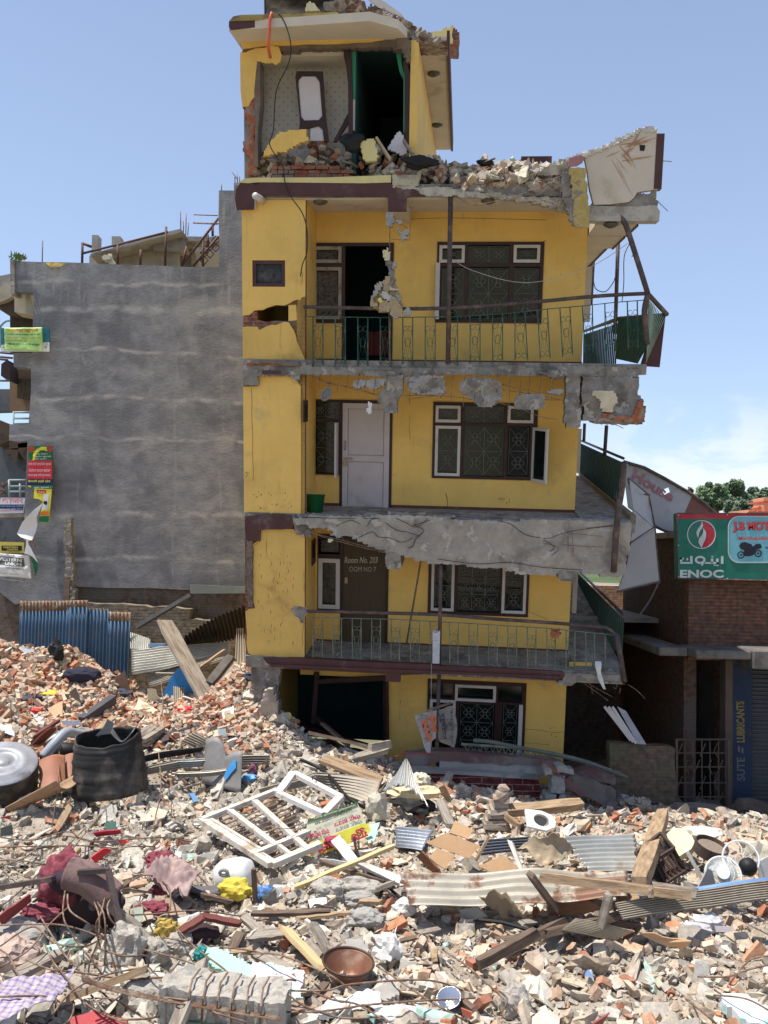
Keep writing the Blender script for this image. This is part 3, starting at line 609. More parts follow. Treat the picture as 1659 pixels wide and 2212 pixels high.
obj('slab_edge',rough(MB(),P2('B',[(260,390),(420,400),(560,420),(760,440),(900,450),(1020,470),(1020,520),(940,505),(800,470),(600,450),(380,440),(270,430)],-1.25),-1.28,-1.1,.035,.05,seed=32),MATS['chalky_broken_edge'],B)
obj('sagging_slab',MB().poly(P2('B',[(1125,490),(1300,495),(1480,488),(1500,520),(1495,572),(1300,572),(1125,570)],-1.28),[],XZ,-1.28,-1.0),mat('dusty_white_fascia',(.45,.41,.35),.8,.15,4,(.28,.25,.21),3,(.5,.65),.4,30),B,fix=True)
c0=bz('B',1390,580,11.0);c1=bz('B',1308,650,11.0);c2=bz('B',1308,712,11.0);c3=bz('B',1170,760,11.0);c4=bz('B',1165,812,11.0)
mb=MB().box((XR+.02,-.99,11.0),(c0.x,c1.y,11.3));mb.box((XR+.02,c1.y+.002,10.98),(c1.x,c2.y,11.3));mb.box((XR+.02,c2.y+.002,11.0),(c3.x,YB,11.3))
obj('gallery_soffit',mb,CREAM,B)
mb=MB();mb.box((c0.x,-.99,10.98),(c0.x+.03,c1.y,11.32));mb.box((c1.x,c1.y,10.96),(c1.x+.03,c2.y,11.32));mb.box((c3.x,c2.y,10.98),(c3.x+.03,YB,11.32));obj('gallery_fascia',mb,MAR,B)
# torn slab panel standing on edge at the roof corner
pan=P2('B',[(1100,232),(1180,195),(1270,150),(1400,95),(1450,80),(1482,92),(1490,402),(1420,412),(1380,418),(1360,450),(1335,470),(1240,482),(1150,485),(1128,400),(1115,300)],-1.3)
pn=obj('torn_slab',MB().poly(pan,[],XZ,-1.3,-1.16),CREAM,B,fix=True)
mm=mat('stained_cream_slab',(.60,.52,.42),.85,.08,1.5,(.46,.37,.27),1.6,(.55,.75),.15,25);pn.data.materials[0]=mm
tip=bp('B',1120,330,-1.306);sm=MB()
for i in range(15): 
 a=R(rnd.uniform(8,75));L0=rnd.uniform(.05,.25);L1=L0+rnd.uniform(.12,.5);cen=bp('B',1225,230,-1.306);dr=Vector((math.cos(a)*.55,0,math.sin(a)*.5-.75)).normalized()if i%2 else Vector((math.cos(a)*.9,0,math.sin(a)*.45)).normalized()
 p0=cen+Vector((rnd.uniform(-.08,.3),0,rnd.uniform(-.12,.2)));wd=rnd.uniform(.004,.016);nrm=Vector((-dr.z,0,dr.x));jj=-.002-i*.0002
 q=[p0-nrm*wd*.3,p0+dr*L1*.5-nrm*wd,p0+dr*L1,p0+dr*L1*.45+nrm*wd,p0+nrm*wd*.3];sm.add([v+Vector((0,jj,0))for v in q],[(0,1,2,3,4)])
obj('rust_splash',sm,mat('rust_splash',(.44,.24,.13),.9,.3,9,(.55,.42,.3),8,(.5,.65),0),pn)
obj('torn_edge',rough(MB(),P2('B',[(850,318),(900,285),(930,262),(1012,238),(1025,262),(1020,300),(985,322),(880,332)],-1.28),-1.3,-1.0,.03,.06,seed=37),mat('chalky_broken_edge',(1,1,1)),B)
obj('torn_edge',rough(MB(),P2('B',[(1010,240),(1100,205),(1180,185),(1270,138),(1400,80),(1445,68),(1490,88),(1470,98),(1400,102),(1280,160),(1180,205),(1100,238),(1020,262)],-1.3),-1.33,-1.12,.03,.04,seed=33),mat('white_broken_edge',(.60,.57,.52),.95,.15,8,bump=1),B)
mb=MB();a=bp('B',1483,92,-1.3);b_=bp('B',1491,402,-1.3);mb.box((a.x,-1.305,b_.z),(b_.x+.05,-1.12,a.z-.05));obj('torn_slab_edge',mb,MAR,B)
q=bp('B',1405,185,-1.3);obj('bolt_hole',MB().box((q.x-.04,-1.31,q.z-.04),(q.x+.04,-1.298,q.z+.04),jit=.01),BLACK,B)
obj('hanging_plaster',rough(MB(),P2('B',[(1015,285),(1105,290),(1112,400),(1128,560),(1125,605),(1080,612),(1045,600),(1040,500),(1030,380)],-1.36),-1.38,-1.31,.03,.025,seed=34),mat('dirty_yellow_plaster',(.48,.36,.13),.9,.2,5,(.26,.22,.17),5,(.5,.62),.5,30),B)
obj('hanging_plaster',rough(MB(),P2('B',[(985,300),(1018,290),(1040,500),(1045,600),(1020,560),(990,470),(972,380)],-1.33),-1.36,-1.25,.03,.03,seed=35),CONC,B)
obj('pink_plaster',MB().poly(P2('B',[(1018,240),(1080,222),(1102,235),(1090,262),(1060,280),(1015,282)],-1.38),[],XZ,-1.385,-1.34),mat('dusty_pink_paint',(.38,.19,.19),.8,.1),B,fix=True)
obj('slab_rubble_edge',rough(MB(),P2('B',[(1130,478),(1240,472),(1335,452),(1380,420),(1430,430),(1475,418),(1485,500),(1420,505),(1130,505)],-1.2),-1.25,-.8,.035,.06,seed=36),CONC,B)
# ceiling lamps under roof and eaves
def dome(k,x,y,Z,r,tgt=B):
 q=bz(k,x,y,Z);mb=MB().lathe([(r,0),(r*.95,-r*.22),(r*.6,-r*.42),(0.12*r,-r*.55),(0,-r*.56)],14,Matrix.Translation(q));obj('ceiling_lamp',mb,mat('dusty_lamp_glass',(.10,.09,.065),.4,.2),tgt,smooth=True)
dome('C',665,240,Z4-.02,.13);dome('B',592,462,Z4-.02,.13);dome('B',1240,588,10.99,.13)
# far parapet piece behind the roof rubble
a=bp('B',770,232,6);b_=bp('B',920,300,6)
f=obj('rear_parapet',MB().box((a.x,6,b_.z-.4),(b_.x,6.25,a.z-.16)),CREAM,B);obj('coping',MB().box((a.x-.02,5.95,a.z-.158),(b_.x+.02,6.3,a.z)),MAR,B)

# ---- top room
PY=-1.05
lint=P2('A',[(140,262),(600,255),(1000,232),(1210,222),(1215,250),(1190,300),(1165,250),(1130,240),(1080,262),(1000,275),(860,282),(760,290),(600,290),(470,298),(300,305),(200,318),(150,322)],PY)
T1=obj('top_lintel',MB().poly(lint,[],XZ,PY,PY+.16),YEL,B,fix=True)
obj('top_lintel',rough(MB(),P2('A',[(150,318),(470,295),(860,280),(1150,245),(1240,250),(1250,330),(1150,330),(1140,305),(870,315),(430,335),(400,340),(150,345)],PY+.03),PY+.03,PY+.2,.035,.02,seed=40),mat('bare_grey_brown_render',(.19,.15,.12),.95,.25,4,(.24,.1,.06),3,(.55,.65),.8,30),B)
obj('pillar_plaster',MB().poly(P2('A',[(135,348),(180,346),(215,380),(248,408),(240,480),(232,560),(228,600),(232,640),(210,660),(192,700),(150,706),(138,600)],PY),[],XZ,PY,PY+.03),YEL,B,fix=True)
obj('pillar_plaster',MB().poly(P2('A',[(180,345),(240,322),(300,318),(345,305),(392,312),(412,370),(400,410),(370,430),(350,415),(310,420),(270,408),(235,405),(200,375)],PY),[],XZ,PY-.02,PY+.03),YEL,B,fix=True)
obj('pillar_brickwork',rough(MB(),P2('A',[(142,345),(258,345),(262,640),(250,760),(235,900),(245,1080),(240,1165),(188,1165),(192,1080),(205,1040),(160,990),(152,950),(195,905),(205,860),(180,800),(165,730),(150,700)],PY+.03),PY+.03,PY+.25,.04,.03,seed=41),mat('raw_orange_brick',(1,1,1)),B)
obj('pillar_render',MB().poly(P2('A',[(235,640),(262,405),(275,420),(278,700),(260,860),(262,1110),(232,1110),(245,860)],PY+.1),[],XZ,PY+.0,PY+.3),mat('bare_grey_brown_render',(1,1,1)),B,fix=True)
ZP=14.01
xl=bp('A',140,500,PY).x;xr_=bp('A',1262,400,PY).x;xm=bp('A',852,600,PY).x
WP_=wallpaper('dotted_wallpaper')
Yk=-.28
wi=MB();wi.box((xl+.15,Yk,Z4+.2),(xm+.03,Yk+.1,ZP));obj('papered_wall',wi,WP_,B)
wi=MB();wi.box((xl,PY+.2,Z4+.2),(xl+.12,YB-2,ZP));obj('room_side_wall',wi,mat('grey_room_plaster',(.30,.28,.25),.9,.15,3,(.2,.18,.16),2),B)
wi=MB();wi.box((xl+.13,PY+.2,ZP-.16),(xm,Yk,ZP-.02));obj('room_ceiling',wi,CREAM,B)
obj('room_wall',MB().box((xm+.03,PY+.25,Z4+.2),(xm+.11,4.5,ZP)),DARKIN,B);obj('room_wall',MB().box((xm,4.5,Z4+.2),(xr_,4.6,ZP)),DARKIN,B);obj('room_ceiling',MB().box((xm+.11,PY+.25,ZP-.05),(xr_,4.5,ZP-.003)),DARKIN,B)  # walls and ceiling coloured dark so this room looks unlit
obj('green_wall',MB().box((xm+.11,3.2,Z4+.2),(xr_,3.35,12.6)),mat('deep_green_paint',(.02,.16,.10),.7),B)
obj('room_wall',MB().box((xm+.11,3.2,12.6),(xr_,3.35,ZP)),mat('teal_grey_paint',(.05,.09,.10),.7),B)
TEAL=mat('bright_green_paint',(.05,.32,.20),.7,.1)
obj('green_wall',MB().poly(P2('A',[(870,312),(1140,304),(1140,322),(902,332),(898,600),(896,665),(882,665),(872,400)],PY+.22),[],XZ,PY+.2,PY+.24),TEAL,B,fix=True)
obj('green_wall',MB().poly(P2('A',[(1162,328),(1200,326),(1205,430),(1228,520),(1224,880),(1214,880),(1216,520),(1188,470)],PY+.25),[],XZ,PY+.22,PY+.4),TEAL,B,fix=True)
obj('door_post',MB().poly(P2('A',[(822,322),(865,318),(872,400),(880,660),(880,900),(852,900),(850,560),(835,430),(820,370)],PY+.12),[],XZ,PY+.1,PY+.2),WOODM,B,fix=True)
obj('door_post',MB().poly(P2('A',[(1212,410),(1235,405),(1272,530),(1265,700),(1272,960),(1225,950),(1225,520)],PY+.1),[],XZ,PY+.05,PY+.2),WOODM,B,fix=True)
obj('door_post',MB().poly(P2('A',[(884,665),(898,665),(896,870),(882,870)],PY+.22),[],XZ,PY+.15,PY+.2),WHITE,B,fix=True)
obj('leaning_brace',MB().poly(P2('A',[(752,942),(850,755),(852,820),(775,940)],PY+.3),[],XZ,PY+.25,PY+.32),WOODM,B,fix=True)
obj('roof_column',rough(MB(),P2('A',[(1165,215),(1250,210),(1262,300),(1268,420),(1235,410),(1200,320),(1160,320)],PY),PY-.02,PY+.2,.035,.02,seed=42),mat('bare_grey_brown_render',(1,1,1)),B)
obj('top_side_wall',MB().box((xr_,PY+.02,Z4+.22),(xr_+.13,YB-.6,ZP)),YEL,B)
# wrecked door hanging in the papered room
dY=PY+.35
hp=[(508,470),(682,472),(690,600),(700,760),(722,935),(690,935),(680,850),(655,832),(525,858),(530,800),(515,640),(500,510)]
hh=[(545,503),(632,503),(660,540),(662,560),(678,765),(655,793),(560,796),(538,770),(520,560),(522,528)]
dr=obj('hanging_door',MB().poly(P2('A',hp,dY),[P2('A',hh,dY)],XZ,dY,dY+.05),WOODM,B,fix=True)
obj('panel',MB().poly(P2('A',hh,dY+.02),[],XZ,dY+.02,dY+.04),mat('pale_lilac_board',(.62,.58,.60),.7,.04),dr,fix=True)
obj('lower_panel',MB().poly(P2('A',[(600,850),(655,835),(688,870),(690,930),(600,930)],dY+.03),[],XZ,dY+.03,dY+.05),mat('pale_lilac_board',(1,1,1)),dr,fix=True)
# eave slab
def bz2(k,x,y,Z):q=bz(k,x,y,Z);return(q.x,q.y)
fl=bp('A',62,188,-1.55);
eav=[(fl.x,-1.55),bz2('A',990,138,ZP+.02),bz2('A',1180,190,ZP+.02),bz2('A',1280,290,ZP+.02),bz2('A',1500,300,ZP+.02),bz2('A',1530,990,ZP+.02)]
eav=eav+[(fl.x,eav[-1][1])]
obj('eave_slab',MB().poly(eav,[],lambda a,b,t:(a,b,t),ZP+.02,ZP+.16),CREAM,B,fix=True)
obj('fascia',MB().poly(P2('A',[(62,140),(100,136),(900,118),(960,105),(1040,135),(900,140),(70,192),(60,175)],-1.6),[],XZ,-1.6,-1.552),MAR,B,fix=True)
obj('parapet_band',MB().poly(P2('A',[(62,140),(90,108),(140,98),(400,92),(780,80),(780,108),(500,122),(90,138)],-1.62),[],XZ,-1.62,-1.4),mat('weathered_parapet_paint',(.36,.27,.09),.85,.2,3,(.16,.13,.08),2.5,(.5,.7),.3),B,fix=True)
e_=eav[-3];e2=eav[-2];mb=MB().hexa([(e_[0],e_[1],ZP-.02),(e_[0]+.05,e_[1],ZP-.02),(e2[0]+.05,e2[1],ZP-.02),(e2[0],e2[1],ZP-.02),(e_[0],e_[1],ZP+.26),(e_[0]+.05,e_[1],ZP+.26),(e2[0]+.05,e2[1],ZP+.26),(e2[0],e2[1],ZP+.26)]);obj('fascia',mb,MAR,B)
obj('crumbled_eave',rough(MB(),P2('A',[(850,92),(960,80),(1000,40),(1060,60),(1140,110),(1220,150),(1300,190),(1400,240),(1500,285),(1500,302),(1400,300),(1270,285),(1240,220),(1180,190),(1060,165),(1000,130),(870,105)],-.9),-1.0,-.4,.04,.09,f=4,seed=43),mat('crumbled_brown_concrete',(.30,.25,.2),.95,.4,7,(.13,.07,.05),4,(.48,.58),1,30),B)
sw=P2('A',[(985,8),(1065,0),(1200,95),(1225,130),(1130,90),(1050,55)],-.95);obj('white_roof_flashing',MB().poly(sw,[],XZ,-1.0,-.96),WHITE,B,fix=True)
mb=rough(MB(),P2('A',[(1370,225),(1535,172),(1540,210),(1530,285),(1480,290),(1400,240)],.6),.6,1.2,.05,.01,seed=44);obj('parapet_stub',mb,mat('pale_yellow_paint',(1,1,1)),B)
mb=rough(MB(),P2('A',[(1538,180),(1578,205),(1580,310),(1520,325),(1515,290),(1535,270)],.62),.65,1.2,.04,.03,seed=45);obj('parapet_stub',mb,BRK,B)
dome('A',1415,485,ZP+.01,.12);dome('A',1438,825,ZP+.01,.12)
# brick courses left standing at the foot of the top room
bm2=MB();rr=random.Random(3);zt=Z4+.235
for c_i in range(5):
 xx=xl+.45+rr.uniform(0,.1);end=bp('A',880-c_i*25,1100,PY).x
 while xx<end:
  L_=rr.choice([.23,.23,.11,.2]);bm2.box((xx,PY-.02+rr.uniform(-.03,.02),zt),(xx+L_-.012,PY+.2,zt+.058),jit=.006);xx+=L_
 zt+=.068
obj('standing_brick_courses',bm2,mat('dusty_red_brick',(.27,.10,.06),.95,.35,5,(.24,.19,.15),4,(.48,.62),.8,40),B)

# ---- steel posts and rails
def pipe(name,pts,r=.035,m=PIPE,parent=B,n=8):return obj(name,MB().tube(pts,r,n),m,parent,smooth=True)
pipe('balcony_post',[bp('B',392,448,-1.2),bp('B',378,1325,-1.2)],.042)
pipe('balcony_post',[bp('G',398,150,-1.2),bp('G',385,810,-1.2)],.036)
pipe('balcony_post',[bp('G',385,870,-1.2),bp('G',372,1300,-1.2),bp('G',380,1440,-1.25)],.036)
pipe('balcony_post',[bp('B',1280,615,2.0),bp('B',1262,1170,2.0)],.04)
pipe('balcony_post',[bp('B',1147,738,4.6),bp('B',1132,1015,4.6)],.05)
pipe('bent_brace',smooth_path([bp('B',1262,490,-1.2),bp('B',1300,560,-1.25),bp('B',1325,610,-1.3),bp('B',1380,780,-1.35),bp('B',1435,955,-1.4)],4),.045)
def railing(top,lowrail,bars,m,dd,name='balcony_railing',tr=.032,scroll=True,br=.014):
 f=obj(name,MB().tube(smooth_path(top,3),tr,8),PIPE,B,smooth=True)
 obj('lower_rail',MB().tube(lowrail,.010,4),m,f)
 for a,b_ in bars:obj('baluster',MB().beam(a,b_,br*2,br*1.2),m,f)
 if scroll:
  for i in range(0,len(bars)-1,2):
   (a0,a1),(b0,b1)=bars[i],bars[i+1]
   def uv(u,v):return(a0.lerp(a1,v)).lerp(b0.lerp(b1,v),u)+Vector((0,-.012,0))
   sc_=MB();
   sc_.tube([uv(.05,.92),uv(.5,.30),uv(.95,.92)],.005,4);sc_.tube([uv(.05,.25),uv(.5,.85),uv(.95,.25)],.005,4)
   for(cu,cv)in((.25,.24),(.75,.24),(.25,.90),(.75,.90)):sc_.tube([uv(cu+.22*math.cos(t),cv+.055*math.sin(t))for t in[k*.7 for k in range(9)]],.005,4)
   sc_.tube([uv(.5+.3*math.cos(t),.52+.09*math.sin(t))for t in[k*.785 for k in range(9)]],.005,4)
   obj('scroll',sc_,m,f)
 return f
def lerp_tab(tab,x):
 for i in range(len(tab)-1):
  if x<=tab[i+1][0]:t=(x-tab[i][0])/(tab[i+1][0]-tab[i][0]);return tab[i][1]+(tab[i+1][1]-tab[i][1])*t
 return tab[-1][1]
YR=-1.2
top=[bp('X',a,b_,YR-(.2 if a>1380 else 0))for a,b_ in((656,663),(760,665),(874,667),(985,665),(1099,657),(1180,650),(1262,642),(1330,637),(1397,634))]
tt=[(656,684),(830,686),(985,684),(1099,677),(1177,668),(1258,661),(1330,653),(1397,648)]
tbm=[(656,788),(985,790),(1160,776),(1225,768),(1262,762),(1330,757),(1400,748)]
xs=[];x_=676
while x_<1385:xs.append(x_);x_+=21.5 if len(xs)%2 else 27
bars=[(bp('X',a,lerp_tab(tt,a),YR),bp('X',a+(6 if a>1130 else 0)-(4 if a>1270 else 0),lerp_tab(tbm,a)+rnd.uniform(-2,2),YR))for a in xs]
railing(top,[bp('X',a,b_,YR)for a,b_ in tt],bars,GREEN,0)
top=[bp('F',520,636,-1.16),bp('F',760,640,YR),bp('F',1130,650,YR)]+[bp('G',a,b_,YR)for a,b_ in((380,500),(700,525),(1100,552),(1300,570),(1410,580),(1450,606),(1478,640))]
tt=[(680,1334),(830,1337),(985,1345),(1180,1357),(1330,1372)];tbm=[(680,1420),(830,1425),(985,1434),(1180,1442),(1330,1455)]
xs=[];x_=677
while x_<1325:xs.append(x_);x_+=19 if len(xs)%2 else 23
bars=[(bp('X',a,lerp_tab(tt,a),YR),bp('X',a+rnd.uniform(-1,1),lerp_tab(tbm,a),YR))for a in xs]
railing(top,[bp('X',a,b_,YR)for a,b_ in tt],bars,GREEND,0)
# bent corner of the upper rail: post, outrigger rail and the sheet hung behind it
pipe('bent_corner_post',smooth_path([bp('B',1437,955,-1.4),bp('B',1418,1040,-1.4),bp('B',1422,1120,-1.35),bp('B',1432,1225,-1.3)],4),.05)
pipe('bent_outer_rail',[bp('B',1440,962,-1.4),bp('B',1536,1066,-1.0)],.04)
pipe('bent_outer_rail',[bp('B',1536,1066,-1.0),bp('B',1280,1085,.6),bp('B',1095,1155,5)],.03)
fan_=MB()
for i in range(12):
 t=i/11;a=bp('B',1440+85*t,985+100*t,-1.35+.3*t);b_=bp('B',1425-10*t+10,1220+100*t,-1.3+.3*t);fan_.beam(a,b_,.02,.012)
obj('bent_side_railing',fan_,mat('pale_green_paint',(.25,.33,.26),.6,.2,5),B)
shd=MB();cn=[bp('B',1278,1088,.4),bp('B',1530,1060,-1.0),bp('B',1380,1325,-1.05),bp('B',1265,1300,.5)]
shd.grid(lambda u,v:cn[0].lerp(cn[1],u).lerp(cn[3].lerp(cn[2],u),v)+Vector((0,.02*math.sin(u*60),0)),60,4)
obj('hanging_green_sheet',shd,mat('dark_green_sheet',(.015,.07,.055),.6,.2,4),B,solid=.01)
obj('hanging_maroon_sheet',MB().poly(P2('B',[(1530,1065),(1498,1345),(1395,1338),(1430,1225),(1490,1100)],-.9),[],XZ,-.9,-.86),MAR,B,fix=True)
# gallery railings running back along the right side
def gallery(nm,a,b_,c_,d2_,n,m,X=3.38,tr=.03,endk=None):
 A_,B_=bx(*a,X),bx(*b_,X);C_,D_=bx(*c_,X),bx(*d2_,X)
 f=obj(nm,MB().tube([A_,B_],tr,6),PIPE,B,smooth=True)
 for i in range(n):
  t=i/(n-1);p=A_.lerp(B_,t);q=C_.lerp(D_,t);obj('baluster',MB().beam(p-Vector((0,0,.08)),q,.03,.022),m,f)
 return f
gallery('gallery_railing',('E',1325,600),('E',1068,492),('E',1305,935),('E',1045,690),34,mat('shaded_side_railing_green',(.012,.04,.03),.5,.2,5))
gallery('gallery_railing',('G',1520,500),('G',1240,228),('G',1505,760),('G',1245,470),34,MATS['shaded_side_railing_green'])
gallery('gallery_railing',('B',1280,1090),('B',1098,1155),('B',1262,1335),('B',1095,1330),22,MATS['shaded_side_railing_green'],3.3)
for k,a,b_ in(('E',(1222,398),(1210,580)),('E',(1087,385),(1082,500))):pipe('gallery_post',[bx(k,*a,3.38),bx(k,*b_,3.38)],.04)
gf=MB();gf.box((XR,-1.0,Z2-.05),(3.4,YB,Z2+.0));obj('gallery_floor',gf,CONC,B)
gf=MB();gf.box((3.36,-.9,Z2-.1),(3.46,YB,Z2+.08));obj('gallery_kerb',gf,mat('tan_kerb_paint',(.22,.17,.12),.8),B)
obj('gallery_floor',MB().box((XR,-1.0,Z1-.04),(3.36,YB,Z1+.0)),CONC,B)
for k,r_ in(('E',(1044,418,1056,690)),('B',(1103,815,1128,1105)),('G',(1212,240,1228,490))):
 q0=bp(k,r_[0],r_[1],1.2);q1=bp(k,r_[2],r_[3],1.2);obj('side_window_leaf',MB().box((max(q0.x,XR),1.18,q1.z),(max(q1.x,XR+.1),1.25,q0.z)),WHITE,B)
# corner post of floor 2 gallery, leaning scrap of pipes
pipe('gallery_post',smooth_path([bp('E',1330,620,-1.3),bp('E',1320,760,-1.32),bp('E',1290,960,-1.36),bp('E',1265,1300,-1.38)],3),.055)
pipe('gallery_post',[bp('G',1476,620,-1.2),bp('G',1500,760,-1.2),bp('G',1525,915,-1.25)],.05)
# hanging rebars of floors 3, 2 and 1 (parts of the building)
def rebars(k,lines,Y=-1.27,r=.006,nm='bent_rebar',m=REB):
 for ln in lines:
  obj(nm,MB().tube(smooth_path([bp(k,a,b_,Y+rnd.uniform(-.05,.03))for a,b_ in ln],4),r,5),m,B)
hr=[]
rr=random.Random(11)
for i in range(9):x_=620+i*72+rr.uniform(-10,10);hr.append([(x_,95),(x_-8,160),(x_-22,225+rr.uniform(-10,30))])
hr+=[[(545,110),(700,175),(860,200),(1050,255),(1230,275)],[(560,95),(640,150),(780,190),(1050,262)],[(1230,265),(1420,260),(1659,275)]]
rebars('D',hr)
hr=[]
for i in range(14):x_=20+i*67+rr.uniform(-10,10);hr.append([(x_,70),(x_-4,130),(x_-14,240+rr.uniform(-30,60))])
hr+=[[(0,235),(220,215),(400,240)],[(560,140),(700,175),(960,215)],[(580,180),(740,200),(960,245)],[(560,260),(680,290),(820,345),(925,360)],[(840,240),(960,242)],[(380,120),(580,150)],[(960,208),(1070,195),(1130,190)],[(0,130),(230,130)],[(1210,375),(1270,390),(1325,415)]]
rebars('E',hr)
rebars('F',[[(440,10),(620,60),(860,120),(1110,185)],[(470,0),(640,75),(860,135),(1110,195)],[(600,40),(640,10)],[(780,65),(800,110)]],-1.29)
rebars('E',[[(960,1060),(1050,1065),(1200,1080)],[(950,1130),(1080,1140),(1200,1145)],[(985,1040),(985,1180)],[(1010,1040),(1018,1200)],[(830,1120),(930,1150),(880,1200)],[(1100,1030),(1260,1010)]],-1.32)
rebars('G',[[(1250,895),(1330,940),(1450,1005)],[(1250,905),(1330,960),(1425,1030)],[(1310,895),(1330,990)],[(1465,880),(1480,920),(1472,955),(1455,945)],[(1350,885),(1430,900),(1530,930)],[(1500,950),(1495,985)],[(1545,930),(1600,965),(1650,1015)]],-1.1)
rebars('B',[[(420,440),(480,475),(560,480),(700,450),(860,395),(980,330)],[(560,425),(700,465),(820,470),(1030,440)],[(600,310),(760,400),(900,470),(1030,500)],[(900,490),(960,500),(1030,520),(990,528),(920,510)],[(940,360),(1000,240)],[(965,330),(975,420),(940,530)],[(700,470),(780,350),(900,300)],[(430,440),(500,480),(600,486),(760,440),(940,370)],[(925,330),(945,470)]],-1.36)
rebars('B',[[(1495,252),(1562,257)],[(1480,460),(1540,518)]],-1.2)
# knobs of concrete still clinging to the floor 3 rebars
for i,(k,pts)in enumerate((('D',[(865,150),(930,140),(960,150),(1000,140),(1100,130),(1095,190),(1010,220),(960,190),(900,215),(870,190)]),('D',[(905,85),(1000,75),(1170,80),(1240,110),(1245,240),(1200,300),(1205,400),(1110,395),(1095,340),(1050,310),(1060,250),(1120,190),(1090,125),(960,110)]),('D',[(1250,130),(1400,120),(1560,150),(1560,250),(1500,265),(1400,240),(1340,260),(1280,200)]),
('E',[(0,100),(60,90),(220,95),(230,195),(180,215),(60,205),(0,180)]),('E',[(315,130),(380,105),(500,108),(570,130),(580,220),(560,255),(500,290),(430,280),(400,240),(320,195)]),('E',[(665,225),(700,198),(840,205),(835,290),(780,300),(700,305),(650,290)]),('E',[(850,185),(910,170),(950,180),(945,208),(880,212)]),('E',[(800,70),(900,60),(960,75),(960,120),(880,110)]))):
 obj('hanging_concrete',rough(MB(),P2(k,pts,-1.27),-1.3,-1.12,.03,.05,f=5,seed=50+i),CONC if i%3 else mat('pale_grey_concrete',(.38,.36,.33),.95,.2,5,bump=1),B)
q=bp('D',665,250,-1.3);rg_=lambda r0,t,dy:q+Vector((r0*.75*math.cos(t)+r0*.25*math.sin(t),dy+.03*math.sin(t),r0*math.sin(t)))
obj('hanging_ring',MB().tube([rg_(.11,i*math.pi/8,-.02)for i in range(16)],.018,6,closed=True).add([q]+[rg_(.10,i*math.pi/5,0)for i in range(10)],[(0,1+i,1+(i+1)%10)for i in range(10)]),mat('dull_grey_disc',(.22,.2,.17),.7,.2,8),B)
# hairline cracks, drips and scuffs on the painted walls
ck=MB()
for k,Yc,pts in(('D',-1.152,[(98,200),(104,320),(100,430),(108,560),(106,700),(114,860),(108,905)]),('D',-1.152,[(50,850),(62,840),(75,845),(58,880)]),('D',-.002,[(1566,1000),(1575,1050),(1580,1100)]),('D',-.002,[(1296,420),(1290,500),(1297,600)]),('F',-1.152,[(495,728),(488,790),(482,840),(490,880),(478,905)]),('F',-1.152,[(130,135),(165,110),(170,60)]),
('F',-1.152,[(430,620),(470,610),(530,600)]),('B',-.002,[(150,560),(400,555),(700,560),(900,565)]),('B',-.002,[(880,680),(900,670)]),('C',-.002,[(1200,525),(1340,535),(1352,300)]),('C',-1.152,[(525,870),(530,800),(520,760)]),('E',-.002,[(235,815),(243,850),(246,895)]),('G',-.002,[(905,1205),(1000,1210),(1090,1225),(1155,1222)]),('G',-.002,[(905,1285),(960,1290),(1060,1300)]),('G',-.002,[(940,480),(1000,510),(1055,527)])):
 ck.tube([bp(k,x+rnd.uniform(-2,2),y+rnd.uniform(-2,2),Yc)for x,y in pts],.0035,4)
obj('wall_crack',ck,mat('crack_shadow_dust',(.10,.07,.035),.9),B)
sc2=MB();rr=random.Random(5)
for k,Yc,n_,x0_,x1_,y0_,y1_ in(('D',-1.1515,34,110,400,980,1120),('F',-1.1515,60,150,420,170,900),('F',-.0015,8,1215,1226,1290,1460),('E',-.0015,8,560,640,840,900),('B',-.0015,8,900,1100,760,1000),('G',-.0015,12,1060,1150,1180,1420)):
 for _ in range(n_):
  x,y=rr.uniform(x0_,x1_),rr.uniform(y0_,y1_);q=bp(k,x,y,Yc);h_=rr.uniform(.01,.09)if k=='F' else rr.uniform(.006,.03);w_=rr.uniform(.003,.009)if k=='F' else rr.uniform(.004,.02)
  sc2.add([q+Vector((-w_,0,0)),q+Vector((0,0,-h_)),q+Vector((w_,0,-.002)),q+Vector((w_*.3,0,h_*.6))],[(0,1,2,3)])
obj('scuff',sc2,mat('brown_scuff',(.30,.19,.07),.9,.3,8,bump=0),B)
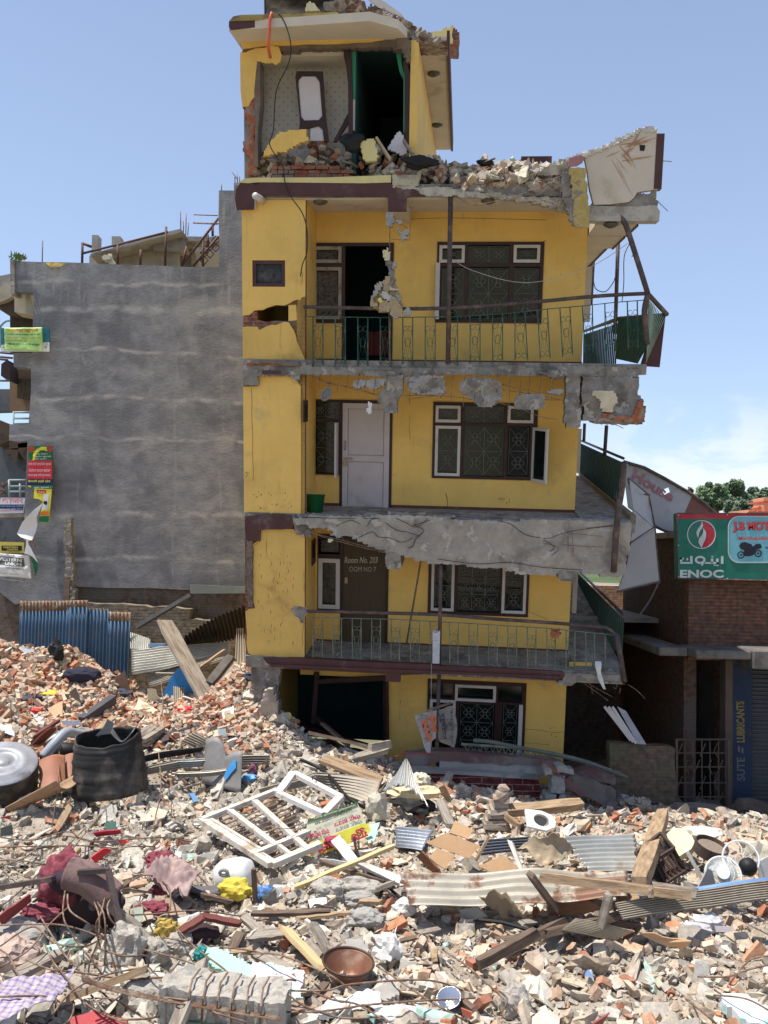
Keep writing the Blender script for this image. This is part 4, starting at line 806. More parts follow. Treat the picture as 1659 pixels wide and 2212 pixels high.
# ------------------------------------------------------------------ grey rendered building on the left
def wp(k,pts,Y):
 out=[]
 for x,y in pts:
  q=at(k,x,y,Y);out.append((q.x,q.z))
 return out
def slabpoly(name,k,pts,Y,t,m,parent=None,rag=0,**kw):
 P=wp(k,pts,Y)
 if rag:P=ragged(P,.15,rag)
 return obj(name,MB().poly(P,[],XZ,Y,Y+t),m,parent,fix=True,**kw)
GYL=21.0
def grey_render():
 m=mat('stained_grey_render',(.218,.218,.226),.92,.24,3.4,(.135,.136,.145),.6,(.42,.62),.7,14,stretch=(.85,1,1.2),col3=(.31,.30,.285),s3=1.2,thr3=(.48,.80));t=m.node_tree;b=t.nodes['Principled BSDF'];L=t.links
 g=t.nodes.new('ShaderNodeNewGeometry');s=t.nodes.new('ShaderNodeSeparateXYZ');L.new(g.outputs['Position'],s.inputs[0])
 n=t.nodes.new('ShaderNodeTexNoise');n.inputs['Scale'].default_value=.8;n.inputs['Detail'].default_value=8;L.new(g.outputs['Position'],n.inputs[0])
 zz=mmath(t,'ADD',s.outputs[2],mmath(t,'MULTIPLY',mmath(t,'SUBTRACT',n.outputs[0],.5),.55));acc=None
 for zl,wd in((ZL[0],.08),(ZL[1],.13),(ZL[2],.07),(ZL[3],.09),(ZL[4],.07),(ZL[5],.12),(ZL[6],.09)):
  d=mmath(t,'ABSOLUTE',mmath(t,'SUBTRACT',zz,zl),0);v=mrange(t,d,wd,0);acc=v if acc is None else mmath(t,'MAXIMUM',acc,v)
 n2=t.nodes.new('ShaderNodeTexNoise');n2.inputs['Scale'].default_value=2.2;n2.inputs['Detail'].default_value=6;L.new(g.outputs['Position'],n2.inputs[0])
 for xl_,wd in((-5.0,.05),(-3.9,.04),(-7.3,.04)):
  d=mmath(t,'ABSOLUTE',mmath(t,'SUBTRACT',mmath(t,'ADD',s.outputs[0],mmath(t,'MULTIPLY',n.outputs[0],.5)),xl_+.25),0);acc=mmath(t,'MAXIMUM',acc,mmath(t,'MULTIPLY',mrange(t,d,wd,0),.35))
 acc=mmath(t,'MULTIPLY',acc,mrange(t,n2.outputs[0],.40,.62,.1,.7))
 mx_=t.nodes.new('ShaderNodeMix');mx_.data_type='RGBA';L.new(acc,mx_.inputs[0]);L.new(b.inputs['Base Color'].links[0].from_socket,mx_.inputs[6]);mx_.inputs[7].default_value=(.42,.40,.37,1);cur=mx_.outputs[2]
 mpn=t.nodes.new('ShaderNodeMapping');mpn.inputs['Scale'].default_value=(4,4,.45);L.new(g.outputs['Position'],mpn.inputs[0]);n3=t.nodes.new('ShaderNodeTexNoise');n3.inputs['Scale'].default_value=1.6;n3.inputs['Detail'].default_value=8;n3.inputs['Roughness'].default_value=.7;L.new(mpn.outputs[0],n3.inputs[0])
 topz=mrange(t,s.outputs[2],ZL[0]-1.4,ZL[0]+.6,.12,.75);m2=t.nodes.new('ShaderNodeMix');m2.data_type='RGBA';L.new(mmath(t,'MULTIPLY',mrange(t,n3.outputs[0],.5,.7),topz),m2.inputs[0]);L.new(cur,m2.inputs[6]);m2.inputs[7].default_value=(.34,.33,.30,1)
 L.new(m2.outputs[2],b.inputs['Base Color']);return m
ZL=[at('X',300,y,GYL).z for y in(615,672,760,862,948,1113,1207)]
GR=grey_render()
gb0=at('X',280,1400,GYL);gbx=thing('grey_building','tall grey building with a blank stained cement side wall and small corner balconies','building',(gb0.x,GYL,0))
wallp=wp('I',[(95,560),(150,566),(250,570),(600,578),(1000,592),(1447,605),(1447,97),(1545,98),(1640,100)],GYL)+wp('J',[(1700,0),(1700,1204),(1250,1205),(1000,1192),(700,1190),(480,1182),(150,1180),(165,600),(178,330),(182,215),(130,222),(60,215),(62,108),(188,108),(195,20)],GYL)+wp('I',[(205,1275),(90,1262),(88,1172),(212,1170),(215,1010),(222,850),(222,770),(95,765)],GYL)
wallp=ragged(wallp,.5,.02)
obj('side_wall',MB().poly(wallp,[],XZ,GYL,GYL+.25),GR,gbx,fix=True)
slabpoly('roof_stub_column','I',[(1545,45),(1600,45),(1600,105),(1548,105)],GYL-.02,.3,CONCL,gbx)
lowx=wp('J',[(150,1176),(1700,1200),(1700,2100),(-300,2100),(-300,1180)],GYL+.05)
GBRK=brickmat('dim_old_brick',(.15,.09,.065),(.12,.085,.065),(.13,.12,.10),dirt=(.13,.115,.10),thr=(.42,.58))
obj('foot_wall',MB().poly(lowx,[],XZ,GYL+.07,GYL+.4),GBRK,gbx,fix=True)
slabpoly('grey_foot_panel','J',[(0,1130),(480,1182),(480,1290),(150,1290),(100,1300),(0,1220)],GYL-.01,.1,GR,gbx)
# roof structures
CRW=mat('dusty_cream_wall',(.44,.38,.28),.85,.1,2,(.30,.25,.19),1.2,(.5,.7))
YR2=23.2
slabpoly('stair_room_wall','I',[(590,530),(640,520),(760,490),(860,470),(1020,430),(1180,485),(1180,620),(590,620)],YR2,.2,CRW,gbx)
slabpoly('stair_room_beam','I',[(1005,430),(1110,385),(1210,385),(1230,480),(1180,488),(1010,484)],YR2-.3,.5,CONCL,gbx)
slabpoly('stair_roof','I',[(592,520),(900,432),(1100,372),(1195,350),(1212,370),(1150,385),(1000,420),(860,462),(700,500),(600,530)],YR2-.7,3,CONCL,gbx)
slabpoly('roof_column','I',[(608,392),(648,392),(644,510),(604,515)],YR2-.3,.3,CONCL,gbx)
slabpoly('roof_column','I',[(738,400),(795,400),(800,450),(738,465)],YR2-.3,.3,CONCL,gbx)
slabpoly('roof_back_wall','I',[(1215,400),(1450,410),(1450,620),(1180,620),(1180,490),(1225,490)],YR2+.6,.2,CONCL,gbx)
slabpoly('roof_back_wall','I',[(1265,495),(1450,500),(1450,620),(1262,620)],YR2+.55,.04,CRW,gbx)
slabpoly('roof_back_beam','I',[(1215,400),(1450,405),(1450,432),(1240,430),(1220,440)],YR2-.2,.5,CONCL,gbx)
RP=mat('rusty_roof_pipe',(.12,.06,.045),.7,.2,5)
def wtube(nm,k,pts,Y,r,m,parent=None,n=6,sm=0):return obj(nm,MB().tube(smooth_path([at(k,a,b,Y)for a,b in pts],4)if sm else[at(k,a,b,Y)for a,b in pts],r,n),m,parent,smooth=True)
for ln in([(545,443),(543,578)],[(778,455),(780,590)],[(1098,338),(1092,595)],[(538,516),(1110,372)],[(548,448),(604,470)],[(930,490),(928,590)],[(1200,598),(1445,280)],[(1275,600),(1445,400)],[(1340,430),(1342,600)],[(1373,390),(1375,470)],[(1405,340),(1406,400)],[(1235,470),(1200,600)]):
 wtube('roof_rail','I',ln,22.3,.035 if ln[0][0]!=538 else.03,RP,gbx)
for i in range(3):
 for j in range(2):
  cx_,cy_=1350+i*38,560-i*42-j*50;wtube('stair_rail_diamond','I',[(cx_,cy_-28),(cx_+26,cy_),(cx_,cy_+28),(cx_-26,cy_),(cx_,cy_-28)],22.3,.018,RP,gbx,4)
for ln in([(1280,258),(1440,264)],[(1275,311),(1445,317)],[(1278,314),(1440,321)],[(1193,235),(1195,352)],[(1212,300),(1213,370)],[(1231,250),(1228,395)],[(1247,310),(1241,395)],[(1552,-5),(1554,50)],[(1568,-12),(1570,50)],[(1583,5),(1584,50)],[(1530,-30),(1565,20)],[(1464,55),(1465,100)],[(282,430),(279,575)]):
 wtube('bent_rebar','I',ln,21.6,.014,REB,gbx,4)
mb=MB().poly(wp('I',[(680,545),(700,530),(735,535),(735,560),(690,565)],22),[],XZ,21.9,22.1);mb.poly(wp('I',[(715,515),(738,515),(740,540),(765,582),(720,582),(705,560)],22),[],XZ,22.0,22.05);obj('roof_rag',mb,CREAM,gbx,fix=True)
# corner balconies and the street front seen past the corner
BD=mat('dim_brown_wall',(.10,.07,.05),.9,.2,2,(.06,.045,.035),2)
TANW=mat('tan_wall',(.25,.16,.10),.9,.15,2)
slabpoly('balcony_parapet','I',[(-60,735),(60,732),(80,760),(78,800),(30,825),(-60,850)],21.8,.3,CRW,gbx)
slabpoly('balcony_roof','I',[(-60,660),(0,662),(68,648),(100,650),(100,740),(-60,736)],21.9,2,CONCL,gbx)
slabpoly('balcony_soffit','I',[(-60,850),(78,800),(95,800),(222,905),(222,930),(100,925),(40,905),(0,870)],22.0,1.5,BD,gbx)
slabpoly('cream_beam','I',[(95,766),(224,770),(224,918),(160,912),(95,900)],21.4,.5,CRW,gbx)
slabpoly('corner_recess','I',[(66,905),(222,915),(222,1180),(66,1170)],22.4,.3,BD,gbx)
slabpoly('parapet_edge','I',[(66,550),(96,555),(96,780),(70,780)],20.95,.4,CONC,gbx)
slabpoly('corner_recess','T',[(240,1215),(800,1215),(800,2300),(250,2300)],22.4,.3,TANW,gbx)
slabpoly('corner_recess','T',[(430,1470),(790,1500),(790,2000),(430,1960)],22.2,.1,mat('brown_wire_mesh',(.09,.065,.045),.9,.35,18),gbx)
slabpoly('curved_balcony','T',[(30,1110),(180,1000),(250,1240),(250,1530),(150,1500),(20,1400)],21.7,.5,mat('dark_brown_board',(.04,.028,.03),.8),gbx)
slabpoly('street_front','T',[(-400,1740),(240,1740),(260,1990),(420,2030),(740,2060),(740,2260),(-400,2300)],22.8,.4,mat('blue_grey_wall',(.12,.13,.14),.9,.25,1.5,(.07,.075,.08),1.4),gbx)
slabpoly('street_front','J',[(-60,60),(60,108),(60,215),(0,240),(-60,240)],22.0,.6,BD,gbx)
slabpoly('street_front','J',[(-60,240),(182,225),(170,600),(150,1185),(-60,1190)],22.6,.4,mat('blue_grey_wall',(1,1,1)),gbx)
for q in([(30,275),(120,275),(120,305),(30,305)],[(60,225),(180,218),(180,260),(60,270)],[(72,305),(118,305),(115,340),(75,338)],[(115,240),(180,220),(182,350),(150,330),(125,290)]):slabpoly('carved_bracket','J',q,21.7,.4,BD,gbx)
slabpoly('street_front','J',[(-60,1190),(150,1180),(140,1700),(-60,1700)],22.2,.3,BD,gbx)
slabpoly('street_slab','J',[(-60,1110),(165,1118),(150,1190),(110,1240),(-60,1215)],21.3,.8,GR,gbx)
slabpoly('street_slab','J',[(-60,700),(170,700),(165,720),(-60,728)],21.5,.8,CONC,gbx)
TP=mat('pale_teal_pipe',(.30,.38,.37),.5,.1)
for k,lns in(('J',[[(90,25),(90,105),(190,105)],[(90,30),(195,30)],[(90,70),(193,70)],[(60,475),(60,590)],[(60,478),(170,478)],[(60,518),(170,518)],[(60,553),(170,553)],[(132,500),(132,590)]]),('T',[[(0,820),(320,850)],[(0,930),(320,960)],[(0,990),(200,1010)],[(0,1530),(240,1530)]])):
 for ln in lns:wtube('balcony_rail',k,ln,21.5,.025,TP if k=='J' else RP,gbx)
for _ in range(9):a,b,c,d=rnd.uniform(-20,60),rnd.uniform(480,580),rnd.uniform(-20,70),rnd.uniform(470,590);wtube('balcony_rail','J',[(a,b),(c,d)],21.9,.018,RP,gbx,4)
wtube('lamp_bracket','T',[(20,700),(10,220),(60,110),(150,40),(240,20)],21.9,.025,TP,gbx,sm=1)
# weeds on the parapet corner
wb=MB()
for i in range(90):
 q=at('I',rnd.gauss(118,22),rnd.gauss(548,10),20.95);L_=rnd.uniform(.04,.16);a=rnd.uniform(-1.3,1.3);d=Vector((math.sin(a),rnd.uniform(-.5,.5),math.cos(a)))*L_;s_=Vector((.02,.0,.01));wb.add([q-s_,q+s_,q+d*.6+s_,q+d],[(0,1,2,3)])
tag(obj('weed_tuft',wb,mat('pale_weed',(.12,.18,.05),.8,.3)),'small green weed tuft growing on the top left corner of the grey wall','plant')
def board(name,k,TL,TR,BR,BL,Y,m,label,cat='sign',group=None,t=.04,dy=0):
 P=[at(k,*q,Y)for q in(TL,TR,BR,BL)];c=(P[0]+P[1]+P[2]+P[3])/4;th=thing(name,label,cat,(c.x,Y,min(p.z for p in P)),group)
 obj('panel',MB().poly([(p.x,p.z)for p in P],[],XZ,Y,Y+t),m,th,fix=True);return th,P
def dec(th,nm,k,pts,Y,m,lift=.006):return obj(nm,MB().poly(wp(k,pts,Y-lift),[],XZ,Y-lift,Y-lift+.003),m,th,fix=True)
def words(th,k,items,Y,m,lift=.012,nm='lettering'):
 mb=MB()
 for s_,x0,y0,x1,y1,off in items:
  Yt=Y-lift;put_text(mb,s_,at(k,x0,y1,Yt),at(k,x1,y1,Yt),at(k,x0,y0,Yt),off=off,lift=0)
 return obj(nm,mb,m,th)
def flat(name,c,r=.6):return mat(name,c,r,.10,3,tuple(.75*v+.25*.3 for v in c),1.6,(.48,.75),bump=0)
T_TEAL,T_W,T_G,T_R,T_K=flat('teal_print',(.02,.16,.20)),flat('white_print',(.70,.70,.68)),flat('green_print',(.01,.14,.05)),flat('red_print',(.50,.03,.035)),flat('black_print',(.02,.02,.02))
T_Y,T_O,T_B=flat('yellow_print',(.72,.66,.06)),flat('orange_print',(.65,.16,.02)),flat('navy_print',(.012,.02,.10))
YS=20.72
th,P=board('signboard','T',(30,205),(1240,200),(1245,800),(20,795),YS,T_TEAL,'teal and white signboard at the upper left, mostly covered by a lime banner')
dec(th,'white_strip','T',[(20,630),(1245,560),(1245,798),(20,793)],YS,T_W);words(th,'T',[('Y',1100,350,1160,390,0),('O',1140,585,1205,640,0),('र',1110,660,1190,720,0),('स',70,670,120,720,0)],YS,T_K)
BN=YS-.09
def crumpled(k,c4,Y,amp,seed,nu=26,nv=16,f=3):
 A=[at(k,*q,Y)for q in c4]
 def fn(u,v):
  p=A[0].lerp(A[1],u).lerp(A[3].lerp(A[2],u),v);n=noise.noise(Vector((p.x*f,p.z*f,seed)))+.5*abs(noise.noise(Vector((p.x*f*2,p.z*f*2,seed+4))));return p+Vector((0,-amp*(n+.5),0))
 return fn,nu,nv
fn,nu,nv=crumpled('T',[(130,205),(1085,200),(1090,800),(125,760)],BN,.05,3)
g0=at('T',600,800,BN);th=thing('banner','crumpled lime green cloth banner with red and green script tied over a teal board','banner',g0)
obj('cloth',MB().grid(fn,nu,nv),mat('lime_banner_cloth',(.42,.66,.20),.6,.12,3,(.62,.75,.35),4,(.5,.65),.1),th,smooth=True,solid=.004)
def on(fn,x0,y0,x1,y1):return lambda u,w_:fn(u,1-w_)+Vector((0,-.012,0))
def words_on(th,fn,items,m,nm='lettering'):
 mb=MB()
 for s_,u0,v0,u1,v1,off in items:
  vs,fs=text_mb(s_,off);x0=min(v.x for v in vs);x1=max(v.x for v in vs);y0=min(v.y for v in vs);y1=max(v.y for v in vs)
  mb.add([fn(u0+(u1-u0)*(v.x-x0)/(x1-x0),v1+(v0-v1)*(v.y-y0)/(y1-y0))+Vector((0,-.014,0))for v in vs],fs)
 return obj(nm,mb,m,th)
words_on(th,fn,[('कोरिया खुल्यो',.09,.05,.9,.21,.02)],T_O);words_on(th,fn,[('कोरिया भाषा सिक्ने को लागि',.06,.27,.96,.34,.012),('लोटस ल्याङ्ग्वेज सेन्टर',.08,.66,.92,.8,.015)],T_G)
words_on(th,fn,[('विशेष तालिम र परीक्षा तयारी कक्षा',.04,.42,.97,.48,.008),('तुरुन्त सम्पर्क गर्नुहोस',.04,.53,.7,.6,.008)],flat('ochre_print',(.45,.25,.03)))
# tall two part sign
YS2=20.80
th,P=board('signboard','U',(435,98),(802,102),(798,708),(415,705),YS2,T_G,'upright green, red and navy signboard with pink script on the grey wall')
dec(th,'red_strip','U',[(425,325),(800,325),(800,612),(420,608)],YS2,T_R);dec(th,'navy_strip','U',[(420,610),(800,614),(798,706),(416,704)],YS2,T_B)
words(th,'U',[('जाँड रक्सी र',550,212,735,240,.01),('चुरोट छुटाउने',545,250,785,280,.01),('सेवा छुटाउन',545,290,712,315,.01)],YS2,T_W)
words(th,'U',[('चाया पोतो डण्डीफोर हटाउन',432,350,788,412,.015),('मोटोपन घटाउन बढाउन',440,445,770,500,.015),('कपाल झर्न रोकी पुन उमार्न',432,522,775,580,.015)],YS2,flat('pink_print',(.75,.42,.48)))
words(th,'U',[('िहमाली हर्बो ट्रेड',428,622,772,668,.02)],YS2,T_Y)
arc=MB()
for i in range(11):a=R(180-i*11);q=(520+150*(1+math.cos(a)),300-160*math.sin(a));p=at('U',*q,YS2-.01);arc.box((p.x-.03,YS2-.012,p.z-.035),(p.x+.03,YS2-.009,p.z+.035),jit=.01)
obj('curved_lettering',arc,T_Y,th)
for cx_,cy_ in((480,150),(755,150)):p=at('U',cx_,cy_,YS2-.01);obj('printed_medallion',MB().poly([(p.x+.09*math.cos(t),p.z+.09*math.sin(t))for t in[i*.63 for i in range(10)]],[],XZ,YS2-.012,YS2-.009),flat('rust_print',(.3,.06,.03)),th,fix=True)
P_=[(430,712),(798,710),(782,900),(742,1280),(590,1262),(610,1180),(650,1000),(660,960),(600,920),(515,905),(525,760),(430,722)]
g0=at('U',680,1280,YS2);th=thing('poster_board','torn yellow and green poster board hanging under the tall signboard','poster',g0)
obj('panel',MB().poly(wp('U',P_,YS2-.02),[],XZ,YS2-.02,YS2),T_Y,th,fix=True)
dec(th,'green_strip','U',[(470,712),(797,710),(795,765),(480,752)],YS2-.02,T_G);dec(th,'orange_strip','U',[(628,1108),(752,1102),(744,1170),(612,1170)],YS2-.02,T_O);dec(th,'green_strip','U',[(600,1180),(752,1176),(742,1278),(592,1260)],YS2-.02,T_G)
dec(th,'white_picture','U',[(668,845),(748,840),(730,1080),(640,1085),(668,950)],YS2-.02,T_W);dec(th,'red_label','U',[(562,775),(706,778),(704,828),(640,832),(562,822)],YS2-.02,T_R)
words(th,'U',[('चुरोट छुटाउन ।',520,722,775,756,.015)],YS2-.02,T_W);words(th,'U',[('निःशुल्क',580,798,690,822,.01)],YS2-.035,T_W)
dec(th,'dark_picture','U',[(672,945),(722,950),(725,1000),(690,1005),(668,985)],YS2-.03,T_K)
# small pink and white board with the blue script
th,P=board('signboard','U',(10,895),(385,898),(350,1130),(-30,1140),21.2,T_W,'white, navy and pink shop board fixed under the left balcony rail')
dec(th,'navy_strip','U',[(0,1000),(362,1000),(352,1085),(-5,1070)],21.2,T_B);words(th,'U',[('काजर',25,905,360,985,.03)],21.2,flat('rose_print',(.62,.25,.35)));words(th,'U',[('फेन्सी स्टोर्स एण्ड कस्मेटिक',10,1012,350,1040,.01),('पसल तथा ब्युटी पार्लर',10,1052,345,1078,.01)],21.2,flat('pale_blue_print',(.4,.55,.7)))
dec(th,'pink_strip','U',[(10,1090),(350,1090),(348,1100),(-5,1105)],21.2,flat('rose_print',(1,1,1)))
th,P=board('signboard','U',(-60,1570),(368,1580),(365,1748),(-60,1745),21.0,flat('money_sign_yellow',(.62,.50,.10)),'small yellow and black money transfer signboard at the lower left')
dec(th,'black_strip','U',[(22,1630),(335,1632),(335,1710),(22,1708)],21.0,T_K);words(th,'U',[('WESTERN',45,1642,272,1672,.03),('UNION',110,1678,270,1704,.03)],21.0,flat('money_sign_yellow',(1,1,1)),.02)
words(th,'U',[('मनी ट्रान्सफर',130,1718,300,1738,.01)],21.0,T_K)
fn,nu,nv=crumpled('U',[(-120,1740),(440,1780),(490,2138),(-120,2070)],20.5,.08,8)
g0=at('U',200,2100,20.5);th=thing('banner','large sagging white vinyl banner with a grey name strip at the lower left','banner',g0)
obj('cloth',MB().grid(fn,nu,nv),mat('white_vinyl',(.70,.69,.65),.5,.06,2),th,smooth=True,solid=.004)
obj('grey_strip',MB().grid(lambda u,v:fn(.0+.87*u,.13+.38*v)+Vector((0,-.008,0)),20,6),flat('grey_print',(.10,.11,.11)),th)
def wo2(items,m):
 f2_=lambda u,v:fn(u,v)+Vector((0,-.004,0));return words_on(th,f2_,items,m)
wo2([('WESTERN',.13,.17,.82,.32,.03),('UNION',.37,.35,.80,.49,.03)],flat('white_print',(1,1,1)));wo2([('मनी ट्रान्सफर',.40,.56,.86,.68,.01),('Transfer . com.np',.2,.85,.7,.9,.005)],flat('grey_print',(1,1,1)))
# torn white cloth twisted between the boards
c1=[(660,970),(560,1200),(540,1400),(495,1550),(420,1560),(330,1500),(245,1445),(340,1270),(520,1090)]
g0=at('U',420,1560,20.4);th=thing('torn_cloth','long torn white cloth twisted to a knot between the signs on the left','cloth',g0)
WC_=mat('white_cloth',(.66,.65,.64),.8,.08,2,bump=.2)
obj('upper_flap',MB().poly(ragged(wp('U',c1,20.4),.15,.015),[],lambda a,b,t:(a,t+.10*noise.noise(Vector((a*5,b*3,0))),b),20.4,20.43),WC_,th,fix=True)
obj('lower_flap',MB().poly(wp('U',[(405,1545),(430,1560),(430,1600),(570,1880),(500,1800),(440,1770),(370,1750),(400,1620)],20.35),[],XZ,20.35,20.38),WC_,th,fix=True)
dec(th,'coloured_scrap','U',[(450,1790),(500,1810),(580,1900),(580,1990),(540,2100),(500,1900)],20.4,T_G)
tag(wtube('bent_rod','U',[(430,1550),(480,1580),(552,1628)],20.5,.015,mat('orange_rod',(.42,.16,.08),.7)),'short orange rod sticking out beside the twisted white cloth','rod')
# orange and yellow rag on the parapet, leaning concrete pole with its board
fn,nu,nv=crumpled('I',[(298,574),(442,580),(395,606),(335,606)],20.9,.04,12,12,6)
tag(obj('rag',MB().grid(fn,nu,nv),mat('orange_yellow_rag',(.68,.50,.12),.8,.1,4,(.62,.18,.10),3.5,(.48,.56)),solid=.004),'yellow and orange rag hanging over the top edge of the grey wall','cloth')
pp=MB();A_,B_=at('J',452,722,20.72),at('J',466,1400,20.62);pp.beam(A_,B_,.13,.13,Vector((0,1,0)))
th=thing('concrete_pole','rough weathered concrete pole leaning against the grey wall','pole',B_)
obj('shaft',rough(MB(),[(A_.x-.07,A_.z),(A_.x+.09,A_.z),(B_.x+.12,B_.z),(B_.x-.1,B_.z)],20.6,20.8,.05,.03,seed=70),CONC,th);obj('timber_strut',MB().beam(at('J',445,1115,20.5),at('J',440,1300,20.45),.13,.05,Vector((0,1,0))),WOODD,th)

# ------------------------------------------------------------------ brick shop on the right
SY=17.6
fx=at('H',780,1000,SY).x;s0=at('H',780,1000,SY)
shop=thing('brick_shop','low brick shop at the right with a concrete canopy and a rolled shutter','shop',(fx+3,SY,-.6))
SBR=brickmat('shop_brick',(.22,.09,.05),(.15,.07,.045),(.11,.09,.075),dirt=(.13,.10,.08),thr=(.5,.7),bump=1.2)
rz=at('H',640,655,SY).z
zc=at('H',900,1385,SY-1).z;zcw=at('H',900,1335,SY).z
obj('front_wall',MB().box((fx,SY,zcw-.3),(fx+9,SY+.25,rz)),SBR,shop)
obj('side_wall',MB().box((fx,SY+.25,-.8),(fx+.25,SY+4.6,rz)),brickmat('shaded_shop_brick',(.13,.065,.045),(.10,.06,.045),(.09,.08,.07),dirt=(.10,.08,.07)),shop)  # brick colour darkened to paint in the shade on this side
obj('rear_wall',MB().box((fx,SY+4.6,-.8),(fx+9,SY+4.8,rz)),SBR,shop)
obj('roof_slab',MB().box((fx-.12,SY-.12,rz),(fx+9,SY+4.9,rz+.12)),CONCL,shop)
cx0=at('H',830,1400,SY-1).x
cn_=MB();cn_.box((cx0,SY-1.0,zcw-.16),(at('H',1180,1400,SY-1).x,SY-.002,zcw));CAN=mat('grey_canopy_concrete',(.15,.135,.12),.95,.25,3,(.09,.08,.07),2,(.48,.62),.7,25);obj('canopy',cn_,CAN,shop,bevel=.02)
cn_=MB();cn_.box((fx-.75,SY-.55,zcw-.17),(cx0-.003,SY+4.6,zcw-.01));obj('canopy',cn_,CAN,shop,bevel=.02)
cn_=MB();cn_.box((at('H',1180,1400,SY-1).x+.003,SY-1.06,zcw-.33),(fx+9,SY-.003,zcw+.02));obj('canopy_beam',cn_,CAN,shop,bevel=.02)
x1=at('H',1000,1700,SY).x;x2=at('H',1045,1700,SY).x;x3=at('H',1172,1700,SY).x
obj('pillar',MB().box((x1,SY-.1,-.8),(x2,SY+.2,zcw-.163)),mat('tan_render',(.10,.075,.055),.9,.2,3),shop)
bl=obj('painted_pillar',MB().box((x2+.002,SY-.08,-.8),(x3,SY+.22,zcw-.163)),mat('blue_pillar_paint',(.014,.028,.06),.7,.2,2,(.045,.035,.035),1.2,(.52,.66)),shop)
tx=MB();Yt=SY-.085
put_text(tx,'LUBRICANTS',at('Q',1283,1320,Yt),at('Q',1277,895,Yt),at('Q',1198,1320,Yt),off=.03,lift=0);obj('lettering',tx,flat('faded_yellow_lettering',(.20,.145,.03)),bl)
tx=MB();put_text(tx,'SUTE',at('Q',1285,1720,Yt),at('Q',1283,1475,Yt),at('Q',1200,1720,Yt),off=.02,lift=0);put_text(tx,'=',at('Q',1268,1425,Yt),at('Q',1268,1370,Yt),at('Q',1212,1425,Yt),off=.02,lift=0,shear=.4);obj('lettering',tx,flat('faded_grey_lettering',(.11,.11,.105)),bl)
shm=MB().grid(lambda u,v:(x3+.01+5*u,SY+.05+.028*math.sin(v*2*math.pi*42),-.8+(zcw-.4+.8)*v),1,42*6);obj('roller_shutter',shm,mat('blue_grey_shutter',(.085,.085,.095),.5,.15,2,(.06,.03,.025),1.5,(.55,.7),.1,metal=.2),shop)
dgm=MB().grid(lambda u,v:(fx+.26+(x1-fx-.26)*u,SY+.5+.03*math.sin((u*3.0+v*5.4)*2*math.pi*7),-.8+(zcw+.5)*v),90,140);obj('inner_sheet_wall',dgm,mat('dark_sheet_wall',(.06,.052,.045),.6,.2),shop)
# gate, low wall
gt=thing('steel_gate','rusty steel grille gate standing beside the blue painted pillar','gate',at('Q',840,2000,17.3))
qf=lambda x,y:at('Q',x,y,17.3);fr=MB().tube([qf(575,2080),qf(572,1290),qf(1105,1292),qf(1112,2080)],.035,4)
obj('gate_frame',fr,mat('rusty_gate_steel',(.11,.08,.06),.8,.2),gt)
gmb=MB()
for x_ in(660,750,835,920,1008):gmb.tube([qf(x_,1300),qf(x_+5,2080)],.012,4)
for y_ in(1430,1575,1740,1885):gmb.tube([qf(580,y_),qf(1110,y_)],.012,4)
for i in range(4):
 for j in range(4):
  x_,y_=605+i*120+(j%2)*60,1330+j*170;gmb.tube([qf(x_+30,y_),qf(x_-2,y_+80),qf(x_+40,y_+150)if(i+j)%2 else qf(x_-30,y_+140)],.01,4)
obj('gate_bars',gmb,MATS['rusty_gate_steel'],gt)
lw=wp('Q',[(0,1330),(120,1345),(300,1360),(470,1362),(545,1372),(560,1400),(552,1500),(566,1640),(566,2100),(-120,2100),(-120,1330)],17.25)
tag(obj('low_brick_wall',MB().poly(ragged(lw,.12,.012),[],XZ,17.25,17.5),brickmat('mossy_brick',(.20,.115,.07),(.16,.105,.07),(.14,.13,.10),dirt=(.14,.14,.08),thr=(.48,.66)),fix=True),'chest high mossy brick wall left of the steel gate','wall')
# far shaded lean-to that closes the gap between the houses
ls=thing('shaded_shed','dark brick shed deep in the gap between the yellow house and the brick shop','shed',(5.2,22.5,-.5))
zt_=at('H',430,1120,22).z
obj('wall',MB().box((3.0,22.8,-.8),(6.2,23,zt_-.1)),GBRK,ls);obj('roof',MB().box((2.6,19.5,zt_-.1),(6.1,23.2,zt_)),CONCL,ls)
fw=thing('far_house','sunlit orange brick house glimpsed through the gap beside the bent white boards','house',(at('H',370,1000,27).x,27,0))
q0=at('H',340,880,27);q1=at('H',408,1112,27);obj('wall',MB().box((q0.x-.8,27,0),(q1.x,28,q0.z-.4)),brickmat('bright_brick',(.42,.22,.12),(.36,.18,.10),(.35,.3,.25)),fw)
obj('corner_strip',MB().box((q1.x-.16,26.9,0),(q1.x+.1,26.99,q0.z-.35)),CREAM,fw)
sl_=at('H',372,1300,25);sl2=at('H',458,1368,25);tag(obj('rubble_bank',rough(MB(),[(sl_.x,sl2.z-.3),(sl2.x+.1,sl2.z-.3),(sl2.x,sl2.z+.5),(sl_.x+.3,sl_.z+.1),(sl_.x,sl_.z)],24,26,.08,.1,seed=77),mat('sunlit_sandy_rubble',(.5,.4,.28),.95,.3,6)),'sunlit bank of sandy rubble far behind the gap','rubble')
